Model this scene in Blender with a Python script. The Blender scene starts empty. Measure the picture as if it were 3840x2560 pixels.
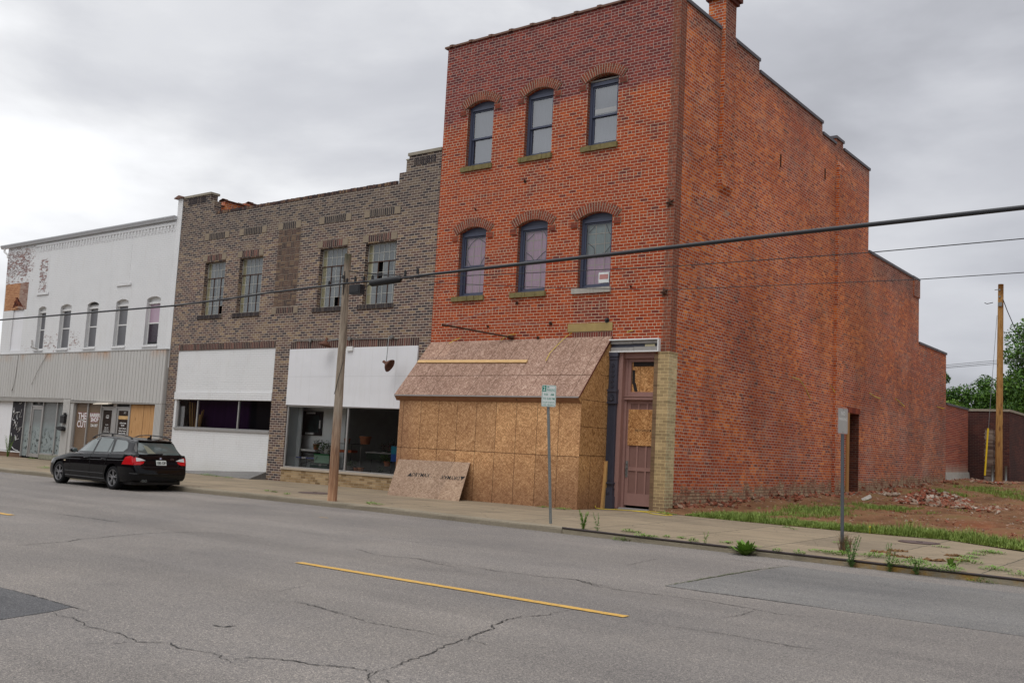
import bpy, bmesh, math, random
import numpy as np
from mathutils import Vector, Matrix
from mathutils.geometry import tessellate_polygon
from mathutils.bvhtree import BVHTree
random.seed(7)
scene = bpy.context.scene
col = scene.collection
PI = math.pi

# ---------------------------------------------------------------- camera
CR = np.array([0.7950481, 0.6043543, 0.0515206]); CU = np.array([0.0246898, -0.1171165, 0.9928112]); CF = np.array([-0.6060437, 0.7880607, 0.1080346]); CC = np.array([12.6463363, -23.2881162, 1.3500000])
cam_data = bpy.data.cameras.new('camera'); cam = bpy.data.objects.new('camera', cam_data); col.objects.link(cam)
cam_data.sensor_width = 36; cam_data.lens = 35.0; cam_data.clip_end = 3000; cam_data.clip_start = .05
cam.matrix_world = Matrix(((CR[0], CU[0], -CF[0], CC[0]), (CR[1], CU[1], -CF[1], CC[1]), (CR[2], CU[2], -CF[2], CC[2]), (0, 0, 0, 1)))
scene.camera = cam
scene.render.resolution_x = 1024; scene.render.resolution_y = 682

def at(px, py, ax, val):
    """point where the sight line of photo pixel (3840x2560) meets the plane axis=val (site survey from the photo)"""
    d = CF*3733 + CR*(px-1920) - CU*(py-1280)
    return CC + d*((val-CC[ax])/d[ax])

# ---------------------------------------------------------------- exposure, world, sun
scene.view_settings.view_transform = 'Standard'; scene.view_settings.look = 'None'
scene.view_settings.exposure = 0.0; scene.view_settings.gamma = 1.0
scene.render.engine = 'CYCLES'
SUN_EL, SUN_AZ = 60.0, 165.0       # hidden behind the cloud, roughly behind the viewer
world = bpy.data.worlds.new('World'); scene.world = world; world.use_nodes = True
def build_world():
    nt = world.node_tree; nt.nodes.clear(); L = nt.links.new
    n = nt.nodes.new
    tc = n('ShaderNodeTexCoord')
    sky = n('ShaderNodeTexSky'); sky.sky_type = 'NISHITA'; sky.sun_disc = False
    sky.sun_elevation = math.radians(SUN_EL); sky.sun_rotation = math.radians(SUN_AZ)
    sep = n('ShaderNodeSeparateXYZ'); L(tc.outputs['Generated'], sep.inputs[0])
    mp = n('ShaderNodeMapping'); L(tc.outputs['Generated'], mp.inputs[0]); mp.inputs['Scale'].default_value = (1, 1, 2.6)
    nz = n('ShaderNodeTexNoise'); L(mp.outputs[0], nz.inputs['Vector']); nz.inputs['Scale'].default_value = 2.1; nz.inputs['Detail'].default_value = 7; nz.inputs['Roughness'].default_value = .52; nz.inputs['Distortion'].default_value = .25
    nz2 = n('ShaderNodeTexNoise'); L(mp.outputs[0], nz2.inputs['Vector']); nz2.inputs['Scale'].default_value = 5.5; nz2.inputs['Detail'].default_value = 5; nz2.inputs['Roughness'].default_value = .5
    def mr(src, a, b, c, d, smooth=True):
        m = n('ShaderNodeMapRange'); L(src, m.inputs[0])
        if smooth: m.interpolation_type = 'SMOOTHSTEP'
        for i, v in zip((1, 2, 3, 4), (a, b, c, d)): m.inputs[i].default_value = v
        return m.outputs[0]
    def mul(a, b):
        m = n('ShaderNodeMath'); m.operation = 'MULTIPLY'
        for i, v in enumerate((a, b)):
            if isinstance(v, float): m.inputs[i].default_value = v
            else: L(v, m.inputs[i])
        return m.outputs[0]
    c = mr(nz.outputs['Fac'], .36, .66, .78, 1.13)          # broad cloud banks
    c2 = mr(nz2.outputs['Fac'], .35, .7, .93, 1.06)
    az = n('ShaderNodeVectorMath'); az.operation = 'DOT_PRODUCT'; L(tc.outputs['Generated'], az.inputs[0]); az.inputs[1].default_value = (.93, .36, 0)
    side = mr(az.outputs['Value'], -.80, .40, 1.16, .63)      # thinner, brighter cloud to the left
    zen = mr(sep.outputs['Z'], .36, .90, .86, 2.05)          # overcast sky is brightest overhead
    v = mul(mul(c, c2), mul(side, zen))
    tint = n('ShaderNodeMix'); tint.data_type = 'RGBA'
    L(mr(v, .5, .95, 0., 1.), tint.inputs[0]); tint.inputs[6].default_value = (.94, .96, 1.04, 1); tint.inputs[7].default_value = (.985, .995, 1.02, 1)
    sc = n('ShaderNodeVectorMath'); sc.operation = 'SCALE'; L(tint.outputs[2], sc.inputs[0]); L(mul(v, 10.0), sc.inputs['Scale'])
    mx = n('ShaderNodeMix'); mx.data_type = 'RGBA'; mx.inputs[0].default_value = .96
    L(sky.outputs[0], mx.inputs[6]); L(sc.outputs[0], mx.inputs[7])
    bg = n('ShaderNodeBackground'); L(mx.outputs[2], bg.inputs[0]); bg.inputs[1].default_value = .1
    out = n('ShaderNodeOutputWorld'); L(bg.outputs[0], out.inputs[0])
build_world()
sd = bpy.data.lights.new('sun', 'SUN'); sun = bpy.data.objects.new('sun', sd); col.objects.link(sun)
sd.energy = 1.0; sd.angle = math.radians(40); sd.color = (1, .97, .93)
a = math.radians(SUN_AZ); e = math.radians(SUN_EL)
sdir = Vector((math.sin(a)*math.cos(e), math.cos(a)*math.cos(e), math.sin(e)))   # towards the sun
sun.rotation_euler = sdir.to_track_quat('Z', 'Y').to_euler(); sun.location = (0, 0, 40)

# ---------------------------------------------------------------- mesh helpers
def lin(c): return tuple(((v/255)/12.92 if v/255 <= .04045 else ((v/255+.055)/1.055)**2.4) for v in c)
class MB:
    def __init__(s): s.v = []; s.f = []; s.t = []; s.tint = 0.5
    def face(s, pts, t=None):
        i = len(s.v); s.v += [tuple(p) for p in pts]; s.f.append(tuple(range(i, i+len(pts)))); s.t.append(s.tint if t is None else t)
    def box(s, x0, y0, z0, x1, y1, z1, t=None):
        if x0 > x1: x0, x1 = x1, x0
        if y0 > y1: y0, y1 = y1, y0
        if z0 > z1: z0, z1 = z1, z0
        i = len(s.v)
        s.v += [(x0,y0,z0),(x1,y0,z0),(x1,y1,z0),(x0,y1,z0),(x0,y0,z1),(x1,y0,z1),(x1,y1,z1),(x0,y1,z1)]
        for f in ((0,3,2,1),(4,5,6,7),(0,1,5,4),(1,2,6,5),(2,3,7,6),(3,0,4,7)): s.f.append(tuple(i+k for k in f)); s.t.append(s.tint if t is None else t)
        return s
    def hexa(s, p, t=None):
        i = len(s.v); s.v += [tuple(q) for q in p]
        for f in ((0,3,2,1),(4,5,6,7),(0,1,5,4),(1,2,6,5),(2,3,7,6),(3,0,4,7)): s.f.append(tuple(i+k for k in f)); s.t.append(s.tint if t is None else t)
    def prism(s, pts, off, t=None):
        """closed polygon pts extruded by vector off"""
        n = len(pts); i = len(s.v); off = Vector(off)
        s.v += [tuple(Vector(p)) for p in pts]+[tuple(Vector(p)+off) for p in pts]
        tt = s.tint if t is None else t
        tris = tessellate_polygon([[Vector(p) for p in pts]])
        for a, b, c in tris: s.f.append((i+a, i+b, i+c)); s.t.append(tt); s.f.append((i+n+c, i+n+b, i+n+a)); s.t.append(tt)
        for k in range(n): s.f.append((i+k, i+(k+1) % n, i+n+(k+1) % n, i+n+k)); s.t.append(tt)
    def tube(s, path, r, n=8, t=None, caps=True):
        path = [Vector(p) for p in path]; rs = r if isinstance(r, (list, tuple)) else [r]*len(path)
        i0 = len(s.v); up = Vector((0, 0, 1)); tt = s.tint if t is None else t
        for k, p in enumerate(path):
            d = (path[min(k+1, len(path)-1)]-path[max(k-1, 0)]).normalized()
            a = d.cross(up)
            if a.length < .05: a = d.cross(Vector((1, 0, 0)))
            a.normalize(); b = a.cross(d)
            for j in range(n):
                w = 2*PI*j/n; s.v.append(tuple(p+a*rs[k]*math.cos(w)+b*rs[k]*math.sin(w)))
        for k in range(len(path)-1):
            for j in range(n):
                s.f.append((i0+k*n+j, i0+k*n+(j+1) % n, i0+(k+1)*n+(j+1) % n, i0+(k+1)*n+j)); s.t.append(tt)
        if caps:
            s.f.append(tuple(i0+j for j in range(n))); s.t.append(tt)
            s.f.append(tuple(i0+(len(path)-1)*n+j for j in reversed(range(n)))); s.t.append(tt)
        return s
    def lathe(s, prof, origin=(0,0,0), axis='z', n=24, t=None):
        """prof: list of (r,h)"""
        i0 = len(s.v); O = Vector(origin); tt = s.tint if t is None else t
        for r_, h in prof:
            for j in range(n):
                w = 2*PI*j/n; a, b = r_*math.cos(w), r_*math.sin(w)
                s.v.append(tuple(O+(Vector((a, b, h)) if axis == 'z' else Vector((a, h, b)) if axis == 'y' else Vector((h, a, b)))))
        for k in range(len(prof)-1):
            for j in range(n): s.f.append((i0+k*n+j, i0+k*n+(j+1) % n, i0+(k+1)*n+(j+1) % n, i0+(k+1)*n+j)); s.t.append(tt)
        return s
    def build(s, name, mat, parent=None, smooth=False, local=False, bevel=0):
        me = bpy.data.meshes.new(name)
        root = parent
        while root is not None and root.parent is not None: root = root.parent
        off = Vector((0,0,0)) if (local or root is None) else root.location.copy()
        V = np.array(s.v, dtype=float)
        me.from_pydata([tuple(q) for q in (V-np.array(off))], [], s.f)
        me.validate(clean_customdata=False) if False else None
        bm = bmesh.new(); bm.from_mesh(me)
        bmesh.ops.remove_doubles(bm, verts=bm.verts, dist=1e-5) if smooth else None
        bm.faces.ensure_lookup_table()
        bm.to_mesh(me); bm.free(); me.update()
        uvl = me.uv_layers.new(name='UVMap'); co = np.empty(len(me.vertices)*3); me.vertices.foreach_get('co', co); co = co.reshape(-1, 3)+np.array(off)
        nl = len(me.loops); li = np.empty(nl, dtype=int); me.loops.foreach_get('vertex_index', li)
        pn = np.empty(len(me.polygons)*3); me.polygons.foreach_get('normal', pn); pn = np.abs(pn.reshape(-1, 3))
        lt = np.empty(len(me.polygons), dtype=int); me.polygons.foreach_get('loop_total', lt)
        N = np.repeat(pn, lt, axis=0); P = co[li]
        u = np.where((N[:, 0] > N[:, 1]) & (N[:, 0] > N[:, 2]), P[:, 1], P[:, 0])
        v = np.where((N[:, 2] >= N[:, 0]) & (N[:, 2] >= N[:, 1]), P[:, 1], P[:, 2])
        uvl.data.foreach_set('uv', np.stack([u, v], 1).ravel())
        if len(set(s.t)) > 1 and len(s.t) == len(me.polygons):
            ca = me.color_attributes.new(name='tint', type='FLOAT_COLOR', domain='CORNER')
            T = np.repeat(np.array(s.t), lt); ca.data.foreach_set('color', np.stack([T, T, T, np.ones(nl)], 1).ravel())
        if smooth: me.polygons.foreach_set('use_smooth', [True]*len(me.polygons))
        me.materials.append(mat)
        o = bpy.data.objects.new(name, me); col.objects.link(o)
        if parent is not None: o.parent = parent
        if bevel:
            m = o.modifiers.new('b', 'BEVEL'); m.width = bevel; m.segments = 2; m.limit_method = 'ANGLE'
        return o
def tag(o, label=None, cat=None, group=None, kind=None):
    if label: o['label'] = label
    if cat: o['category'] = cat
    if group: o['group'] = group
    if kind: o['kind'] = kind
    return o
def thing(name, label, cat, loc=(0,0,0), group=None):
    o = bpy.data.objects.new(name, None); o.empty_display_size = .2; col.objects.link(o); o.location = loc
    return tag(o, label, cat, group)
def M_F(u, v, w, base=0.): return (u, base+w, v)       # street front plane: u along the street, v up, w into the wall
def M_S(u, v, w, base=0.): return (base-w, u, v)       # side wall plane
def wall(mb, outline, holes, mp, base, depth, reveal=None):
    """flat wall with real openings: front face, back face, edges and reveals"""
    loops = [outline]+holes; flat = [p for l in loops for p in l]
    tris = tessellate_polygon([[Vector((p[0], p[1], 0)) for p in l] for l in loops])
    for w in (0, depth):
        for t in tris: mb.face([mp(flat[k][0], flat[k][1], w, base) for k in t])
    for l in loops:
        n = len(l)
        for k in range(n):
            a, b = l[k], l[(k+1) % n]
            mb.face([mp(a[0], a[1], 0, base), mp(b[0], b[1], 0, base), mp(b[0], b[1], depth, base), mp(a[0], a[1], depth, base)])
def rect(u0, v0, u1, v1): return [(u0, v0), (u1, v0), (u1, v1), (u0, v1)]
def arched(u0, v0, u1, vs, rise, n=10):
    """opening with a segmental arch: sill v0, spring vs"""
    w = (u1-u0)/2; R = (w*w+rise*rise)/(2*rise); cu = (u0+u1)/2; cv = vs+rise-R; a = math.asin(w/R)
    return [(u0, v0), (u1, v0)]+[(cu+R*math.sin(a-2*a*k/n), cv+R*math.cos(a-2*a*k/n)) for k in range(n+1)]
def brick_run(mb, u0, u1, v0, v1, bw, mp, base, proud=.006, gap=.012, jit=0.):
    n = max(1, round((u1-u0)/bw)); s = (u1-u0)/n
    for k in range(n):
        a, b = u0+k*s+gap/2, u0+(k+1)*s-gap/2; j = random.uniform(-jit, jit)
        p = [mp(a, v0, 0.03, base), mp(b, v0, 0.03, base), mp(b, v0, -proud, base), mp(a, v0, -proud, base)]
        q = [mp(a, v1+j, 0.03, base), mp(b, v1+j, 0.03, base), mp(b, v1+j, -proud, base), mp(a, v1+j, -proud, base)]
        mb.hexa(p+q, random.random())
def text_obj(s, size, mat, name, parent, M, extrude=.0015, sx=1., align='CENTER', local=False, label=None, spacing=1.0, bold=0.):
    cu = bpy.data.curves.new('t', 'FONT'); cu.body = s; cu.size = size; cu.align_x = align; cu.align_y = 'CENTER'; cu.extrude = extrude; cu.resolution_u = 2; cu.space_character = spacing; cu.offset = bold
    to = bpy.data.objects.new('t', cu); me = bpy.data.meshes.new_from_object(to)
    bpy.data.objects.remove(to); bpy.data.curves.remove(cu)
    root = parent
    while root is not None and root.parent is not None: root = root.parent
    off = Vector((0,0,0)) if (local or root is None) else root.location.copy()
    me.transform(Matrix.Translation(-off) @ M @ Matrix.Diagonal((sx, 1, 1, 1)))
    me.materials.clear(); me.materials.append(mat); me.name = name
    o = bpy.data.objects.new(name, me); col.objects.link(o); o.parent = parent
    if label: o['label'] = label
    return o
def face_front(x, y, z, roll=0., mirror=False):
    """text facing the street (-Y)"""
    return Matrix.Translation((x, y, z)) @ Matrix.Rotation(PI/2, 4, 'X') @ Matrix.Rotation(roll, 4, 'Z') @ (Matrix.Diagonal((-1, 1, 1, 1)) if mirror else Matrix.Identity(4))

# ---------------------------------------------------------------- material helpers
class NM:
    def __init__(s, name, rough=.8, spec=.3, metal=0.):
        s.m = bpy.data.materials.new(name); s.m.use_nodes = True; s.nt = s.m.node_tree; s.nt.nodes.clear()
        s.o = s.nt.nodes.new('ShaderNodeOutputMaterial'); s.b = s.nt.nodes.new('ShaderNodeBsdfPrincipled'); s.nt.links.new(s.b.outputs[0], s.o.inputs[0])
        s.set('Roughness', rough); s.set('Specular IOR Level', spec); s.set('Metallic', metal)
    def put(s, sock, v):
        if isinstance(v, bpy.types.NodeSocket): s.nt.links.new(v, sock)
        elif isinstance(v, (tuple, list)) and len(v) == 3 and len(getattr(sock, 'default_value', (0,0,0))) == 4: sock.default_value = (*v, 1)
        else: sock.default_value = v
    def set(s, k, v): s.put(s.b.inputs[k], v); return s
    def node(s, t, ins=None, **pr):
        n = s.nt.nodes.new(t)
        for k, v in pr.items(): setattr(n, k, v)
        for k, v in (ins or {}).items(): s.put(n.inputs[k], v)
        return n
    def uv(s): return s.node('ShaderNodeUVMap').outputs[0]
    def obj(s): return s.node('ShaderNodeTexCoord').outputs['Object']
    def geo(s): return s.node('ShaderNodeNewGeometry').outputs['Position']
    def sep(s, v): n = s.node('ShaderNodeSeparateXYZ', {0: v}); return n.outputs[0], n.outputs[1], n.outputs[2]
    def math(s, op, a, b=0., c=0.): return s.node('ShaderNodeMath', {0: a, 1: b, 2: c}, operation=op).outputs[0]
    def mr(s, v, a, b, c=0., d=1., sm=False): return s.node('ShaderNodeMapRange', {0: v, 1: a, 2: b, 3: c, 4: d}, interpolation_type='SMOOTHSTEP' if sm else 'LINEAR').outputs[0]
    def mix(s, f, a, b, blend='MIX'): return s.node('ShaderNodeMix', {0: f, 6: a, 7: b}, data_type='RGBA', blend_type=blend).outputs[2]
    def noise(s, vec, scale, detail=4, rough=.55, dist=0.): return s.node('ShaderNodeTexNoise', {'Vector': vec, 'Scale': scale, 'Detail': detail, 'Roughness': rough, 'Distortion': dist}).outputs['Fac']
    def mapping(s, vec, scale=(1,1,1), loc=(0,0,0), rot=(0,0,0)): return s.node('ShaderNodeMapping', {'Vector': vec, 'Scale': Vector(scale), 'Location': Vector(loc), 'Rotation': Vector(rot)}).outputs[0]
    def vor(s, vec, scale, feature='F1', **k): return s.node('ShaderNodeTexVoronoi', {'Vector': vec, 'Scale': scale}, feature=feature, **k)
    def ramp(s, f, stops, interp='LINEAR'):
        n = s.node('ShaderNodeValToRGB', {0: f}); cr = n.color_ramp; cr.interpolation = interp
        while len(cr.elements) < len(stops): cr.elements.new(.5)
        for e_, (p, c) in zip(cr.elements, stops): e_.position = p; e_.color = (*c, 1)
        return n.outputs[0]
    def boxm(s, u, v, u0, u1, v0, v1, so=.05):
        a = s.mr(u, u0-so, u0+so); b = s.mr(u, u1-so, u1+so, 1., 0.); c = s.mr(v, v0-so, v0+so); d = s.mr(v, v1-so, v1+so, 1., 0.)
        return s.math('MULTIPLY', s.math('MULTIPLY', a, b), s.math('MULTIPLY', c, d))
    def warp(s, vec, scale, amt, detail=2):
        n = s.node('ShaderNodeTexNoise', {'Vector': vec, 'Scale': scale, 'Detail': detail})
        d = s.node('ShaderNodeVectorMath', {0: n.outputs['Color'], 1: (.5, .5, .5)}, operation='SUBTRACT').outputs[0]
        d = s.node('ShaderNodeVectorMath', {0: d, 'Scale': amt}, operation='SCALE').outputs[0]
        return s.node('ShaderNodeVectorMath', {0: vec, 1: d}, operation='ADD').outputs[0]
    def bump(s, h, dist=.01, st=1.):
        n = s.node('ShaderNodeBump', {'Height': h, 'Distance': dist, 'Strength': st}); s.set('Normal', n.outputs[0]); return s
    def bricks(s, vec, bw=.21, rh=.072, ms=.012, smooth=.15, sq=.5, sqf=6, bias=0.):
        n = s.node('ShaderNodeTexBrick', {'Vector': vec, 'Color1': (0, 0, 0), 'Color2': (1, 1, 1), 'Mortar': (.5, .5, .5), 'Scale': 1., 'Mortar Size': ms, 'Mortar Smooth': smooth, 'Bias': bias, 'Brick Width': bw, 'Row Height': rh})
        n.squash = sq; n.squash_frequency = sqf
        return n.outputs['Color'], n.outputs['Fac']
def plain(name, c, rough=.7, spec=.3, metal=0., var=.12, scale=3., bump=0., bscale=40.):
    m = NM(name, rough, spec, metal); p = m.obj()
    c = Vector(c)
    m.set('Base Color', m.mix(m.noise(p, scale, 5, .6), tuple(c*(1-var)), tuple(c*(1+var))))
    if bump: m.bump(m.noise(p, bscale, 3), bump)
    return m.m

# ---------------------------------------------------------------- materials
def mat_asphalt(name, base=(.186,.171,.161), dark=1.):
    m = NM(name, .9, .25); p = m.geo()
    sp = m.vor(p, 140.); g = m.ramp(m.node('ShaderNodeSeparateColor', {0: sp.outputs['Color']}).outputs[0], [(0, (.55,)*3), (.45, (.88,)*3), (.8, (1.12, 1.1, 1.07)), (1, (1.9, 1.82, 1.7))])
    g2 = m.ramp(m.noise(p, 38., 6, .75), [(.3, (.62,)*3), (.5, (1.,)*3), (.72, (1.5, 1.47, 1.42))])
    big = m.ramp(m.noise(p, .33, 5, .6), [(.3, (.84, .85, .87)), (.7, (1.12, 1.11, 1.09))])
    st = m.ramp(m.noise(m.mapping(p, (.12, 1.1, 1)), 1., 5, .6), [(.35, (.9,)*3), (.65, (1.07,)*3)])
    yy = m.sep(p)[1]; lane = m.mr(m.math('SINE', m.math('MULTIPLY', m.math('ADD', yy, m.math('MULTIPLY', m.noise(p, .25, 3), 2.)), 1.7)), -1., 1., .95, 1.06)
    st = m.mix(1., st, m.node('ShaderNodeCombineXYZ', {0: lane, 1: lane, 2: lane}).outputs[0], 'MULTIPLY')
    blot = m.ramp(m.noise(m.mapping(p, (.5, 1.4, 1), (9, 4, 0)), .8, 5, .7), [(.30, (.80, .80, .81)), (.42, (1.,)*3), (.66, (1.,)*3), (.76, (1.1, 1.09, 1.07))]); st = m.mix(.8, st, blot, 'MULTIPLY')
    spots = m.ramp(m.noise(m.mapping(p, (1, 2.2, 1)), 1.9, 3, .5), [(.18, (.45,)*3), (.235, (1.,)*3)])
    c = m.mix(1., tuple(b*dark for b in base), g, 'MULTIPLY'); c = m.mix(.8, c, g2, 'MULTIPLY'); c = m.mix(1., c, big, 'MULTIPLY'); c = m.mix(1., c, st, 'MULTIPLY'); c = m.mix(.5, c, spots, 'MULTIPLY')
    m.set('Base Color', c); m.bump(sp.outputs['Distance'], .0012, .5); return m.m
def mat_concrete(name, base=(.27,.215,.15), joints=True, moss=.35):
    m = NM(name, .9, .2); p = m.geo(); x, y, z = m.sep(p)
    n1 = m.noise(p, .7, 6, .62); n2 = m.noise(p, 22., 4, .7); n3 = m.noise(m.mapping(p, (.35, 1.2, 1)), 1.6, 5, .6)
    c = m.mix(n1, tuple(b*.66 for b in base), tuple(b*1.22 for b in base))
    c = m.mix(m.mr(n3, .45, .75, 0, .55), c, tuple(b*f for b, f in zip(base, (.52, .54, .55))))
    c = m.mix(.5, c, m.ramp(n2, [(.3, (.75,)*3), (.7, (1.25,)*3)]), 'MULTIPLY')
    if joints:
        v = m.warp(m.mapping(p, (1, 1, 1), (.2, .55, 0)), 3., .05)
        r_, f = m.bricks(v, 1.85, 2.15, .013, .1, 1., 1)
        n = [q for q in m.nt.nodes if q.bl_idname == 'ShaderNodeTexBrick'][-1]; n.offset = 0.
        c = m.mix(.35, c, m.ramp(r_, [(0, (.72, .72, .74)), (1, (1.18, 1.16, 1.1))]), 'MULTIPLY')
        c = m.mix(f, c, (.06, .055, .04))
        cr = m.vor(m.warp(p, 1.2, .9, 4), .42, 'DISTANCE_TO_EDGE').outputs['Distance']
        c = m.mix(m.mr(cr, .0, .006, .55, 0.), c, (.05, .05, .035))
    m.set('Base Color', c); m.bump(n2, .006); return m.m
def mat_red_front():
    m = NM('red_brick_front', .85, .2); uv = m.warp(m.uv(), 7., .012); u, v, _ = m.sep(m.uv())
    rnd, f = m.bricks(uv, .238, .0865, .0068, .15, .5, 7)
    top = m.mr(m.math('ADD', v, m.math('MULTIPLY', m.noise(m.uv(), 1.3, 4), .8)), 11.9, 12.2)
    nz = m.noise(m.uv(), .55, 4, .6)
    c = m.ramp(rnd, [(0, (.15, .030, .024)), (.03, (.22, .036, .020)), (.08, (.30, .046, .016)), (.8, (.37, .058, .014)), (1, (.46, .085, .020))])
    cd = m.ramp(rnd, [(0, (.085, .024, .03)), (.5, (.16, .034, .034)), (1, (.24, .046, .036))])
    c = m.mix(m.mr(top, 0, 1, 0, .85), c, cd)
    # darker replaced bricks under sills and in the closed-up opening
    pz = m.math('MAXIMUM', m.boxm(u, v, -3.12, -1.94, 4.99, 5.72, .02), m.math('MULTIPLY', m.mr(m.noise(m.uv(), .9, 5), .5, .66), .8))
    c = m.mix(m.math('MULTIPLY', pz, .6), c, m.ramp(rnd, [(0, (.10, .032, .03)), (1, (.22, .05, .036))]))
    c = m.mix(.55, c, m.ramp(m.noise(m.uv(), 30., 4, .7), [(.3, (.68,)*3), (.7, (1.3,)*3)]), 'MULTIPLY')
    mo = m.mix(top, m.mix(nz, (.50, .40, .28), (.66, .56, .42)), (.46, .36, .31))
    c = m.mix(f, c, mo)
    # toothed dirty quoin at the corner
    q = m.math('MULTIPLY', m.mr(m.math('ADD', u, m.math('MULTIPLY', m.noise(m.mapping(m.uv(), (.5, 4, 1)), 2.2, 3, .6), .3)), -.14, -.06), 1.)
    qn = m.noise(m.uv(), 8., 6, .75)
    qc = m.mix(f, m.ramp(qn, [(.3, (.09, .055, .045)), (.48, (.20, .06, .035)), (.6, (.30, .085, .04)), (.75, (.42, .33, .27))]), (.26, .21, .165))
    c = m.mix(m.math('MULTIPLY', q, .9), c, qc)
    # washed stains
    c = m.mix(m.math('MULTIPLY', m.mr(m.noise(m.mapping(m.uv(), (1.5, .35, 1)), 1.1, 5, .65), .55, .8), .3), c, (.10, .06, .05))
    m.set('Base Color', c); m.bump(m.math('SUBTRACT', 1., f), .008, .8); return m.m
def mat_red_side():
    m = NM('red_brick_side', .87, .2); U = m.uv(); uv = m.warp(U, 2.2, .035, 3); uv = m.warp(uv, 9., .012)
    u, v, _ = m.sep(U)
    rnd, f = m.bricks(uv, .238, .0865, .0082, .12, .5, 6)
    n1 = m.noise(U, .28, 5, .62); n2 = m.noise(m.mapping(U, (1, 1.6, 1), (7, 3, 0)), .75, 5, .6); n3 = m.noise(m.mapping(U, (1, 1, 1), (13, 1, 0)), 1.2, 4, .6)
    cO = m.ramp(rnd, [(0, (.24, .055, .024)), (.09, (.38, .070, .020)), (.55, (.52, .110, .022)), (.85, (.64, .165, .034)), (1, (.74, .235, .055))])
    cR = m.ramp(rnd, [(0, (.15, .055, .04)), (.03, (.22, .052, .03)), (.11, (.31, .058, .024)), (.7, (.42, .080, .024)), (1, (.56, .14, .04))])
    c = m.mix(m.mr(m.math('ADD', n1, m.math('MULTIPLY', m.math('MULTIPLY', m.mr(u, 8., 18., 1., 0.), m.mr(v, 3., 7.)), .10)), .44, .56), cR, cO)
    # grey-blue overburnt bricks in drifts
    blue = m.math('MULTIPLY', m.mr(n2, .53, .70), m.math('GREATER_THAN', m.node('ShaderNodeTexWhiteNoise', {0: m.node('ShaderNodeVectorMath', {0: m.mapping(uv, (1/.238, 1/.0865, 1))}, operation='FLOOR').outputs[0]}).outputs[0], .68))
    c = m.mix(m.math('MULTIPLY', blue, .7), c, m.ramp(rnd, [(0, (.10, .085, .09)), (.6, (.17, .11, .10)), (1, (.25, .21, .20))]))
    # sooty band below the parapets
    topv = m.math('ADD', m.math('LESS_THAN', u, 5.22), 0.)
    lim = m.math('SUBTRACT', 13.3, m.mr(u, 0., 16., -.75, .2))
    band = m.mr(m.math('SUBTRACT', m.math('ADD', v, m.math('MULTIPLY', n3, 1.4)), lim), .0, .5)
    band = m.math('MULTIPLY', band, m.mr(u, .6, 1.2)); b2 = m.math('MULTIPLY', m.mr(m.math('ADD', v, n3), 9.2, 9.8), m.mr(u, 16.3, 16.9)); band = m.math('MAXIMUM', band, b2)
    c = m.mix(m.math('MULTIPLY', band, .75), c, m.ramp(rnd, [(0, (.11, .045, .04)), (.6, (.22, .068, .048)), (1, (.28, .16, .13))]))
    # duller purple-grey wall toward the bottom and the far end
    far = m.math('MULTIPLY', m.mr(u, 14., 20.), m.mr(v, 3.2, 6.5, 1., .25))
    c = m.mix(m.math('MULTIPLY', m.mr(n2, .3, .62), m.math('MULTIPLY', far, .55)), c, m.ramp(rnd, [(0, (.09, .045, .045)), (1, (.30, .10, .075))]))
    c = m.mix(.5, c, m.ramp(m.noise(U, 26., 4, .7), [(.3, (.66,)*3), (.7, (1.32,)*3)]), 'MULTIPLY')
    mo = m.mix(m.mr(m.noise(U, .5, 4), .4, .65), (.44, .36, .29), (.64, .55, .46))
    mo = m.mix(m.math('MULTIPLY', m.boxm(u, v, 10., 17.5, 5.2, 9.2, 1.2), .7), mo, (.52, .42, .27))
    c = m.mix(f, c, mo)
    # lime wash and old paint drifts
    lw = m.math('MULTIPLY', m.mr(m.noise(m.mapping(U, (1, 1, 1), (3, 9, 0)), .6, 7, .72), .53, .72), .26)
    c = m.mix(lw, c, (.42, .33, .27))
    big = m.ramp(m.noise(m.mapping(U, (1, 1, 1), (2, 5, 0)), .16, 4, .6), [(.32, (.74, .72, .72)), (.5, (1.,)*3), (.68, (1.14, 1.12, 1.1))]); run = m.ramp(m.noise(m.mapping(U, (1.3, .13, 1), (1, 2, 0)), 1., 5, .65), [(.3, (.80, .79, .79)), (.5, (1.,)*3), (.72, (1.1, 1.1, 1.1))])
    c = m.mix(.85, c, big, 'MULTIPLY'); c = m.mix(.7, c, run, 'MULTIPLY')
    # pale crumbling courses near the ground
    gl = m.math('ADD', .42, m.math('MULTIPLY', m.mr(u, 0., 28.), .72))
    low = m.mr(m.math('SUBTRACT', m.math('ADD', v, m.math('MULTIPLY', m.math('SUBTRACT', m.noise(m.mapping(U, (1, 1, 1)), 1.5, 6, .75), .52), 1.9)), gl), -.10, .10, 1., 0.)
    lb = m.ramp(m.noise(m.mapping(uv, (1, 1, 1), (4, 0, 0)), 3., 5, .8), [(.3, (.13, .045, .03)), (.42, (.26, .10, .06)), (.5, (.34, .22, .14)), (.62, (.44, .33, .21)), (.75, (.50, .42, .31))])
    lb = m.mix(m.math('MULTIPLY', f, .9), lb, (.10, .065, .045))
    c = m.mix(low, c, lb)
    m.set('Base Color', c)
    m.bump(m.math('ADD', m.math('SUBTRACT', 1., f), m.math('MULTIPLY', m.noise(U, 5., 4), .8)), .012, .9); return m.m
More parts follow.
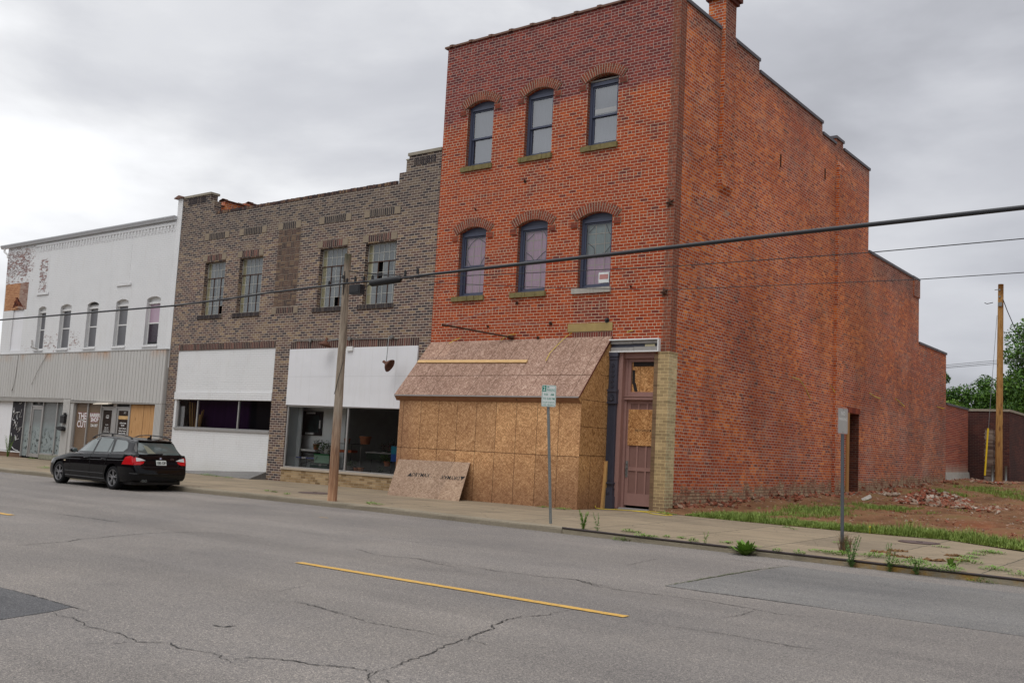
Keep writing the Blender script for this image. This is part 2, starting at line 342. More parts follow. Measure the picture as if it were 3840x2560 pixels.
def mat_brown_brick(name='brown_brick', lo=False):
    m = NM(name, .85, .2); U = m.uv(); uv = m.warp(U, 8., .008); u, v, _ = m.sep(U)
    rnd, f = m.bricks(uv, .25, .0855, .0082, .12, 1., 2)
    wn = m.node('ShaderNodeTexWhiteNoise', {0: m.node('ShaderNodeVectorMath', {0: m.mapping(uv, (4.45, 13.6, 1))}, operation='FLOOR').outputs[0]}).outputs[0]
    c = m.ramp(rnd, [(0, (.050, .040, .043)), (.22, (.075, .054, .053)), (.40, (.115, .068, .060)), (.58, (.15, .086, .066)), (.76, (.16, .11, .082)), (.92, (.22, .145, .088)), (1, (.29, .20, .12))])
    c = m.mix(m.mr(m.noise(U, .55, 5, .65), .4, .68, 0, .35), c, m.ramp(rnd, [(0, (.05, .042, .04)), (.5, (.13, .10, .075)), (1, (.24, .185, .125))]))
    topd = m.math('MULTIPLY', m.mr(m.math('ADD', v, m.math('MULTIPLY', m.noise(U, 1.2, 4), 1.4)), 8.7, 10.), .55)
    c = m.mix(topd, c, m.ramp(rnd, [(0, (.03, .028, .03)), (1, (.13, .105, .085))]))
    c = m.mix(.5, c, m.ramp(m.noise(U, 30., 4, .7), [(.3, (.7,)*3), (.7, (1.3,)*3)]), 'MULTIPLY')
    c = m.mix(f, c, m.mix(topd, (.50, .425, .355), (.33, .285, .245)))
    m.set('Base Color', c); m.bump(m.math('SUBTRACT', 1., f), .008, .7); return m.m
def mat_tan_brick():
    m = NM('tan_brick', .85, .2); U = m.uv(); rnd, f = m.bricks(m.warp(U, 8., .01), .25, .0855, .0055, .2, 1., 2)
    c = m.ramp(rnd, [(0, (.19, .12, .06)), (.4, (.30, .20, .10)), (1, (.42, .30, .17))]); c = m.mix(.6, c, m.ramp(m.noise(U, 2.5, 5, .7), [(.3, (.62,)*3), (.7, (1.3,)*3)]), 'MULTIPLY')
    c = m.mix(f, c, (.36, .29, .20)); m.set('Base Color', c); m.bump(m.math('SUBTRACT', 1., f), .008, .7); return m.m
def mat_pier(tone=(.42, .305, .16), name='buff_pier_brick'):
    m = NM(name, .82, .25); U = m.uv(); u, v, _ = m.sep(U); rnd, f = m.bricks(m.warp(U, 6., .006), .22, .0865, .0055, .1, 1., 2)
    c = m.ramp(rnd, [(0, tuple(q*.75 for q in tone)), (.5, tone), (1, tuple(q*1.25 for q in tone))])
    c = m.mix(m.mr(m.noise(m.mapping(U, (1, 2.4, 1)), 1.4, 5, .7), .4, .7, 0, .6), c, (.19, .14, .075))
    c = m.mix(m.mr(v, .0, .7, .7, 0.), c, (.20, .13, .085)); c = m.mix(f, c, tuple(min(.62, q*1.55) for q in tone))
    m.set('Base Color', c); m.bump(m.math('SUBTRACT', 1., f), .006, .6); return m.m
def mat_white_brick(name, zones=True, base=.70):
    m = NM(name, .7, .3); U = m.uv(); u, v, _ = m.sep(U); uv = m.warp(U, 8., .012)
    rnd, f = m.bricks(uv, .25, .0855, .006, .5, 1., 2)
    n1 = m.noise(U, .8, 5, .6)
    c = m.mix(n1, (base*.93, base*.94, base*.95), (base*1.06, base*1.06, base*1.06))
    c = m.mix(m.math('MULTIPLY', f, m.mr(m.noise(U, 1.3, 4), .3, .6, .12, .5)), c, (.38, .37, .36))
    c = m.mix(m.mr(m.noise(m.mapping(U, (2.5, .5, 1)), 1.2, 5, .7), .54, .80, 0, .34), c, (.50, .47, .43))
    if zones:
        z1 = m.boxm(u, v, -38, -34.2, 7.9, 10.2, .8); z2 = m.boxm(u, v, -33.7, -32.9, 7.5, 9.2, .12); z3 = m.boxm(u, v, -33.2, -29.3, 4.6, 5.7, .35)
        z4 = m.boxm(u, v, -35.5, -33.5, 4.6, 5.3, .3); z5 = m.boxm(u, v, -24.6, -22.9, 9.3, 10, .4)
        z = m.math('ADD', m.math('MULTIPLY', z1, .95), m.math('ADD', m.math('MULTIPLY', z2, .85), m.math('ADD', m.math('MULTIPLY', z3, .62), m.math('ADD', m.math('MULTIPLY', z4, .5), m.math('MULTIPLY', z5, .5)))))
        pn = m.noise(m.mapping(uv, (1, 3., 1)), 5.5, 6, .8)
        pe = m.mr(m.math('ADD', pn, m.math('ADD', m.math('MULTIPLY', z, .28), m.math('MULTIPLY', rnd, .14))), .80, .83)
        bc = m.mix(f, m.ramp(rnd, [(0, (.09, .065, .068)), (.6, (.17, .10, .095)), (1, (.25, .13, .11))]), (.36, .33, .31))
        c = m.mix(m.math('MULTIPLY', pe, m.mr(z, 0., .2)), c, bc)
        dn = m.math('MULTIPLY', m.boxm(u, v, -37, -22.9, 9.5, 9.95, .05), m.mr(m.noise(m.mapping(U, (3, 5, 1)), 3., 2), .5, .55))
        c = m.mix(m.math('MULTIPLY', dn, .4), c, (.3, .29, .28))
    else:
        lowd = m.math('MULTIPLY', m.mr(m.math('ADD', v, m.math('MULTIPLY', n1, .8)), .2, .9, 1., 0.), .45)
        c = m.mix(lowd, c, (.50, .47, .38))
        sp = m.mr(m.noise(m.mapping(U, (1, 2, 1)), 6.5, 3, .6), .76, .79); c = m.mix(m.math('MULTIPLY', sp, .8), c, (.3, .27, .25))
    m.set('Base Color', c); m.bump(m.math('ADD', m.math('SUBTRACT', 1., f), m.math('MULTIPLY', m.noise(U, 12., 4, .7), .6)), .006, .7); return m.m
def mat_tint(name, stops, rough=.85, gap=None, nb=.5):
    m = NM(name, rough, .2); a = m.node('ShaderNodeAttribute', attribute_name='tint').outputs['Fac']
    c = m.ramp(a, stops); c = m.mix(nb, c, m.ramp(m.noise(m.uv(), 24., 4, .7), [(.3, (.66,)*3), (.7, (1.3,)*3)]), 'MULTIPLY'); m.set('Base Color', c); return m.m
def mat_osb(name, cols, wet=.0, lines=None, ang=0.):
    m = NM(name, .8, .25); U = m.uv(); u, v, _ = m.sep(U)
    def flakes(rot, sc):
        q = m.mapping(m.mapping(m.warp(U, 2.2, .25), rot=(0, 0, rot)), (sc*1.0, sc*5.0, 1)); vo = m.vor(q, 1.)
        return m.node('ShaderNodeSeparateColor', {0: vo.outputs['Color']}).outputs[0]
    f1, f2, f3 = flakes(ang+.45, 13.), flakes(ang-.75, 11.), flakes(ang+1.35, 15.)
    k = m.math('ADD', m.math('MULTIPLY', f1, .38), m.math('ADD', m.math('MULTIPLY', f2, .34), m.math('MULTIPLY', f3, .28)))
    c = m.ramp(k, [(.12, cols[0]), (.4, cols[1]), (.58, cols[2]), (.78, cols[3])])
    c = m.mix(1., c, m.ramp(m.noise(U, .7, 5, .6), [(.3, (.84, .8, .78)), (.7, (1.12, 1.12, 1.1))]), 'MULTIPLY')
    shr = m.node('ShaderNodeTexBrick', {'Vector': m.mapping(U, (1, 1, 1), (.33, .155, 0)), 'Color1': (0, 0, 0), 'Color2': (1, 1, 1), 'Scale': 1., 'Mortar Size': .0, 'Brick Width': 1.424, 'Row Height': 1.41}); shr.offset = 0.
    c = m.mix(.8, c, m.ramp(shr.outputs['Color'], [(0, (.84, .82, .80)), (.5, (1.,)*3), (1, (1.12, 1.10, 1.05))]), 'MULTIPLY')
    if wet: # water-stained brown lower edge
        w = m.mr(m.math('ADD', v, m.math('MULTIPLY', m.noise(m.mapping(U, (1, .5, 1)), 1.5, 4), .9)), .55, 1.6, wet, 0.)
        c = m.mix(w, c, m.mix(k, (.13, .055, .03), (.26, .13, .075)))
        l = m.mr(m.math('ADD', u, m.math('MULTIPLY', m.noise(U, 1.1, 4), .8)), -7.7, -6.9, .55, 0.); c = m.mix(l, c, m.mix(k, (.14, .06, .035), (.30, .16, .09)))
    m.set('Base Color', c); m.bump(k, .003, .6); return m.m
def mat_glass(name='shop_glass', refl=.10, tint=(.82, .88, .86)):
    m = bpy.data.materials.new(name); m.use_nodes = True; nt = m.node_tree; nt.nodes.clear(); n = nt.nodes.new; L = nt.links.new
    o = n('ShaderNodeOutputMaterial'); t = n('ShaderNodeBsdfTransparent'); g = n('ShaderNodeBsdfGlossy'); mx = n('ShaderNodeMixShader'); fr = n('ShaderNodeFresnel'); fr.inputs[0].default_value = 1.5
    ad = n('ShaderNodeMath'); ad.operation = 'MULTIPLY_ADD'; ad.inputs[1].default_value = 1.0; ad.inputs[2].default_value = refl-.04; L(fr.outputs[0], ad.inputs[0])
    t.inputs[0].default_value = (*tint, 1); g.inputs['Roughness'].default_value = .02; g.inputs[0].default_value = (.9, .92, .95, 1)
    L(ad.outputs[0], mx.inputs[0]); L(t.outputs[0], mx.inputs[1]); L(g.outputs[0], mx.inputs[2]); L(mx.outputs[0], o.inputs[0]); return m
def mat_wood(name, a, b, scale=(14, 14, 1.), knots=False, rough=.8):
    m = NM(name, rough, .25); p = m.obj(); n = m.noise(m.mapping(p, scale), 1.6, 5, .65, .8)
    c = m.ramp(n, [(.3, a), (.7, b)])
    if knots: c = m.mix(m.mr(m.vor(m.mapping(p, (2, 2, .7)), 2.).outputs['Distance'], .05, .14, .8, 0.), c, tuple(q*.35 for q in a))
    m.set('Base Color', c); m.bump(n, .004); return m.m

M = {}
M['asphalt'] = mat_asphalt('asphalt'); M['patch_dark'] = mat_asphalt('asphalt_patch_dark', (.092, .092, .097)); M['patch'] = mat_asphalt('asphalt_patch', (.152, .148, .145))
M['crack'] = plain('crack_dark', (.032, .03, .028), var=.3)
M['crack_green'] = plain('crack_green', (.06, .075, .03), var=.4, scale=20)
M['concrete'] = mat_concrete('sidewalk_concrete'); M['kerb'] = mat_concrete('kerb_concrete', (.25, .215, .16), False)
M['red'] = mat_red_front(); M['side'] = mat_red_side(); M['brown'] = mat_brown_brick(); M['tan'] = mat_tan_brick(); M['pier'] = mat_pier()
M['white'] = mat_white_brick('white_painted_brick'); M['white2'] = mat_white_brick('white_painted_infill', False, .72)
RED_STOPS = [(0, (.12, .034, .026)), (.3, (.19, .044, .027)), (.7, (.25, .056, .028)), (1, (.32, .080, .036))]
M['red_unit'] = mat_tint('red_brick_unit', RED_STOPS)
M['brown_unit'] = mat_tint('brown_brick_unit', [(0, (.04, .03, .032)), (.35, (.075, .048, .043)), (.55, (.115, .066, .054)), (.8, (.155, .095, .066)), (1, (.23, .15, .09))])
M['plum_unit'] = mat_tint('plum_brick_unit', [(0, (.035, .022, .026)), (.4, (.075, .035, .036)), (.8, (.125, .052, .048)), (1, (.20, .085, .07))])
M['dark_unit'] = mat_tint('dark_brick_unit', [(0, (.03, .026, .03)), (.6, (.055, .046, .048)), (1, (.10, .08, .07))])
M['mortar'] = plain('mortar', (.40, .33, .25), .9, .2, bump=.004)
M['mortar_dark'] = plain('mortar_weathered', (.27, .225, .175), .9, .2)
M['stone'] = plain('mossy_stone', (.20, .165, .075), .9, .2, var=.5, scale=6, bump=.02, bscale=9)
M['stone_grey'] = plain('grey_stone', (.40, .38, .34), .9, .2, var=.35, scale=4, bump=.01)
M['stone_yellow'] = plain('yellow_stone', (.36, .265, .11), .9, .2, var=.3, scale=3, bump=.01)
M['block'] = plain('cast_block', (.255, .205, .15), .9, .2, var=.2, scale=5)
M['coping'] = plain('clay_coping', (.16, .085, .06), .7, .3, var=.3, scale=2)
M['metal_cap'] = plain('dark_metal_cap', (.09, .085, .095), .45, .5, .3, var=.1)
M['limestone'] = plain('limestone_coping', (.30, .27, .215), .9, .2, var=.3, scale=3)
M['blue'] = plain('blue_grey_paint', (.062, .072, .115), .45, .4, var=.12)
M['mauve'] = plain('mauve_paint', (.31, .175, .15), .55, .35, var=.15, scale=5)
M['mauve_dark'] = plain('mauve_recess', (.23, .125, .105), .55, .35, var=.15, scale=5)
M['iron'] = plain('painted_iron', (.055, .058, .082), .4, .4, var=.2, scale=6, bump=.004)
M['rust'] = plain('rusty_iron', (.07, .032, .02), .8, .3, .2, var=.4, scale=8)
M['black'] = plain('black_rubber', (.014, .014, .016), .55, .4, var=.1)
M['cable'] = plain('cable_sheath', (.02, .021, .025), .45, .45, var=.1)
M['alu'] = plain('aluminium_frame', (.42, .41, .40), .4, .5, .55, var=.12, scale=5)
M['alu_dull'] = plain('dull_frame', (.33, .315, .295), .5, .4, .2, var=.15)
M['wframe'] = plain('white_frame', (.72, .72, .71), .5, .35, var=.06)
M['steel_frame'] = plain('steel_sash', (.42, .42, .39), .6, .3, var=.3, scale=7)
m = NM('white_sheet', .45, .35); U = m.uv(); c = m.mix(m.noise(U, .7, 4), (.70, .70, .72), (.76, .76, .78)); c = m.mix(m.mr(m.noise(m.mapping(U, (5., .35, 1)), 1.2, 5, .7), .52, .8, 0, .28), c, (.50, .48, .44)); c = m.mix(m.mr(m.noise(U, 9., 3, .6), .70, .76, 0, .3), c, (.42, .38, .33)); m.set('Base Color', c); m.bump(m.noise(U, .9, 2), .03); M['white_panel'] = m.m
M['galv'] = plain('galvanised_steel', (.22, .235, .23), .5, .5, .5, var=.15, scale=5)
M['osb'] = mat_osb('osb_wall', [(.30, .145, .065), (.44, .235, .11), (.55, .31, .15), (.72, .45, .24)], wet=.62)
M['osb_side'] = mat_osb('osb_return', [(.22, .10, .035), (.40, .21, .08), (.54, .30, .12), (.66, .40, .19)], wet=.7, ang=1.45)
M['osb_roof'] = mat_osb('osb_weathered', [(.19, .11, .08), (.28, .175, .13), (.35, .225, .17), (.50, .36, .29)])
M['osb_fresh'] = mat_osb('osb_fresh', [(.22, .09, .03), (.46, .22, .08), (.62, .33, .13), (.8, .48, .22)])
M['osb_board'] = mat_osb('osb_faded', [(.21, .14, .095), (.30, .205, .145), (.35, .245, .175), (.43, .32, .24)])
M['lumber'] = mat_wood('lumber', (.50, .31, .13), (.68, .46, .23), (3, 14, 14), True)
M['lumber_v'] = mat_wood('lumber_upright', (.48, .27, .09), (.62, .38, .15), (14, 14, 2), True)
M['fascia'] = mat_wood('stained_fascia', (.22, .095, .045), (.34, .17, .085), (2, 14, 14), True)
M['ply'] = mat_wood('plywood_sheet', (.42, .22, .09), (.56, .33, .15), (9, 9, 1.2), True)
M['joint'] = plain('board_joint', (.055, .026, .015), .9, .1)
M['ink'] = plain('ink', (.03, .026, .025), .8, .2)
M['teal_ink'] = plain('sign_green', (.01, .22, .15), .5, .4)
M['sign_white'] = plain('sign_white', (.68, .72, .70), .4, .45, var=.05)
M['sign_faded'] = plain('sign_faded', (.40, .39, .375), .5, .4, var=.12, scale=6)
M['white_ink'] = plain('white_lettering', (.75, .75, .75), .6, .3)
M['red_ink'] = plain('red_lettering', (.25, .02, .045), .6, .3)
M['faded_red'] = plain('faded_red_lettering', (.46, .22, .20), .6, .3)
M['faded_white'] = plain('faded_white_lettering', (.70, .70, .68), .6, .3)
M['grey_wood'] = plain('grey_old_wood', (.30, .285, .27), .9, .2, var=.3, scale=9)
M['glass'] = mat_glass(refl=.045, tint=(.98, .99, .985)); M['glass_mid'] = mat_glass('house_glass', .06, (.93, .93, .95)); M['glass_dark'] = mat_glass('upper_glass', .20, (.8, .82, .86))
M['yellow_cord'] = plain('yellow_cable', (.62, .47, .05), .5, .4)
M['yellow_paint'] = (lambda m: (m.set('Base Color', m.mix(m.mr(m.noise(m.geo(), 30., 6, .85), .52, .64), m.mix(m.noise(m.geo(), 2., 4), (.50, .285, .05), (.60, .37, .10)), (.19, .16, .12))), m.m)[1])(NM('yellow_road_paint', .8, .25))
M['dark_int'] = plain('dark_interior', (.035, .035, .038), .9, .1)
M['plaster'] = plain('interior_plaster', (.84, .86, .86), .8, .2, var=.06)

# ================================================================ SETTING
KERB = [(-160, -7.2), (-40, -7.1), (-21.3, -6.86), (-15, -6.75), (-11.7, -6.62), (-8, -6.42), (-5.2, -6.32), (-2, -6.38), (1.22, -6.5), (6.5, -6.66), (9.7, -6.8), (14, -6.95), (60, -7.2), (160, -7.4)]
def interp(tab, x):
    for (a, b), (c, d) in zip(tab, tab[1:]):
        if x <= c: return b+(d-b)*max(0, (x-a)/(c-a))
    return tab[-1][1]
ky = lambda x: interp(KERB, x)
FZ = [(-160, -.2), (-40, -.18), (-20, -.16), (-8, -.14), (-2, -.1), (0, -.05), (10, -.05), (160, -.05)]
KZ = [(-160, -.13), (-5, -.13), (1.2, -.14), (3, -.15), (160, -.155)]
def walk_z(x, y):
    k = ky(x); t = min(1, max(0, (y-k)/(0-k))); return interp(KZ, x)*(1-t)+interp(FZ, x)*t
def lot_z(x, y):
    b = interp([(0, -.035), (6, .12), (12, .26), (16, .33), (20, .5), (24, .64), (28, .85), (32, .97), (40, 1.15), (60, 1.6), (100, 2.2)], y)
    return b
def sheet(name, xs, yfun, zfun, mat, ny=8, kind='structure', label=None):
    mb = MB(); g = []
    for x in xs:
        y0, y1 = yfun(x); g.append([(x, y0+(y1-y0)*j/ny, zfun(x, y0+(y1-y0)*j/ny)) for j in range(ny+1)])
    n = len(g); mb.v = [p for c in g for p in c]
    for i in range(n-1):
        for j in range(ny): k = i*(ny+1)+j; mb.f.append((k, k+ny+1, k+ny+2, k+1)); mb.t.append(.5)
    return tag(mb.build(name, mat, smooth=True), kind=kind)
XS = sorted(set([-160, -120, -80, -60] + list(np.arange(-40, 20.1, .8)) + [k[0] for k in KERB] + [25, 30, 40, 60, 100, 160]))
m = NM('far_earth', .95, .1); m.set('Base Color', m.mix(m.noise(m.geo(), .05, 5), (.10, .085, .05), (.07, .09, .035))); M['earth'] = m.m
gb = MB(); gb.face([(-900, -900, -.5), (900, -900, -.5), (900, 900, -.5), (-900, 900, -.5)]); tag(gb.build('ground', M['earth']), kind='structure')
rb = MB()
sheet('road', XS, lambda x: (-60, ky(x)+.05), lambda x, y: -.26, M['asphalt'], 2)
sheet('sidewalk', XS, lambda x: (ky(x)+.16, .25 if x < .1 else interp([(.1, -.3), (2, -.62), (4.5, -.75), (6, -.8), (7.1, -.62), (8.8, -1.85), (10, -2.1), (14, -2.6), (160, -2.8)], x)), walk_z, M['concrete'], 8)
# kerb: rounded concrete nose, and east of the joint a steel-edged one
def kerb_run(name, x0, x1, prof, mat, jog=.0):
    mb = MB(); xs = [x for x in XS if x0 < x < x1]; xs = [x0]+xs+[x1]; k = len(prof); rnd = random.Random(3)
    for x in xs:
        for dy, dz in prof: mb.v.append((x, ky(x)+dy+rnd.uniform(-jog, jog), interp(KZ, x)+dz))
    for i in range(len(xs)-1):
        for j in range(k-1): a = i*k+j; mb.f.append((a, a+1, a+k+1, a+k)); mb.t.append(.5)
    for i in (0, (len(xs)-1)*k): mb.f.append(tuple(range(i, i+k))); mb.t.append(.5)
    return mb.build(name, mat)
tag(kerb_run('kerb', -160, 1.24, [(0, -.2), (0.005, -.04), (.02, -.012), (.05, .003), (.17, .004), (.17, -.2)], M['kerb'], .008), kind='structure')
m = NM('kerb_yellowed', .9, .2); c = m.mix(m.noise(m.geo(), 1.4, 6, .65), (.19, .165, .12), (.38, .33, .24)); xx = m.sep(m.geo())[0]
c = m.mix(m.math('MULTIPLY', m.mr(m.noise(m.geo(), 1.7, 5, .7), .45, .6), m.mr(xx, 6.2, 7.2, 0, .8)), c, (.34, .19, .03)); m.set('Base Color', c); m.bump(m.noise(m.geo(), 15., 5, .7), .02); M['kerb_y'] = m.m
tag(kerb_run('kerb_east', 1.25, 160, [(.012, -.2), (.006, -.045), (.01, -.033), (.05, .003), (.17, .004), (.17, -.2)], M['kerb_y'], .004), kind='structure')
ke = MB(); xs = [1.25]+[x for x in XS if 1.25 < x < 70]
ke.tube([(x, ky(x)+.012, interp(KZ, x)-.008) for x in xs], .021, 8)
tag(ke.build('kerb_edge_rail', plain('rail_steel', (.055, .042, .04), .55, .4, .4, var=.3, scale=4), smooth=True), 'dark steel edging bar along the top of the concrete kerb east of the joint', 'edging rail')

# vacant lot
m = NM('lot_soil', .95, .1); p = m.geo(); x_, y_, z_ = m.sep(p)
c = m.ramp(m.noise(p, .9, 7, .7), [(.3, (.10, .052, .028)), (.5, (.20, .105, .055)), (.7, (.29, .155, .085))])
c = m.mix(m.mr(m.math('ADD', m.noise(p, .35, 4), m.mr(x_, 3., 12., -.1, .2)), .5, .7, 0, .65), c, m.ramp(m.noise(p, 3., 6, .75), [(.35, (.17, .055, .028)), (.65, (.33, .115, .055))]))
vv = m.vor(m.warp(p, 5., .1), 11.); k = m.node('ShaderNodeSeparateColor', {0: vv.outputs['Color']}).outputs[0]
c = m.mix(m.math('MULTIPLY', m.math('GREATER_THAN', k, .86), m.mr(vv.outputs['Distance'], .25, .4, .75, 0.)), c, m.ramp(k, [(.86, (.30, .09, .05)), (.92, (.40, .32, .24)), (1, (.55, .50, .44))]))
green = m.mr(m.math('ADD', m.noise(p, .9, 6, .7), m.mr(y_, 18., 22., 0., .08)), .56, .68, 0, .55); c = m.mix(green, c, (.075, .10, .025))
m.set('Base Color', c); m.bump(m.noise(p, 7., 7, .75), .06); M['soil'] = m.m
rl = random.Random(11)
def lotz(x, y):
    z = lot_z(x, y); q = max(0, min(1, (y+1)/2))
    n = .035*math.sin(x*2.1+y*1.3)+.03*math.sin(x*1.2-y*2.9+1)+rl.uniform(-.02, .02)
    if x < .8 and 0 < y < 32: n += .05*(1-x/.8)+rl.uniform(0, .07)
    return z+n*q
xs = [0.0, .2, .4, .6, .8]+list(np.arange(1.1, 16, .3))+list(np.arange(16, 45, 1.5))+[60, 90, 140]
ys = list(np.arange(0, 36, .3))+list(np.arange(36, 60, 2))+[70, 90, 120, 200]
mb = MB(); ny = len(ys)
for x in xs:
    y0 = interp([(0, -.15), (.1, -.38), (2, -.72), (4.5, -.85), (6, -.9), (7.1, -.72), (8.8, -1.95), (10, -2.2), (14, -2.7), (160, -2.9)], x)
    for y in ys: yy = y if y > 4 else y0+(4-y0)*y/4; mb.v.append((x, yy, lotz(x, yy)-(.02 if yy < 0 else 0)))
for i in range(len(xs)-1):
    for j in range(ny-1): k = i*ny+j; mb.f.append((k, k+ny, k+ny+1, k+1)); mb.t.append(.5)
tag(mb.build('lot_ground', M['soil'], smooth=True), kind='structure')
# pad of earth behind the buildings so that the far lot continues
pb = MB(); pb.face([(-160, 34, 1.02), (0.05, 34, 1.02), (0.05, 200, 2.2), (-160, 200, 2.2)]); tag(pb.build('rear_ground', M['earth']), kind='structure')

# road patches, cracks and paint (thin overlays on the asphalt)
def overlay(name, pts, mat, z=-.256, kind='structure', **kw):
    mb = MB(); n = len(pts); mb.prism([(x, y, -.262) for x, y in pts], (0, 0, z+.262)); o = mb.build(name, mat); return tag(o, kind=kind, **kw)
G2 = lambda px, py, z=-.26: tuple(at(px, py, 2, z)[:2])
overlay('asphalt_patch', [G2(-420, 2090), G2(0, 2201), G2(269, 2275), G2(196, 2292), G2(0, 2323), G2(-420, 2400)], M['patch_dark'])
overlay('asphalt_patch', [G2(2494, 2196), G2(2960, 2122), (8.0, -7.75), (14, -7.9), (18, -8), (18, -11.9), (13, -11.85)], M['patch'])
def crack(pts, w=.012, mat='crack', seed=0, jit=.02, name='road_crack', z=-.2545):
    """pts are photo pixels on the road"""
    r_ = random.Random(seed+len(pts)); P = [Vector((*G2(*p), 0)) for p in pts]; Q = [P[0]]
    for a, b in zip(P, P[1:]):
        n = max(2, int((b-a).length/.035))
        for k in range(1, n+1):
            q = a.lerp(b, k/n); d = (b-a).normalized(); o = Vector((-d.y, d.x, 0))*r_.uniform(-jit, jit)*(0 if k == n else 1); Q.append(q+o)
    mb = MB(); prev = None
    for k, q in enumerate(Q):
        d = (Q[min(k+1, len(Q)-1)]-Q[max(0, k-1)]).normalized(); s_ = Vector((-d.y, d.x, 0))*w*r_.uniform(.12, .85)*min(1, .25+4*min(k, len(Q)-1-k)/len(Q))
        cur = (q-s_, q+s_)
        if prev: mb.face([(prev[0].x, prev[0].y, z), (cur[0].x, cur[0].y, z), (cur[1].x, cur[1].y, z), (prev[1].x, prev[1].y, z)])
        prev = cur
    return tag(mb.build(name, M[mat]), kind='structure')
RS = lambda x, y: (x/1.633, 1600+y/1.633)
SS = lambda x, y: (1000+x/1.809, 1900+y/1.809)
QS = lambda x, y: (2000+x/2.138, 1850+y/2.138)
crack([RS(*p) for p in ((330, 1135), (345, 1155), (440, 1165), (520, 1205), (530, 1225), (640, 1245), (755, 1272), (835, 1318), (1040, 1320), (1080, 1350), (1310, 1385), (1390, 1430), (1470, 1465))], .011, jit=.02)
crack([RS(*p) for p in ((490, 1330), (700, 1325), (835, 1318))], .006)
crack([RS(*p) for p in ((1390, 1430), (1560, 1412), (1800, 1432), (1880, 1450), (2123, 1470))], .009)
crack([SS(*p) for p in ((0, 1028), (200, 1045), (320, 1070), (520, 1085), (720, 1118), (690, 1160), (700, 1194))], .010)
crack([SS(*p) for p in ((690, 1160), (740, 1120), (860, 1085), (1000, 1030), (1130, 985), (1200, 945), (1310, 908), (1370, 890), (1450, 850), (1545, 825), (1530, 800), (1620, 770), (1720, 742), (1890, 735), (1970, 712), (2080, 698))], .013)
crack([SS(*p) for p in ((150, 635), (330, 670), (450, 710), (550, 740), (700, 785), (900, 820), (1100, 855), (1310, 905))], .009)
crack([SS(*p) for p in ((1310, 905), (1420, 915), (1530, 940))], .006)
crack([SS(*p) for p in ((770, 1158), (820, 1180), (850, 1210))], .008)
crack([SS(*p) for p in ((590, 280), (720, 320), (850, 338), (1030, 352), (1150, 382), (1300, 415))], .013)
crack([SS(*p) for p in ((1370, 400), (1550, 435), (1700, 450), (1900, 478), (2100, 492), (2352, 550))], .010)
crack([SS(*p) for p in ((600, 185), (900, 222), (1200, 265), (1400, 290))], .014)
crack([RS(*p) for p in ((0, 737), (200, 718), (430, 700), (480, 688), (900, 652), (1100, 645), (1330, 650), (1500, 665), (1690, 700))], .016)
crack([RS(*p) for p in ((330, 530), (600, 565), (760, 590))], .018)
crack([RS(*p) for p in ((1700, 1010), (1800, 985), (1900, 972))], .006)
crack([RS(*p) for p in ((1820, 1068), (1930, 1100), (2123, 1150))], .008)
crack([RS(*p) for p in ((0, 983), (210, 1035), (440, 1103), (540, 1128))], .016, jit=.006)
crack([QS(*p) for p in ((0, 660), (160, 672), (340, 690), (520, 745), (760, 782), (1100, 822), (1400, 860), (1760, 925), (2000, 970), (2352, 1000))], .012)
crack([QS(*p) for p in ((340, 690), (430, 720), (560, 740))], .008)
crack([QS(*p) for p in ((1055, 740), (1280, 775), (1560, 812), (1850, 850), (2352, 918))], .02, jit=.008)
crack([QS(*p) for p in ((1055, 740), (1250, 705), (1550, 650), (1800, 610), (2050, 580))], .030, 'crack_green', jit=.015, z=-.253)
crack([QS(*p) for p in ((990, 1045), (1250, 1085), (1560, 1130), (1860, 1185), (2080, 1225), (2352, 1262))], .009)
crack([QS(*p) for p in ((1510, 995), (1680, 970), (1780, 935))], .007)
crack([QS(*p) for p in ((740, 575), (1000, 522), (1150, 530))], .008)
crack([QS(*p) for p in ((740, 580), (900, 605), (1120, 640))], .008)
crack([QS(*p) for p in ((1380, 500), (1600, 530), (1760, 550), (2352, 625))], .012)
crack([RS(*p) for p in ((1300, 1213), (1370, 1226), (1445, 1217))], .02, jit=.004, name='tar_mark')
crack([SS(*p) for p in ((1172, 1043), (1228, 1050))], .02, jit=.004, name='tar_mark')
crack([SS(*p) for p in ((885, 1038), (925, 1042))], .014, jit=.004, name='tar_mark')
def dash(x0, x1, y=-14.37, w=.065, name='lane_marking', lab=None):
    mb = MB(); n = int((x1-x0)/.08); r_ = random.Random(5); P = []
    for k in range(n+1): P.append((x0+(x1-x0)*k/n, y-w+r_.uniform(-.006, .006)))
    for k in range(n, -1, -1): P.append((x0+(x1-x0)*k/n, y+w+r_.uniform(-.006, .006)))
    for k in range(n):
        a, b, c_, d = P[k], P[k+1], P[2*n-k], P[2*n+1-k]; mb.face([(*a, -.2525), (*b, -.2525), (*c_, -.2525), (*d, -.2525)])
    return tag(mb.build(name, M['yellow_paint']), kind='structure')
dash(2.45, 7.42); dash(-10.2, -5.2); dash(-22.9, -17.9); dash(15.1, 20.1)
dash(-3.33, -3.07, -8.83, .02)
# parging strip that climbs under the white infill
m = mat_asphalt('parging', (.17, .165, .16)); mb = MB()
mb.prism([(-21.95, -.30, -.2), (-16.03, -.5, -.2), (-16.03, -.03, .15), (-21.0, -.03, -.13), (-21.95, -.03, -.16)], (0, .02, 0)); 
mb = MB(); mb.hexa([(-21.9, -.25, -.25), (-16.03, -.75, -.25), (-16.03, .02, -.25), (-21.9, .02, -.25), (-21.9, -.22, -.15), (-16.03, -.70, -.12), (-16.03, .02, .12), (-21.9, .02, -.13)])
tag(mb.build('asphalt_wedge', m), kind='structure')

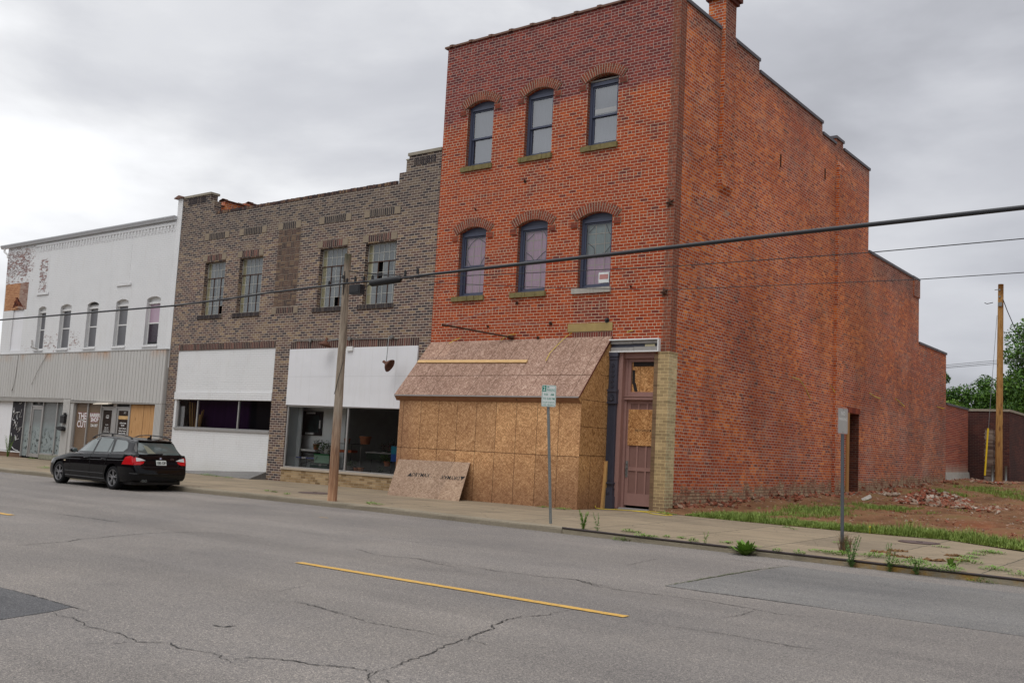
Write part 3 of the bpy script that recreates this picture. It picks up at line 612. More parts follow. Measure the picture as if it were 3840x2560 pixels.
# ================================================================ RED BRICK BUILDING
R = thing('red_brick_building', 'three-storey red brick building with arched windows and a long stepped side wall', 'building', (-4.25, 0, -.05))
UP = [(-7.49, -6.45), (-5.19, -4.18), (-2.95, -1.92)]; LO = [(-7.54, -6.48), (-5.24, -4.16), (-3.03, -1.94)]
holes = [arched(a, 10.14, b, 12.10, .14) for a, b in UP]+[arched(a, 6.0, b, 8.04, .14) for a, b in LO]+[rect(-1.52, -.1, -.40, 4.14)]
mb = MB(); wall(mb, rect(-8.5, -.3, 0, 14.25), holes, M_F, 0., .35); mb.build('front_wall', M['red'], R)
side = [(.35, -.3), (14.05, -.3), (14.05, 3.39), (15.25, 3.39), (15.25, -.3), (28., -.3), (28., 7.05), (23.25, 7.05), (23.25, 9.88), (16.08, 9.88), (16.08, 13.2), (13.0, 13.2), (13.0, 13.45), (12.25, 13.45), (12.25, 13.2), (10.82, 13.2), (10.82, 13.58), (5.24, 13.58), (5.24, 13.94), (.35, 13.94)]
mb = MB(); wall(mb, side, [], M_S, 0., .42); mb.build('side_wall', M['side'], R)
mb = MB(); wall(mb, [(28., 1.35), (32.42, 1.35), (32.42, 4.62), (28., 4.62)], [], M_S, -.0, .3); mb.box(-.3, 32.12, 1.0, -6, 32.42, 4.6)
m = NM('annex_brick', .87, .2); U = m.uv(); rnd, f = m.bricks(m.warp(U, 3., .03), .8, .0865, .0075, .3, 1., 2); u, v, _ = m.sep(U)
c = m.ramp(rnd, [(0, (.20, .04, .028)), (.6, (.29, .055, .03)), (1, (.36, .09, .045))]); c = m.mix(f, c, (.44, .36, .29)); lw = m.mr(m.math('ADD', v, m.math('MULTIPLY', m.noise(U, 2., 4), .7)), 1.7, 2.2, .8, 0.); c = m.mix(lw, c, (.40, .31, .25)); m.set('Base Color', c); M['annex'] = m.m
mb.build('annex_wall', M['annex'], R)
mb = MB(); mb.hexa([(-.3, 27.95, .7), (.10, 27.95, .7), (.12, 32.5, .7), (-.3, 32.5, .7), (-.3, 27.95, 1.35), (.03, 27.95, 1.35), (.05, 32.47, 1.42), (-.3, 32.47, 1.42)]); mb.build('annex_footing', M['stone_grey'], R)
# other sides and roofs of the volume
mb = MB(); mb.box(-8.5, .35, -.3, -8.15, 16., 14.2); mb.box(-8.5, 15.7, 9., -.42, 16., 13.0); mb.box(-8.5, 22.9, 6.5, -.42, 23.2, 9.6); mb.box(-8.5, 16., -.3, -8.15, 28, 9.7); mb.box(-8.5, 27.7, -.3, -.42, 28., 7.0); mb.build('rear_walls', M['side'], R)
mb = MB(); mb.box(-8.15, .35, 13.0, -.42, 15.7, 13.1); mb.box(-8.15, 16., 9.2, -.42, 22.9, 9.3); mb.box(-8.15, 23.2, 6.6, -.42, 27.7, 6.7); mb.box(-6, 28, 4.2, -.3, 32.1, 4.3); mb.build('roof', M['metal_cap'], R)
# metal caps on the stepped parapet
mb = MB()
for y0, y1, zt in ((.30, 2.48, 13.94), (3.3, 5.26, 13.94), (5.27, 10.84, 13.58), (10.85, 12.22, 13.2), (12.2, 13.05, 13.45), (13.07, 16.12, 13.2), (16.14, 22.2, 9.88), (22.22, 23.3, 9.9), (23.3, 28.05, 7.05), (28.08, 32.48, 4.62)):
    mb = MB(); mb.box(-.5, y0, zt, .045, y1, zt+.1)
    for k in range(int((y1-y0)/3)): mb.box(-.505, y0+(k+1)*3-.01, zt+.0, .052, y0+(k+1)*3+.01, zt+.106)
    mb.build('parapet_cap', M['metal_cap'], R)
# pilasters
mb = MB(); mb.box(0, 2.52, 9.3, .13, 3.28, 13.9); mb.hexa([(0, 2.52, 9.1), (.01, 2.52, 9.1), (.01, 3.28, 9.1), (0, 3.28, 9.1), (0, 2.52, 9.3), (.13, 2.52, 9.3), (.13, 3.28, 9.3), (0, 3.28, 9.3)]); mb.build('pilaster', M['side'], R)
mb = MB(); mb.box(0, 12.32, .2, .13, 13.02, 12.4); mb.hexa([(0, 12.32, 12.4), (.13, 12.32, 12.4), (.13, 13.02, 12.4), (0, 13.02, 12.4), (0, 12.32, 12.65), (.01, 12.32, 12.65), (.01, 13.02, 12.65), (0, 13.02, 12.65)]); mb.build('pilaster', M['side'], R)
mb = MB(); mb.box(0, 22.3, 9.1, .05, 23.25, 9.88); mb.build('pilaster', M['side'], R)
# chimney
mb = MB(); mb.box(-.46, 2.55, 13.0, .1, 3.26, 14.95); ch = mb.build('chimney', M['side'], R)
mb = MB(); mb.box(-.53, 2.47, 14.95, .17, 3.34, 15.06); mb.box(-.6, 2.4, 15.06, .24, 3.41, 15.28); mb.box(-.5, 2.5, 15.28, .14, 3.3, 15.5); mb.build('chimney_cap', mat_tint('sooty_brick', [(0, (.12, .045, .035)), (1, (.12, .045, .035))]), ch)
# clay tile coping on the front parapet
mb = MB(); mb.prism([(-8.62, -.05, 14.25), (-8.62, .4, 14.25), (-8.62, .4, 14.31), (-8.62, .18, 14.37), (-8.62, -.05, 14.31)], (8.6, 0, 0))
for k in range(11): x = -8.4+k*.81; mb.prism([(x, -.075, 14.25), (x, .43, 14.25), (x, .43, 14.33), (x, .18, 14.42), (x, -.075, 14.33)], (.11, 0, 0))
mb.build('tile_coping', M['coping'], R)
# voussoir arches
def hood(u0, u1, vs, rise, zret):
    w = (u1-u0)/2; Rr = (w*w+rise*rise)/(2*rise); cu = (u0+u1)/2; cv = vs+rise-Rr; a = math.asin(w/Rr); A = a*1.28; th = .275
    bk = MB(); un = MB(); n = 19
    def P(ang, r_, y): return (cu+r_*math.sin(ang), y, cv+r_*math.cos(ang))
    for k in range(n):
        a0, a1 = -A+2*A*k/n, -A+2*A*(k+1)/n
        bk.hexa([P(a0, Rr, .05), P(a1, Rr, .05), P(a1, Rr, -.028), P(a0, Rr, -.028), P(a0, Rr+th, .05), P(a1, Rr+th, .05), P(a1, Rr+th, -.028), P(a0, Rr+th, -.028)])
        g = .011/Rr
        for r0, r1 in (((0, .125), (.14, th)) if k % 2 else ((0, .20), (.215, th))):
            un.hexa([P(a0+g, Rr+r0, 0), P(a1-g, Rr+r0, 0), P(a1-g, Rr+r0, -.036), P(a0+g, Rr+r0, -.036), P(a0+g, Rr+r1, 0), P(a1-g, Rr+r1, 0), P(a1-g, Rr+r1, -.036), P(a0+g, Rr+r1, -.036)], random.uniform(.15, .8))
    for sgn, ua, ub in ((-1, u0-.30, u0-.055), (1, u1+.055, u1+.29)):
        zt = cv+Rr*math.cos(A)-.005; nrow = max(1, round((zt-zret)/.0865)); hr = (zt-zret)/nrow
        bk.box(ua, -.024, zret, ub, .02, zt)
        for q in range(nrow):
            cuts = [ua, (ua+ub)/2, ub] if q % 2 else [ua, ub]
            for c0, c1 in zip(cuts, cuts[1:]): un.box(c0+.006, -.032, zret+q*hr+.005, c1-.006, 0, zret+(q+1)*hr-.005, random.uniform(.1, .8))
    o = un.build('window_arch', M['red_unit'], R); bk.build('arch_mortar', M['mortar'], o)
for i, (a, b) in enumerate(UP): hood(a, b, 12.10, .14, 11.85)
for i, (a, b) in enumerate(LO): hood(a, b, 8.04, .14, 7.78)
M['curtain'] = plain('pink_curtain', (.86, .60, .72), .9, .1, var=.08, scale=1.5); M['curtain_g'] = plain('grey_green_shade', (.46, .56, .52), .9, .1, var=.06); M['shade'] = plain('grey_blind', (.30, .31, .34), .9, .1, var=.05)
M['cream'] = plain('cream_muntin', (.80, .72, .60), .6, .3)
def sash_window(a, b, v0, vs, rise, style):
    mb = MB(); j = .085; yF = .13
    mb.box(a, yF, v0, a+j, yF+.12, vs); mb.box(b-j, yF, v0, b, yF+.12, vs); mb.box(a+j, yF+.001, v0, b-j, yF+.13, v0+.06)
    top = vs if style != 'open' else vs-.02
    mb.box(a+j, yF+.001, top-.10, b-j, yF+.12, top-.02)
    mb.box(a+j, yF-.02, top-.13, b-j, yF+.1, top-.095)
    if style != 'open':
        arc = arched(a, vs-.02, b, vs, rise); mb.prism([(u, yF+.03, v) for u, v in arc], (0, .05, 0))
    w = mb.build('window', M['blue'], R)
    if style == 'open':
        m2 = MB(); m2.box(a, yF-.02, vs-.02, b, yF+.04, vs+.025); m2.build('head_board', M['grey_wood'], w)
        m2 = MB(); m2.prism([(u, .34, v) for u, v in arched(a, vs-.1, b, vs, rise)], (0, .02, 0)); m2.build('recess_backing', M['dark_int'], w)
    zt = top-.13; zm = v0+.06+(zt-v0-.06)*.485
    for (z0, z1, y) in ((v0+.06, zm+.02, yF+.075), (zm-.02, zt, yF+.03)):
        s = MB(); f_ = .05
        s.box(a+j, y, z0, a+j+f_, y+.04, z1); s.box(b-j-f_, y, z0, b-j, y+.04, z1); s.box(a+j+f_, y+.001, z0, b-j-f_, y+.04, z0+(.075 if z0 < zm-.1 else .05)); s.box(a+j+f_, y+.001, z1-.05, b-j-f_, y+.04, z1)
        so = s.build('sash', M['blue'] if style in ('pink', 'green') else M['blue'], w)
        p = MB(); p.face([(a+j+f_, y+.02, z0+.05), (b-j-f_, y+.02, z0+.05), (b-j-f_, y+.02, z1-.05), (a+j+f_, y+.02, z1-.05)]); p.build('pane', M['glass_mid'] if style in ('pink', 'green') else M['glass_dark'], so)
    c = MB(); n = 26
    for (z0, z1, mt) in (((v0, zm, 'curtain'), (zm, zt, 'curtain_g' if style == 'green' else 'curtain')) if style in ('pink', 'green') else ((v0, zt, 'shade'),)):
        c = MB()
        for k in range(n):
            u0 = a+j+(b-a-2*j)*k/n; u1 = a+j+(b-a-2*j)*(k+1)/n; y0 = yF+.16+.006*math.sin(k*1.9); y1 = yF+.16+.006*math.sin((k+1)*1.9)
            c.face([(u0, y0, z0), (u1, y1, z0), (u1, y1, z1), (u0, y0, z1)])
        c.build('curtain' if 'curtain' in mt else 'blind', M[mt], w)
    if style in ('pink', 'green'):
        g = MB()
        for k in (1, 2): u = a+j+(b-a-2*j)*k/3; g.box(u-.010, yF+.135, v0+.1, u+.010, yF+.148, zt-.05)
        for k in (1, 2, 4, 5): z = v0+.1+(zt-v0-.1)*k/6; g.box(a+j+.05, yF+.136, z-.010, b-j-.05, yF+.149, z+.010)
        g.build('muntin_grid', M['cream'], w)
    if style == 'board':
        pass
    return w
for i, (a, b) in enumerate(UP):
    w = sash_window(a, b, 10.14, 12.10, .14, 'open' if i == 2 else 'plain')
    if i == 2: g = MB(); g.box(a+.14, .20, 11.14, b-.14, .21, 11.28); g.build('board_behind_pane', M['cream'], w)
for i, (a, b) in enumerate(LO):
    w = sash_window(a, b, 6.0, 8.04, .14, 'green' if i == 2 else 'pink')
    if i == 2:
        g = MB(); g.box(-2.45, .205, 6.16, -2.10, .21, 6.46); sg = g.build('window_notice', M['sign_white'], w)
        g = MB(); g.box(-2.42, .2035, 6.26, -2.13, .2048, 6.40); g.build('notice_red_field', M['faded_red'], sg)
    # leading-like loose cords that hang behind the glass
    r_ = random.Random(i); g = MB(); cx = (a+b)/2
    pts = [[(a+.15, 7.55), (a+.28, 7.72), (cx, 7.88), (b-.25, 7.72), (b-.15, 7.6)], [(a+.15, 7.2), (a+.25, 7.05), (a+.3, 6.98)], [(b-.15, 7.35), (b-.3, 7.15), (b-.38, 6.98)]] if i == 0 else [[(a+.15, 7.25), (a+.35, 7.12), (cx-.1, 7.0), (cx, 7.0), (b-.3, 7.2), (b-.15, 7.27)], [(a+.15, 7.6), (a+.4, 7.8)], [(b-.3, 7.84), (b-.15, 7.6)]] if i == 1 else [[(a+.15, 7.35), (a+.35, 7.2), (a+.38, 7.0), (a+.45, 6.9)], [(b-.15, 7.25), (b-.35, 7.05), (b-.42, 6.9)], [(b-.35, 7.85), (b-.25, 7.6), (b-.15, 7.5)], [(a+.15, 7.65), (a+.35, 7.82)]]
    for q in pts: g.tube([(u, .258, v) for u, v in q], .010, 5)
    g.build('hanging_cord', M['ink'], w)
for i, (a, b) in enumerate(UP+LO):
    z = 10.14 if i < 3 else 6.0; mt = 'stone_grey' if i == 5 else 'stone'; g = MB(); r_ = random.Random(i); n = 14
    x0, x1 = a-.16, b+.05
    for k in range(n):
        u0, u1 = x0+(x1-x0)*k/n, x0+(x1-x0)*(k+1)/n; p0 = -.06+r_.uniform(-.018, .012); 
        g.hexa([(u0, p0, z-.155), (u1, p0, z-.155), (u1, .13, z-.155), (u0, .13, z-.155), (u0, p0-.01, z-.008), (u1, p0-.01, z-.008), (u1, .13, z-.002), (u0, .13, z-.002)])
    g.build('window_sill', M[mt], R)
# star anchors, hooks, old awning rod
def star(x, y, z, rr=.15):
    g = MB(); P = []
    for k in range(10): a_ = PI/2+k*PI/5+.25; r_ = rr if k % 2 == 0 else rr*.40; P.append((x+r_*math.cos(a_), y, z+r_*math.sin(a_)))
    for k in range(10): g.face([P[k], P[(k+1) % 10], (x, y-.05, z)]); g.face([P[(k+1) % 10], P[k], (x, y+.05, z)])
    g.build('star_anchor', M['rust'], R)
star(-.13, -.03, 8.18); star(-.2, -.03, 5.74)
g = MB(); g.box(-3.27, -.025, 4.76, -1.79, .05, 4.99); g.build('stone_lintel', M['stone_yellow'], R)
g = MB(); g.box(-3.12, -.003, 4.575, -1.78, .02, 4.745); s_ = g.build('soldier_mortar', M['mortar'], R)
g = MB(); brick_run(g, -3.12, -1.78, 4.585, 4.735, .08, M_F, 0., .008, .018); g.build('soldier_course', mat_tint('soldier_red', [(0, (.10, .03, .027)), (1, (.22, .05, .035))]), s_)
g = MB(); g.tube([(-7.2, -.85, 4.99), (-5.25, -.05, 4.66)], .028, 8); g.tube([(-7.28, -.88, 5.0), (-7.12, -.82, 4.97)], .04, 8); g.tube([(-5.33, -.1, 4.67), (-5.2, -.02, 4.66)], .06, 8); rod = g.build('awning_rod', M['rust'], R, smooth=True)
g = MB(); g.tube([(-7.18, -.84, 5.01), (-5.14, -.04, 5.69)], .006, 5); g.tube([(-7.18, -.84, 5.01), (-3.88, -.03, 5.02)], .005, 5); g.build('stay_wire', M['galv'], rod)
for x, z, s in ((-5.14, 5.69, .05), (-3.88, 5.03, .06), (-6.95, 7.0+1.72, .03), (-5.07, 9.38, .05), (-6.2, 5.02, .04), (-1.97, 5.05, .075), (-4.3, 4.62, .05), (-1.25, 5.95, .03)):
    g = MB(); g.tube([(x, .01, z), (x, -.05, z), (x+.02, -.09, z+.03)], s*.45, 6); g.lathe([(0, -.02), (s, -.02), (s, .0), (0, .01)], (x, -.01, z), 'y', 8); g.build('wall_hook', M['rust'] if x != -1.97 else M['black'], R)
# entrance: header box, iron column, frame, transom, door
g = MB(); x0, x1, z0, z1 = -1.80, -.27, 4.14, 4.50
g.box(x0, -.13, z1-.035, x1, .0, z1); g.box(x0, -.13, z0, x1, .0, z0+.03); g.box(x1-.03, -.131, z0, x1+.002, 0, z1+.002)
hb = g.build('header_frame', M['wframe'], R)
g = MB(); g.box(x0+.02, -.07, z1-.13, -1.1, -.01, z1-.04); g.box(-1.09, -.075, z1-.125, x1-.04, -.01, z1-.04); g.box(x0+.03, -.08, z0+.035, -1.05, -.01, z0+.135); g.box(-1.04, -.085, z0+.035, x1-.04, -.01, z0+.145); g.build('old_board', M['grey_wood'], hb)
g = MB(); g.box(x0+.02, -.02, z0+.02, x1-.04, -.005, z1-.02); g.build('header_back', M['iron'], hb)
g = MB(); g.box(-.72, -.05, z0+.14, -.42, -.02, z1-.15); g.build('torn_insulation', plain('insulation', (.45, .40, .26), .95, .1, var=.4, scale=20), hb)
cx0, cx1 = -1.78, -1.53
g = MB(); g.box(cx0, -.10, .45, cx1, .1, 4.12); g.box(cx0-.02, -.13, 4.02, cx1+.02, .1, 4.135); g.box(cx0-.01, -.12, 3.95, cx1+.01, .1, 3.99); g.box(cx0-.03, -.15, 3.06, cx1+.03, .1, 3.13); g.box(cx0-.02, -.13, 2.78, cx1+.02, .1, 3.06); g.box(cx0-.03, -.15, 2.74, cx1+.03, .1, 2.78)
g.box(cx0-.04, -.15, -.12, cx1+.04, .1, .25); g.box(cx0-.02, -.14, .25, cx1+.02, .1, .45); g.box(cx0-.03, -.15, .58, cx1+.03, .1, .62); g.box(cx0-.02, -.13, .42, cx1+.02, .1, .47)
for k in range(5): z = 3.24+k*.14; g.lathe([(.055, 0), (.055, -.02), (.035, -.02), (.035, -.008), (.015, -.008), (.012, -.025), (0, -.025)], ((cx0+cx1)/2, -.10, z), 'y', 14)
g.lathe([(.05, 0), (.05, -.02), (.03, -.02), (.03, -.008), (.0, -.02)], ((cx0+cx1)/2, -.14, .35), 'y', 14)
for k in range(5): x = cx0+.05+k*.037; g.box(x, -.112, .66, x+.018, -.1, 2.7)
for k in range(7): a_ = PI*(.1+.8*k/6); g.tube([(-1.655, -.145, 2.82), (-1.655+.1*math.cos(a_), -.15, 2.82+.19*math.sin(a_))], .012, 5)
g.build('iron_column', M['iron'], R)
g = MB(); g.box(-1.53, -.02, -.06, -1.40, .25, 4.14); g.box(-1.40, .06, 3.99, -.40, .25, 4.14); g.box(-1.40, .14, -.03, -1.33, .30, 4.0); g.box(-.45, .14, -.03, -.40, .30, 4.0)
g.box(-1.40, .10, 2.86, -.42, .28, 2.97); g.box(-1.40, .08, 2.95, -.42, .28, 2.985); g.box(-1.38, .09, 2.87, -.42, .28, 2.895)
g.box(-1.33, .16, 3.90, -.45, .26, 4.0); g.box(-1.33, .16, 2.98, -.45, .26, 3.08); g.box(-1.33, .162, 3.08, -1.24, .26, 3.9); g.build('door_frame', M['mauve'], R)
g = MB(); g.box(-1.24, .22, 3.08, -.45, .235, 3.9); tb = g.build('transom_board', M['osb_fresh'], R)
g = MB(); g.box(-1.20, .212, 3.78, -.56, .219, 3.90); g.hexa([(-1.23, .215, 3.30), (-1.14, .215, 3.30), (-1.14, .221, 3.30), (-1.23, .221, 3.30), (-1.23, .213, 3.68), (-1.15, .213, 3.68), (-1.15, .219, 3.68), (-1.23, .219, 3.68)]); g.hexa([(-1.15, .214, 3.10), (-1.05, .214, 3.10), (-1.05, .221, 3.10), (-1.15, .221, 3.10), (-1.21, .214, 3.34), (-1.12, .214, 3.34), (-1.12, .221, 3.34), (-1.21, .221, 3.34)]); g.build('black_tape', M['ink'], tb)
g = MB(); g.box(-.99, .2175, 3.08, -.985, .2195, 3.9); g.build('joint_line', M['joint'], tb)
# door leaf with sunk panels
door = MB(); dx0, dx1, dz0, dz1 = -1.33, -.45, .04, 2.86
outl = rect(dx0, dz0, dx1, dz1); hs = []
for (a, b) in ((.10, .32), (.37, .59), (.64, .80)):
    hs.append(rect(dx0+a, 2.62, dx0+b, 2.76)); hs.append(rect(dx0+a, .36, dx0+b, .96)); hs.append(rect(dx0+a, 1.06, dx0+b, 1.66))
hs.append(rect(dx0+.10, 1.74, dx0+.80, 2.54))
wall(door, outl, hs, M_F, .2, .02); d_ = door.build('door', M['mauve'], R)
g = MB(); g.box(dx0, .225, dz0, dx1, .25, dz1); g.build('panel_field', M['mauve_dark'], d_)
for (a, b) in ((.14, .28), (.41, .55), (.68, .77)):
    pass
g = MB(); g.box(-1.285, .185, 1.64, -.455, .198, 2.61); db = g.build('door_board', M['osb_fresh'], d_)
text_obj('DOWN PORE', .085, M['ink'], 'board_lettering', db, face_front(-.84, .1835, 2.05, PI), .0005, .9)
g = MB(); g.prism([(-.60, .1835, 2.02), (-.60, .1835, 2.09), (-.555, .1835, 2.03)], (0, .001, 0)); g.build('board_mark', M['ink'], db)
g = MB(); g.box(-1.315, .185, .78, -1.25, .2, 1.22); g.tube([(-1.28, .18, .85), (-1.28, .14, .88), (-1.28, .135, 1.02), (-1.28, .18, 1.06)], .013, 6); g.lathe([(.0, -.04), (.022, -.03), (.022, 0)], (-1.28, .185, 1.15), 'y', 10); g.build('handle', M['galv'], d_)
g = MB(); g.box(-1.53, .02, -.09, -.40, .3, -.03); g.box(-1.36, -.06, -.1, -.44, .2, -.045); g.build('threshold', M['grey_wood'], R)
# buff brick corner pier
g = MB(); g.box(-.30, -.055, -.10, .02, .30, 4.10); g.box(-.31, -.07, 4.10, .045, .40, 4.14); g.build('corner_pier', M['pier'], R)
g = MB(); g.box(.02, -.052, -.10, .035, .39, 4.10); g.build('pier_side_facing', mat_pier((.54, .41, .235), 'pale_pier_brick'), R)
g = MB(); g.box(-.43, -.035, -.1, -.30, .20, 4.09); g.build('pier_return', mat_pier((.17, .105, .06), 'brown_pier_brick'), R)
# side doorway
g = MB(); g.box(-.02, 13.80, .35, .05, 14.04, 3.38); g.build('side_door_post', plain('aged_lumber', (.38, .20, .07), .8, .2, var=.25, scale=5), R)
dk = NM('reveal_painted_shade', .9, .1); rn_, f_b = dk.bricks(dk.warp(dk.uv(), 6., .01), .238, .0865, .006, .15, 1., 2); dk.set('Base Color', dk.mix(f_b, dk.mix(rn_, (.075, .024, .018), (.15, .045, .028)), (.16, .12, .09)))
g = MB(); g.box(-.41, 15.235, .36, -.002, 15.25, 3.38); g.build('door_reveal', dk.m, R)  # darker brick liner: the doorway's shade is put into its colour
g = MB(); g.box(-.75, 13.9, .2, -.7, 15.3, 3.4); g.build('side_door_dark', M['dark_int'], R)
g = MB(); g.box(-.6, 13.85, .22, .2, 15.35, .38); g.build('doorstep', M['stone_grey'], R)
g = MB(); brick_run(g, 13.85, 15.35, 3.39, 3.60, .075, M_S, 0., .008, .012); g.build('door_lintel', mat_tint('lintel_side', RED_STOPS), R)
g = MB(); g.box(-.44, 14.06, .3, -.40, 14.5, 3.38); g.build('side_jamb', M['dark_int'], R)
for y, z0, z1 in ((7.05, 11.0, 11.42), (11.1, 11.6, 12.0)): g = MB(); g.box(0, y, z0, .03, y+.05, z1); g.build('wall_tie', M['rust'], R)
# faint remains of the painted wall sign (old letters, mostly worn away)
for y, s in ((10.0, 'P'), (11.35, 'T'), (14.0, 'L'), (14.4, 'I'), (14.8, 'G'), (15.4, 'H'), (15.95, 'T'), (19.6, 'A'), (20.3, 'I'), (20.9, 'L')):
    text_obj(s, .5, M['ghost'] if 'ghost' in M else M.setdefault('ghost', (lambda m: (m.set('Base Color', (.5, .42, .36)), m.set('Alpha', m.mr(m.noise(m.geo(), 9., 5, .8), .50, .62, 0., .7)), m.m)[2])(NM('ghost_paint', .9, .1))), 'ghost_letter', R, Matrix.Translation((.006, y, 4.88)) @ Matrix.Rotation(PI/2, 4, 'Z') @ Matrix.Rotation(PI/2, 4, 'X'), .0005)

# ================================================================ OSB HOARDING
H = thing('osb_hoarding', 'tall chipboard hoarding with a sloping roof over the shopfront of the red building', 'hoarding', (-5, -.7, -.13))
Yh = -1.4; X0, X1 = -8.34, -1.79; ZT = 2.74
g = MB(); g.box(X0, Yh, -.14, X1, Yh+.02, ZT); fw_ = g.build('front_sheeting', M['osb'], H)
g = MB()
for k in range(1, 10):
    x = -8.17+(k-1)*.712
    if x < X1-.02: g.box(x-.005, Yh-.0025, -.12, x+.005, Yh-.0005, ZT-.06)
g.box(X0, Yh-.0025, 1.255, X1, Yh-.0005, 1.267); g.build('sheet_joint', M['joint'], fw_)
g = MB(); sd_ = [(Yh+.02, -.13), (-.03, -.10), (-.03, 4.44), (Yh-.1, 2.86), (Yh-.1, 2.74), (Yh+.02, 2.62)]
g.prism([(X1, y, z) for y, z in sd_], (-.02, 0, 0)); sw = g.build('side_sheeting', M['osb_side'], H)
g = MB(); g.prism([(X0, y, z) for y, z in sd_], (.02, 0, 0)); g.build('side_sheeting', M['osb_side'], H)
g = MB()
for z in (1.30, 2.05, 2.76): g.box(X1, Yh+.02, z, X1+.0025, -.04, z+.012)
g.box(X1, -.5, 3.48, X1+.0025, -.04, 3.492); g.box(X1, -.85, -.1, X1+.002, -.842, 1.3); g.build('sheet_joint', M['joint'], sw)
# roof: slope from (Yh-.12, 2.84) to (0, 4.6)
ra, rb_ = Vector((0, Yh-.13, 2.83)), Vector((0, -.012, 4.60)); sl = (rb_-ra); nrm = Vector((0, -sl.z, sl.y)).normalized()
def RP(x, t, h=0.): q = ra+sl*t+nrm*h; return (x, q.y, q.z)
RX0, RX1 = -8.47, -1.80
g = MB(); g.hexa([RP(RX0, 0, -.02), RP(RX1+.02, 0, -.02), RP(RX1+.02, 1, -.02), RP(RX0, 1, -.02), RP(RX0, 0), RP(RX1+.02, 0), RP(RX1+.02, 1), RP(RX0, 1)]); rf = g.build('roof_sheeting', M['osb_roof'], H)
g = MB()
for k in range(1, 10): x = RX0+k*.712; g.hexa([RP(x-.004, 0, .0004), RP(x+.004, 0, .0004), RP(x+.004, 1, .0004), RP(x-.004, 1, .0004), RP(x-.004, 0, .002), RP(x+.004, 0, .002), RP(x+.004, 1, .002), RP(x-.004, 1, .002)])
g.hexa([RP(RX0, .34, .0004), RP(RX1, .34, .0004), RP(RX1, .347, .0004), RP(RX0, .347, .0004), RP(RX0, .34, .0022), RP(RX1, .34, .0022), RP(RX1, .347, .0022), RP(RX0, .347, .0022)])
g.build('sheet_joint', M['joint'], rf)
g = MB(); g.prism([(RX0, Yh-.12, 2.82), (RX0, Yh-.12, 2.80), (RX0, Yh-.02, 2.665), (RX0, Yh+.0, 2.665), (RX0, Yh+.0, 2.82)], (RX1-RX0, 0, 0)); g.build('eave_board', M['fascia'], H)
g = MB(); g.box(RX0, Yh-.145, 2.795, RX1, Yh-.12, 2.825); g.build('drip_edge', M['alu'], H)
g = MB(); g.hexa([RP(RX1+.02, 0, -.03), RP(RX1+.03, 0, -.03), RP(RX1+.03, 1, -.03), RP(RX1+.02, 1, -.03), RP(RX1+.02, 0, .005), RP(RX1+.03, 0, .005), RP(RX1+.03, 1, .005), RP(RX1+.02, 1, .005)]); g.build('barge_edge', plain('dark_red_edge', (.12, .03, .02)), H)
g = MB(); g.hexa([RP(-8.42, .585, .003), RP(-4.17, .555, .003), RP(-4.17, .60, .003), RP(-8.42, .63, .003), RP(-8.42, .585, .04), RP(-4.17, .555, .04), RP(-4.17, .60, .04), RP(-8.42, .63, .04)]); g.build('roof_batten', M['lumber'], H)
# leaning sheet
LB = thing('leaning_board', 'loose faded chipboard sheet leaning against the hoarding with its printed marks upside down', 'board', (-6.7, -1.9, -.14))
zb = -.12; pa = at(1450, 1200+1300/1.96, 2, zb-.03)
A_ = Vector((-8.0, -2.15, -.14)); B_ = Vector((-5.22, -2.12, -.15)); top_y = -1.43
D_ = Vector(at(1450+88/1.96, 1200+1020/1.96, 1, top_y))
A_ = Vector(at(1450+0/1.96-1.5, 1200+1300/1.96, 1, -2.1)); B_ = Vector(at(1450+525/1.96, 1200+1343/1.96, 1, -2.1))
C_ = B_+(D_-A_)*1.0+(B_-A_)*.012
nn = (B_-A_).cross(D_-A_).normalized()*.015
g = MB(); g.hexa([A_, B_, C_, D_, A_-nn, B_-nn, C_-nn, D_-nn]); lb = g.build('sheet', M['osb_board'], LB)
ex = (B_-A_).normalized(); ez = (D_-A_); ez = (ez-ex*ez.dot(ex)).normalized(); en = ex.cross(ez)
def LBM(u, v, rot=0., mir=False):
    o = A_+ex*u+ez*v+(en*.002 if en.y < 0 else -en*.002)
    MM = Matrix(((ex.x, ez.x, en.x, o.x), (ex.y, ez.y, en.y, o.y), (ex.z, ez.z, en.z, o.z), (0, 0, 0, 1)))
    return MM @ Matrix.Rotation(rot, 4, 'Z') @ (Matrix.Diagonal((-1, 1, 1, 1)) if mir else Matrix.Identity(4))
text_obj('DRYMAX', .17, M['ink'], 'printed_mark', lb, LBM(.93, .80), .0005, 1.0, bold=.002); text_obj('DRYMAX', .17, M['ink'], 'printed_mark', lb, LBM(2.08, .78, PI), .0005, 1.0, bold=.002)
g = MB()
for u, s in ((.52, 1), (2.52, -1)):
    pts = [A_+ex*(u+a)+ez*(.80-(.0 if s > 0 else .02)+b*s)+(en if en.y < 0 else -en)*.002 for a, b in ((-.1, -.06), (.08, -.06), (0, .07))]; g.prism(pts, (0, -.001, 0))
g.build('printed_triangle', M['ink'], lb)
g = MB(); r_ = random.Random(4)
for k in range(26):
    u, v = r_.uniform(.3, 2.6), r_.choice([.03, .05, .75, r_.uniform(.1, 1.)]); w = r_.uniform(.01, .05)
    g.prism([A_+ex*(u+a)+ez*(v+b)+(en if en.y < 0 else -en)*.002 for a, b in ((0, 0), (w, 0), (w, .008), (0, .008))], (0, -.001, 0))
g.build('printed_speck', M['ink'], lb)
g = MB(); pz = at(2150+230/1.96, 1200+1390/1.96, 2, -.09)
g.hexa([(-1.83, -.26, -.12), (-1.72, -.26, -.12), (-1.72, -.16, -.12), (-1.83, -.16, -.12), (-1.80, -.13, 1.18), (-1.70, -.13, 1.18), (-1.70, -.03, 1.18), (-1.80, -.03, 1.18)])
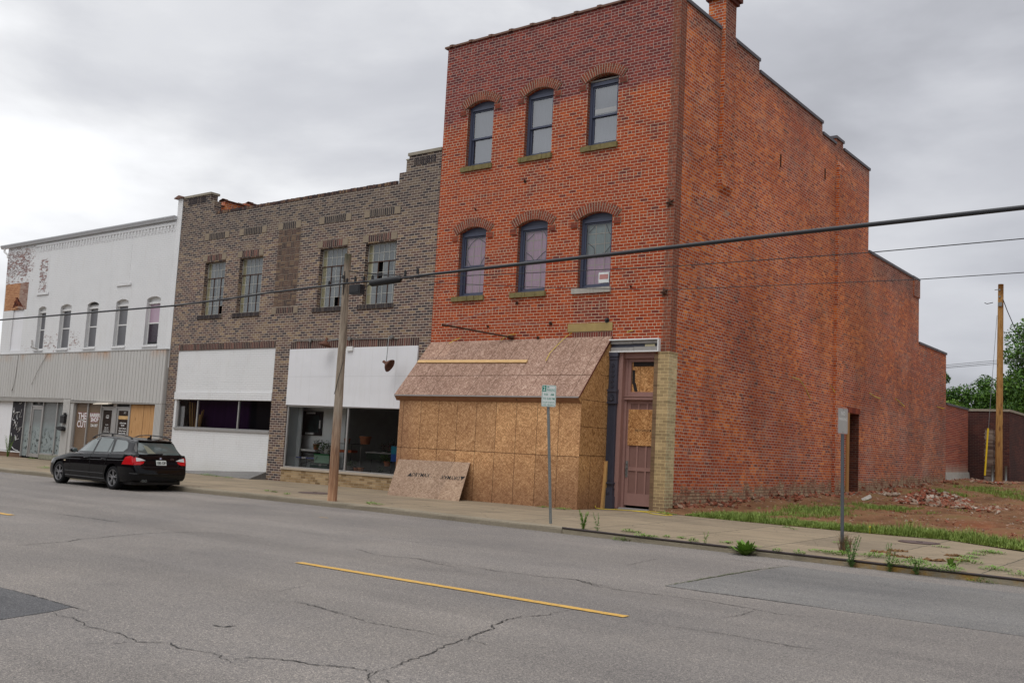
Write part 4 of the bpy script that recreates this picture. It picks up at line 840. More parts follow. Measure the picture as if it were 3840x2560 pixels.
tag(g.build('lumber_plank', M['lumber_v']), 'pale timber plank standing upright between the chipboard hoarding and the blue iron column', 'plank')

# ================================================================ BROWN BRICK BUILDING
B = thing('brown_brick_building', 'two-storey brown patterned brick building with steel grid windows and a stepped parapet', 'building', (-15.5, 0, -.1))
WB = [(-20.70, -19.40), (-18.53, -17.15), (-14.02, -12.62), (-11.74, -10.28)]
top = [(-22.54, -.3), (-8.51, -.3), (-8.51, 10.85), (-9.95, 10.85), (-9.95, 10.72), (-10.06, 10.72), (-10.06, 10.33), (-10.36, 10.33), (-10.36, 9.97), (-20.3, 9.97), (-20.3, 10.12), (-20.45, 10.12), (-20.45, 10.5), (-20.72, 10.5), (-20.72, 10.82), (-22.54, 10.82)]
holes = [rect(a, 5.95, b, 8.05) for a, b in WB]+[rect(-21.98, -.2, -16.04, 4.58), rect(-15.18, -.2, -9.0, 4.5)]
g = MB(); wall(g, top, holes, M_F, 0., .33); g.build('front_wall', M['brown'], B)
for q in ((-22.56, -.04, 10.82, -20.68, .4, 10.91), (-9.99, -.04, 10.85, -8.51, .4, 10.95), (-20.73, -.005, 10.5, -20.45, .33, 10.53), (-10.08, -.02, 10.72, -9.94, .35, 10.76)): g = MB(); g.box(*q); g.build('limestone_coping', M['limestone'], B)
g = MB(); brick_run(g, -20.25, -10.4, 9.965, 10.075, .079, M_F, 0., .012, .014, .008); g.build('cap_course', M['brown_unit'], B)
for q in ((-22.2, -21.0, 10.52, 10.78), (-9.75, -8.75, 10.5, 10.76)): g = MB(); brick_run(g, *q, .085, M_F, 0., .01, .03); g.build('soldier_course', M['dark_unit'], B)
g = MB(); g.box(-22.15, .34, -.2, -8.55, 14, 9.0); 
g = MB(); g.box(-22.2, .33, 8.9, -8.52, 14, 9.0); g.build('roof', M['metal_cap'], B)
g = MB(); g.box(-22.2, 13.7, -.2, -8.52, 14, 9.4); g.build('rear_walls', M['brown'], B)
g = MB(); g.box(-22.5, .34, 8.8, -22.2, 2.7, 10.85); g.box(-22.5, 1.75, 10.85, -22.2, 2.8, 11.12); g.box(-22.5, 2.8, 8.8, -22.2, 13.9, 11.28); g.build('party_wall', M['side'], B)
g = MB()
for y0, y1, z in ((.4, 1.72, 10.86), (1.72, 3.0, 11.13), (3.02, 13.9, 11.30)):
    g.prism([(-22.58, y0, z), (-22.12, y0, z), (-22.12, y0, z+.03), (-22.35, y0, z+.09), (-22.58, y0, z+.03)], (0, y1-y0, 0))
    for k in range(int((y1-y0)/.8)+1): g.prism([(-22.6, y0+k*.8, z-.01), (-22.1, y0+k*.8, z-.01), (-22.1, y0+k*.8, z+.05), (-22.35, y0+k*.8, z+.12), (-22.6, y0+k*.8, z+.05)], (0, .1, 0))
g.build('clay_coping', M['coping'], B)
g = MB(); g.box(-22.56, .33, 9.0, -22.5, 12, 10.8); g.build('white_party_face', M['white2'], B)
def soldiers(u0, u1, v0, v1, mat, blocks=True, bs=.27, bw=.098):
    g = MB(); g.box(u0, -.004, v0, u1, .02, v1); bk = g.build('lintel_mortar', M['mortar_dark'], B)
    a, b = (u0+bs, u1-bs) if blocks else (u0, u1)
    g = MB(); brick_run(g, a, b, v0+.008, v1-.008, bw, M_F, 0., .012, .038); g.build('soldier_course', mat, bk)
    if blocks: g = MB(); g.box(u0, -.014, v0, u0+bs-.01, .02, v1); g.build('corner_block', M['block'], bk); g = MB(); g.box(u1-bs+.01, -.014, v0, u1, .02, v1); g.build('corner_block', M['block'], bk)
for i, (a, b) in enumerate(WB):
    soldiers(a-.15, b+.0, 8.09, 8.33, M['plum_unit']); soldiers(a-.16, b+.08, 8.95, 9.20, M['dark_unit'])
    g = MB(); n = 9; g2 = MB()
    for k in range(9):   # stepped columns of brick beside the upper panel
        pass
    g = MB(); g.box(a-.2, -.03, 5.79, b+.04, .02, 5.95); sb = g.build('sill_mortar', M['mortar_dark'], B)
    g = MB(); brick_run(g, a-.2, b+.04, 5.795, 5.945, .08, M_F, -.03, .012, .02); g.build('sill_course', M['dark_unit'], sb)
    # steel sash
    y = .16; g = MB(); v0, v1 = 5.96, 8.04
    g.box(a, y, v0, a+.03, y+.03, v1); g.box(b-.03, y, v0, b, y+.03, v1); g.box(a, y, v0, b, y+.03, v0+.035); g.box(a, y, v1-.03, b, y+.03, v1)
    cols_ = [a+(b-a)*q for q in (.17, .345, .51, .68, .85)]; vt = v1-(v1-v0)*.30
    for u in cols_: g.box(u-.010, y+.001, v0, u+.010, y+.025, v1)
    for v in (v1-(v1-v0)*.15, vt-(vt-v0)*.25, vt-(vt-v0)*.5, vt-(vt-v0)*.75): g.box(a, y+.002, v-.008, b, y+.024, v+.008)
    w = g.build('window', M['steel_frame'], B)
    g = MB(); g.box(a, y-.01, vt-.015, b, y+.035, vt+.015); g.box(a, y-.012, vt, a+.02, y, v0); 
    for q in (cols_[1], cols_[3]): g.box(q-.016, y-.006, v0, q+.016, y+.03, vt)
    g.build('vent_frame', M['rust'], w)
    g = MB(); us = [a]+cols_+[b]; vs_ = [v0, vt-(vt-v0)*.75, vt-(vt-v0)*.5, vt-(vt-v0)*.25, vt, v1-(v1-v0)*.15, v1]; r_ = random.Random(i*7+3); blk = MB()
    for p_ in range(6):
        for q in range(6):
            if (i, p_, q) in ((2, 3, 0), (3, 2, 3), (3, 2, 2), (0, 4, 0)): continue
            g.face([(us[p_], y+.012+r_.uniform(-.003, .003), vs_[q]), (us[p_+1], y+.012+r_.uniform(-.003, .003), vs_[q]), (us[p_+1], y+.012, vs_[q+1]), (us[p_], y+.012, vs_[q+1])], 1. if p_ == 0 else r_.uniform(.0, .65))
    if 'old_pane' not in M:
        m = NM('old_pane', .12, .6); tn = m.node('ShaderNodeAttribute', attribute_name='tint').outputs['Fac']; c = m.ramp(tn, [(0, (.075, .088, .095)), (.65, (.14, .155, .16)), (1, (.26, .24, .15))])
        br = m.math('MULTIPLY', m.mr(m.math('ABSOLUTE', m.math('SUBTRACT', m.noise(m.geo(), 3.2, 3, .6, 2.5), .5)), .0, .022, 1., 0.), m.mr(m.noise(m.mapping(m.geo(), (1,1,1), (5.3, 0, 0)), .9, 2), .48, .56)); c = m.mix(br, c, (.015, .015, .017)); m.set('Base Color', c); M['old_pane'] = m.m
    g.build('pane', M['old_pane'], w)
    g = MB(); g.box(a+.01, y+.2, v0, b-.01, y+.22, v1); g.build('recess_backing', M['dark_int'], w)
# basket-weave panel
soldiers(-16.41, -15.15, 8.95, 9.2, M['dark_unit']); soldiers(-16.41, -14.98, 5.82, 6.05, M['plum_unit'], True, .24)
bx0, bx1, bz0, bz1 = -16.36, -15.12, 6.08, 8.93; nx, nz = 5, 12; sx, sz = (bx1-bx0)/nx, (bz1-bz0)/nz
g = MB(); g.box(bx0, -.004, bz0, bx1, .02, bz1); bk = g.build('panel_mortar', M['mortar_dark'], B); g = MB()
for i in range(nx):
    for j in range(nz):
        x0, z0 = bx0+i*sx, bz0+j*sz
        for k in range(3):
            if (i+j) % 2: g.box(x0+.008, -.014, z0+k*sz/3+.014, x0+sx-.014, .01, z0+(k+1)*sz/3-.014, .35+.65*random.random())
            else: g.box(x0+k*sx/3+.015, -.014, z0+.014, x0+(k+1)*sx/3-.015, .01, z0+sz-.014, .2+.6*random.random())
g.build('basketweave_panel', M['brown_unit'], bk)
soldiers(-21.98, -16.04, 4.58, 4.83, M['plum_unit'], False); soldiers(-15.2, -8.99, 4.50, 4.78, M['plum_unit'], False)
# first shopfront: white painted infill and strip window
g = MB(); wall(g, [(-21.98, -.3), (-16.04, -.3), (-16.04, 4.58), (-21.98, 4.58)], [rect(-21.84, 1.56, -16.06, 2.68)], M_F, .02, .2); inf = g.build('white_infill', M['white2'], B)
g = MB(); g.box(-21.98, -.02, 2.66, -16.04, .03, 2.95); g.build('soldier_band', M['white2'], inf)
g = MB(); g.box(-21.86, -.03, 1.49, -16.04, .2, 1.56); g.box(-21.84, .08, 1.56, -16.06, .14, 1.60); g.box(-21.84, .08, 2.64, -16.06, .14, 2.68)
for x in (-21.80, -20.53, -18.0, -16.10): g.box(x-.03, .075, 1.58, x+.03, .145, 2.66)
sw = g.build('strip_window', M['alu'], B)
for x0, x1 in ((-21.77, -20.56), (-20.50, -18.03), (-17.97, -16.13)): g = MB(); g.face([(x0, .11, 1.6), (x1, .11, 1.6), (x1, .11, 2.64), (x0, .11, 2.64)]); g.build('pane', M['glass'], sw)
m = NM('purple_drape', .85, .1); u = m.sep(m.uv())[0]; m.set('Base Color', m.mix(m.mr(u, -18.1, -17.9), m.mix(m.noise(m.mapping(m.uv(), (9, .6, 1)), 1., 3), (.018, .006, .03), (.045, .012, .07)), (.012, .013, .018))); M['drape'] = m.m
g = MB(); g.box(-21.84, .62, 1.5, -16.04, .64, 2.75); g.box(-21.84, .2, 1.5, -16.04, .64, 1.52); g.box(-21.84, .2, 2.73, -16.04, .64, 2.75); g.build('drape', M['drape'], sw)
g = MB(); r_ = random.Random(2)
for k, (x, t, h, w_) in enumerate(((-21.25, .30, 1.02, .05), (-21.12, .26, .98, .06), (-21.0, .2, .98, .05), (-20.88, .14, .9, .05), (-20.98, .02, .55, .11), (-20.84, .01, .52, .11), (-20.70, .0, .66, .05), (-20.62, .0, .72, .05))):
    g.hexa([(x, .3, 1.57), (x+w_, .3, 1.57), (x+w_, .34, 1.57), (x, .34, 1.57), (x-t, .4, 1.57+h), (x-t+w_, .4, 1.57+h), (x-t+w_, .44, 1.57+h), (x-t, .44, 1.57+h)], r_.random())
tag(g.build('stored_boards', mat_tint('stored_timber', [(0, (.16, .08, .03)), (1, (.42, .26, .11))])), 'bundle of brown timber boards leaning behind the left pane of the strip window', 'boards')
g = MB(); g.box(-21.84, .22, 1.57, -21.55, .24, 2.4); g.build('white_return', M['white2'], sw)
# second shopfront: white sheet fascia, big shop window over tan brick stall riser
g = MB(); g.box(-15.18, -.055, 2.56, -8.99, .02, 4.50); g.hexa([(-15.18, -.06, 2.53), (-8.99, -.06, 2.47), (-8.99, .02, 2.47), (-15.18, .02, 2.53), (-15.18, -.06, 2.56), (-8.99, -.06, 2.56), (-8.99, .02, 2.56), (-15.18, .02, 2.56)]); fa = g.build('sheet_fascia', M['white_panel'], B)
g = MB(); 
for x in (-14.0, -12.5, -11.0, -9.9): g.box(x-.004, -.0575, 2.56, x+.004, -.054, 4.5)
g.box(-15.18, -.058, 3.52, -8.99, -.054, 3.53); g.build('sheet_seam', plain('seam_grey', (.6, .6, .61)), fa)
g = MB(); g.box(-15.18, -.045, -.25, -9.0, .2, .27); g.build('stall_riser', M['tan'], B)
g = MB(); g.box(-15.2, -.08, .27, -8.99, .2, .335); g.build('stone_ledge', M['stone_grey'] if False else plain('buff_ledge', (.42, .35, .27), .8, .2, var=.15), B)
g = MB(); g.box(-15.18, .02, .335, -9, .10, .385); g.box(-15.18, .02, 2.46, -9, .1, 2.53)
for x in (-15.12, -12.06, -9.03): g.box(x-.03, .015, .38, x+.03, .105, 2.47)
w2 = g.build('shop_window', M['alu'], B)
for x0, x1 in ((-15.09, -12.09), (-12.03, -9.06)): g = MB(); g.face([(x0, .06, .385), (x1, .06, .385), (x1, .06, 2.46), (x0, .06, 2.46)]); g.build('pane', M['glass'], w2)
# room behind it
g = MB(); g.box(-15.17, .12, .30, -9.0, 5.0, .34); g.box(-15.17, .12, 2.7, -9, 5, 2.74); g.build('shop_floor', plain('shop_floor_grey', (.40, .39, .37)), B)
g = MB(); g.box(-15.20, .1, .3, -15.17, .62, 2.7); g.box(-15.17, .55, .3, -14.98, .6, 2.7); g.build('corrugated_reveal', plain('pale_reveal', (.72, .76, .77), .6, .3), B)
g = MB(); g.box(-15.6, 1.0, .3, -13.2, 1.03, 2.7); g.box(-15.17, .995, 1.17, -13.2, 1.0, 1.18); g.build('display_partition', M['plaster'], B)
g = MB(); g.box(-13.2, 1.0, .3, -13.15, 5, 2.7); g.box(-13.3, 4.6, .3, -9, 4.63, 2.7); g.box(-8.98, .2, .3, -8.95, 5, 2.7); g.build('room_wall', plain('room_wall_grey', (.34, .36, .35), var=.25), B)
g = MB(); g.box(-12.9, 2.5, .34, -9.05, 2.55, .95); r_ = random.Random(8)
# goods on show
def item(name, lab, cat, parts, group=None):
    """parts: list of (name, MB, mat)"""
    if len(parts) == 1: return tag(parts[0][1].build(name, parts[0][2]), lab, cat, group)
    v = np.array(parts[0][1].v); t = thing(name, lab, cat, tuple(v.min(0)*.5+v.max(0)*.5), group)
    for n_, mb_, mt in parts: mb_.build(n_, mt, t)
    return t
M['terra'] = plain('terracotta', (.33, .115, .05), .7, .3, var=.15, scale=8); M['leafy'] = plain('indoor_leaf', (.06, .13, .03), .6, .3, var=.4, scale=12); M['leaf2'] = plain('dark_leaf', (.025, .05, .02), .6, .3, var=.3)
def pot(x, y, z0, z1, r_, mat='terra', n=20):
    g = MB(); h = z1-z0; g.lathe([(0, 0), (r_*.72, 0), (r_*.93, h*.78), (r_*1.04, h*.79), (r_*1.04, h), (r_*.9, h), (r_*.88, h*.9), (0, h*.9)], (x, y, z0), 'z', n); return g
def foliage(x, y, z, rad, hh, n, seed=0, ls=.07):
    g = MB(); r_ = random.Random(seed)
    for k in range(n):
        a_ = r_.uniform(0, 2*PI); q = r_.random()**.5*rad; zz = z+r_.uniform(0, 1)*hh*(1-.5*q/rad); c_ = Vector((x+q*math.cos(a_), y+q*math.sin(a_)*.7, zz)); d = Vector((math.cos(a_)*.8, math.sin(a_)*.8, r_.uniform(-.5, .6))).normalized(); s_ = d.cross(Vector((r_.uniform(-.3, .3), r_.uniform(-.3, .3), 1))).normalized()*ls*.28; d = d*ls*r_.uniform(.7, 1.4)
        g.face([c_, c_+d*.5+s_, c_+d, c_+d*.5-s_])
        if k % 4 == 0: g.face([(x, y, z), (x+.004, y, z), tuple(c_+Vector((.004, 0, 0))), tuple(c_)])
    return g
g = MB(); g.box(-15.530, 0.950, 1.500, -14.350, 1.000, 2.360)
g1 = MB(); g1.box(-15.390, 0.935, 1.620, -14.490, 0.950, 2.240)
g2 = MB(); g2.box(-15.180, 0.920, 2.270, -14.720, 0.950, 2.330); g2.box(-15.180, 0.920, 1.530, -14.720, 0.950, 1.600); g2.box(-15.500, 0.920, 1.750, -15.440, 0.950, 2.050); g2.box(-14.460, 0.920, 1.750, -14.410, 0.950, 2.050)
m = NM('dim_picture', .3, .5); m.set('Base Color', m.ramp(m.noise(m.uv(), 3., 4), [(.35, (.008, .01, .012)), (.6, (.02, .045, .045)), (.75, (.05, .06, .04))])); M['picture'] = m.m
item('framed_picture', 'large black framed dark picture hanging in the left half of the shop window', 'picture', [('frame', g, M['black']), ('picture_field', g1, M['picture']), ('corner_guard', g2, M['white_ink'])])
g = MB(); g.box(-15.1, .45, .68, -14.05, .85, .72); g1 = MB()
for x in (-14.95, -14.7, -14.2): g1.tube([(x, .65, .34), (x+.03, .65, .69)], .014, 6)
g1.tube([(-14.95, .62, .45), (-14.25, .62, .66)], .01, 5); g2 = MB(); g2.box(-15.03, .445, .685, -14.72, .449, .715); g2.box(-14.5, .445, .685, -14.08, .449, .715)
item('folding_table', 'small pale folding table with blue stickers along its edge, inside the shop window', 'table', [('tabletop', g, M['white_panel']), ('leg', g1, M['black']), ('edge_sticker', g2, plain('blue_sticker', (.02, .05, .35)))])
g = MB(); g.prism([(-14.92, .55, .97), (-14.95, .55, 1.0), (-14.12, .55, 1.0), (-14.15, .55, .94), (-14.85, .55, .94)], (0, .3, 0)); g1 = MB(); g1.box(-14.9, .55, .86, -14.2, .85, .92)
for x in (-14.9, -14.2): g1.tube([(x, .6, .72), (x+.05, .6, .88)], .02, 6)
item('camp_stove', 'black legged camp stove with a white enamel tray on top, standing on the folding table', 'stove', [('stove_body', g1, M['black']), ('enamel_tray', g, M['wframe'])])
item('flower_pot', 'terracotta pot with a thin leafy plant on the enamel tray', 'pot', [('pot', pot(-14.28, .7, 1.0, 1.2, .115), M['terra']), ('plant', foliage(-14.22, .7, 1.2, .16, .22, 40, 3), M['leaf2'])], 'plant pots in the shop window')
g = MB(); g.box(-13.95, .35, .56, -13.2, .72, .83); g1 = MB(); g1.box(-13.97, .33, .83, -13.18, .74, .875); g2 = MB(); g2.tube([(-13.93, .34, .62), (-13.86, .33, .66), (-13.76, .33, .78)], .008, 5)
item('mint_cooler', 'pale mint green picnic cooler with a green lid, stacked on the dark green one', 'cooler', [('cooler_body', g, plain('mint', (.28, .46, .34), .5)), ('lid', g1, plain('green_lid', (.02, .17, .06), .5)), ('handle', g2, M['galv'])])
g = MB(); g.box(-14.1, .3, .34, -13.2, .75, .545); g1 = MB(); g1.box(-14.11, .295, .50, -13.2, .3, .515); g1.box(-13.62, .285, .46, -13.5, .3, .53)
item('dark_cooler', 'dark green metal cooler with a silver latch on the shop floor under the mint one', 'cooler', [('cooler_body', g, plain('bottle_green', (.008, .055, .038), .4, .5)), ('latch', g1, M['alu'])])
item('potted_fern', 'bushy fern in a round white pot on top of the mint cooler', 'plant', [('pot', pot(-13.52, .55, .88, 1.05, .14, 'w'), plain('old_white_pot', (.5, .5, .48), .7, .3, var=.3, scale=9)), ('plant', foliage(-13.75, .6, 1.0, .42, .42, 260, 5, .09), M['leafy'])], 'plant pots in the shop window')
g = MB()
for x, y in ((-12.95, .35), (-12.3, .32), (-11.83, .5)): g.tube([(x+.04, y, 1.20), (x, y, 1.17), (x-.02, y, .36)], .014, 6)
g1 = MB(); g1.box(-12.9, .45, 1.26, -12.15, .9, 1.28); g1.box(-12.95, .45, .36, -11.7, .9, .38); g2 = MB(); g2.box(-12.97, .55, .97, -12.34, .85, 1.06); g1.tube([(-12.5, .7, .38), (-12.5, .7, 1.27)], .012, 5)
item('display_cart', 'chrome tube display cart with an orange tray inside the shop window', 'cart', [('rail', g, M['alu']), ('shelf', g1, M['black']), ('tray', g2, plain('orange_tray', (.40, .09, .03), .5))])
for x, y, z0, z1, r_, s_ in ((-12.72, .7, 1.28, 1.45, .11, 'small terracotta pot on the top shelf of the display cart'), (-12.16, 1.0, 1.28, 1.55, .21, 'large wide terracotta pot behind the display cart')): item('flower_pot', s_, 'pot', [('pot', pot(x, y, z0, z1, r_), M['terra'])], 'plant pots in the shop window')
item('flower_pot', 'grey washed pot with a spiky plant low in the shop window, beside the mullion', 'pot', [('pot', pot(-12.15, .35, .38, .54, .17), plain('grey_pot', (.28, .27, .25))), ('plant', foliage(-12.15, .35, .52, .2, .2, 60, 9, .12), M['leafy'])], 'plant pots in the shop window')
item('flower_pot', 'low terracotta pot between the spiky plant and the right-hand cart leg', 'pot', [('pot', pot(-11.82, .35, .38, .50, .11), M['terra'])], 'plant pots in the shop window')
item('flower_pot', 'low orange terracotta pot at the foot of the right-hand cart leg', 'pot', [('pot', pot(-11.6, .35, .38, .51, .11), plain('terra_light', (.40, .15, .06)))], 'plant pots in the shop window')
g = MB(); g.box(-11.9, .85, .78, -10.75, 1.2, 1.0); g1 = MB(); g1.box(-11.95, .84, 1.0, -10.7, 1.22, 1.03); g1.box(-11.65, .83, 1.03, -11.45, .86, 1.05); g1.box(-11.15, .83, 1.03, -10.95, .86, 1.05); g2 = MB()
for x in (-11.8, -10.85): g2.tube([(x, 1., .34), (x, 1., .8)], .015, 6)
item('camp_cook_box', 'long dark green camping chest on legs with two silver handles', 'chest', [('chest_body', g, plain('army_green', (.015, .03, .02), .5)), ('lid_trim', g1, M['alu']), ('leg', g2, M['black'])])
item('flowering_plants', 'spray of red flowers standing behind the dark green camping chest', 'plant', [('stems', foliage(-11.4, 1.6, 1.0, .55, .6, 220, 12, .09), M['leaf2']), ('blooms', foliage(-11.5, 1.5, 1.1, .4, .35, 70, 13, .05), plain('red_bloom', (.35, .03, .03)))])
item('trailing_plant', 'green trailing plant in front of the camping chest near the hoarding', 'plant', [('leaves', foliage(-10.75, .7, .75, .25, .3, 120, 14, .12), M['leafy']), ('pot', pot(-10.75, .7, .6, .76, .12), M['terra'])])
item('seedling', 'small light green seedling at the bottom right of the shop window', 'plant', [('leaves', foliage(-10.6, .25, .42, .14, .18, 60, 15, .06), M['leafy']), ('pot', pot(-10.6, .25, .385, .45, .08), M['black'])])
g = MB(); g.box(-10.0, .075, .78, -9.75, .085, 1.27); g1 = MB(); g1.box(-10.0, .071, 1.02, -9.75, .0745, 1.265)
item('blue_poster', 'blue and teal poster at the right end of the shop window beside the hoarding', 'poster', [('sheet', g, plain('poster_blue', (.02, .09, .32), .5)), ('teal_field', g1, plain('poster_teal', (.02, .22, .30), .5))])
# barn lamps and conduit above the fascia
g = MB(); g.tube([(-15.0, -.03, 4.80), (-14.1, -.03, 4.81), (-12.1, -.03, 4.80), (-10.2, -.03, 4.76), (-9.9, -.03, 4.75)], .016, 6)
for x in (-14.12, -12.15, -10.18): g.lathe([(0, -.06), (.07, -.06), (.07, .02), (0, .02)], (x, -.03, 4.80), 'y', 12)
g.tube([(-12.15, -.05, 4.80), (-12.0, -.1, 4.95), (-11.75, -.08, 4.9), (-11.7, -.04, 4.6), (-12.0, -.07, 4.52)], .008, 5); g.tube([(-12.35, -.07, 4.62), (-12.25, -.1, 4.5), (-12.1, -.08, 4.47)], .008, 5)
g.build('conduit', plain('conduit_grey', (.20, .19, .18), .5, .4, .4), B)
g = MB(); g.box(-12.2, -.12, 4.38, -11.93, -.06, 4.53); g.build('sensor_box', M['wframe'], B)
def barn_lamp(base, tip, lab, down):
    base, tip = Vector(base), Vector(tip); t = thing('barn_lamp', lab, 'lamp', tuple(base), 'gooseneck lamps over the shop window')
    g = MB(); g.tube([base, base+Vector((0, -.1, .02)), base.lerp(tip, .5)+Vector((0, -.05, 0)), tip], .014, 6); g.build('arm', M['galv'], t, smooth=True)
    d = Vector(down).normalized(); q = Vector((0, 0, 1)).rotation_difference(d).to_matrix(); g = MB(); P = [(.0, -.12), (.045, -.12), (.05, .0), (.10, .03), (.17, .09), (.225, .17), (.215, .17), (.16, .10), (.09, .045), (.0, .02)]
    n = 24; i0 = 0
    for r_, h in P:
        for j in range(n): w = 2*PI*j/n; g.v.append(tuple(tip+q @ Vector((r_*math.cos(w), r_*math.sin(w), h))))
    for k in range(len(P)-1):
        for j in range(n): g.f.append((k*n+j, k*n+(j+1) % n, (k+1)*n+(j+1) % n, (k+1)*n+j)); g.t.append(.5)
    g.build('shade', M.setdefault('lamp_rust', plain('lamp_rust', (.12, .052, .032), .75, .3, .1, var=.35, scale=12)), t, smooth=True)
barn_lamp((-10.18, -.08, 4.78), (-9.92, -.50, 3.90), 'rusty gooseneck barn lamp hanging over the white sheet fascia near the chipboard roof', (.78, .22, -.45))
barn_lamp((-12.3, -.06, 4.80), (-12.95, -.38, 4.70), 'rusty barn lamp tucked behind the utility pole above the white sheet fascia', (-.15, -.15, -.95))

# ================================================================ WHITE BUILDING
Wt = thing('white_brick_building', 'two-storey white painted brick building with peeling paint and ribbed grey siding', 'building', (-29.6, 0, -.1))
WW = [(-33.42, -32.70), (-31.42, -30.48), (-29.12, -28.22), (-26.82, -25.88), (-24.52, -23.53)]
holes = [arched(a, 4.86, b, 6.78, .11) for a, b in WW]+[rect(-35.85, 4.86, -34.8, 6.84)]
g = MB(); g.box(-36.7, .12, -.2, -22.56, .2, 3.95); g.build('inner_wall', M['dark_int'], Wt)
g = MB(); wall(g, [(-36.75, 3.9), (-22.55, 3.9), (-22.55, 9.98), (-37.0, 9.98)], holes, M_F, .0, .3); g.build('front_wall', M['white'], Wt)
g = MB(); g.box(-36.9, .3, -.2, -36.6, 15, 9.9); g.box(-36.9, 14.7, -.2, -22.6, 15, 10.5); g.build('rear_walls', M['white2'], Wt)
g = MB(); g.box(-22.88, -.02, 3.9, -22.55, .34, 10.86); g.box(-22.86, .34, 9.0, -22.57, 8, 10.8); g.build('end_pier', M['white2'], Wt)
g = MB(); g.prism([(-23.05, -.12, 10.86), (-22.45, -.12, 10.86), (-22.45, -.12, 10.9), (-22.75, -.12, 10.99), (-23.05, -.12, 10.9)], (0, 8, 0)); g.build('clay_coping', M['coping'], Wt)
g = MB(); g.hexa([(-37.1, -.05, 10.06), (-22.88, -.05, 10.1), (-22.88, 14.9, 10.6), (-37.1, 14.9, 10.6), (-37.1, -.05, 10.11), (-22.88, -.05, 10.15), (-22.88, 14.9, 10.66), (-37.1, 14.9, 10.66)]); g.build('roof', plain('roof_felt', (.24, .22, .19), .9, .1, var=.3), Wt)
g = MB(); g.prism([(-37.55, .0, 9.98), (-37.55, 0, 10.1), (-37.55, -.17, 10.12), (-37.55, -.17, 10.08), (-37.55, -.13, 10.0), (-37.55, -.11, 9.95), (-37.55, 0, 9.95)], (14.68, 0, .04)); g.build('gutter', plain('gutter_grey', (.50, .51, .53), .45, .4, .1), Wt)
g = MB(); g.tube([(-37.2, -.1, 9.95), (-37.2, -.1, 9.8), (-37.0, -.02, 9.65), (-36.95, -.02, 9.5)], .05, 8); g.build('downspout', M['wframe'], Wt)
g = MB(); g.prism([(-36.80, -.003, 6.82), (-34.60, -.003, 6.82), (-34.62, -.003, 8.14), (-36.86, -.003, 8.14)], (0, .01, 0))
m = NM('peach_brick', .85, .2); rnd, f = m.bricks(m.warp(m.uv(), 8., .01), .25, .0855, .006, .3, 1., 2); u, v, _ = m.sep(m.uv()); c = m.mix(rnd, (.42, .20, .10), (.55, .29, .15)); c = m.mix(m.mr(m.math('ADD', u, m.math('MULTIPLY', m.noise(m.uv(), 3., 4), .3)), -35.3, -35.2), c, m.mix(rnd, (.26, .15, .12), (.40, .30, .25))); c = m.mix(f, c, (.22, .12, .08)); m.set('Base Color', c); m.bump(m.math('SUBTRACT', 1., f), .01); M['peach'] = m.m
pp = g.build('unpainted_patch', M['peach'], Wt)
g = MB(); zs = [6.86, 6.95, 7.03, 7.1, 7.17, 7.24, 7.31, 7.38, 7.45]; L_ = [(-36.0+.035*k*(1+.3*math.sin(k*2.2)), z) for k, z in enumerate(zs)]; Rr_ = [(-34.85-.09*k, z) for k, z in enumerate(zs)]
g.prism([(u, -.006, v) for u, v in L_+Rr_[::-1]], (0, .004, 0)); m = NM('brick_hole', .9, .1); m.set('Base Color', m.ramp(m.noise(m.uv(), 5., 5, .7), [(.38, (.02, .012, .012)), (.5, (.12, .035, .02)), (.66, (.24, .09, .05))])); g.build('broken_brickwork', m.m, pp)
g = MB(); g.box(-35.85, .05, 4.86, -34.8, .07, 6.84); g.build('blanked_opening', M['white_panel'], Wt)
g = MB()
n = 9
for k in range(n): a0 = -.35+.7*k/n; g.hexa([(-35.4+1.5*math.sin(a0)-.0, -.02, 5.47+1.42*math.cos(a0)), (-35.4+1.5*math.sin(a0+.07), -.02, 5.47+1.42*math.cos(a0+.07)), (-35.4+1.5*math.sin(a0+.07), .02, 5.47+1.42*math.cos(a0+.07)), (-35.4+1.5*math.sin(a0), .02, 5.47+1.42*math.cos(a0)), (-35.4+1.6*math.sin(a0), -.02, 5.47+1.53*math.cos(a0)), (-35.4+1.6*math.sin(a0+.07), -.02, 5.47+1.53*math.cos(a0+.07)), (-35.4+1.6*math.sin(a0+.07), .02, 5.47+1.53*math.cos(a0+.07)), (-35.4+1.6*math.sin(a0), .02, 5.47+1.53*math.cos(a0))])
g.build('brick_arch', M['peach'], Wt)
for x0, x1, z in ((-33.72, -32.65, 7.50), (-26.88, -25.8, 7.53)): g = MB(); g.box(x0, -.05, z-.06, x1, .02, z+.05); g.build('old_sill', M['white2'], Wt)
g = MB(); g.prism([(u, -.006, v) for u, v in arched(-26.7, 7.6, -26.0, 9.25, .08)], (0, .01, 0)); g.build('closed_opening', M['white'], Wt); g = MB(); g.prism([(u, -.006, v) for u, v in arched(-33.6, 7.58, -32.85, 9.3, .08)], (0, .01, 0)); g.build('closed_opening', M['white'], Wt)
g = MB()
for k in range(46):   # dentil course under the eaves
    x = -33.9+k*.242; z = 9.62+.0*k
    if x < -23: g.box(x, -.022, 9.68, x+.12, .01, 9.80); g.box(x+.05, -.018, 9.56, x+.12, .01, 9.68)
g.box(-34.2, -.03, 9.80, -22.9, .01, 9.90); g.build('dentil_course', M['white2'], Wt)
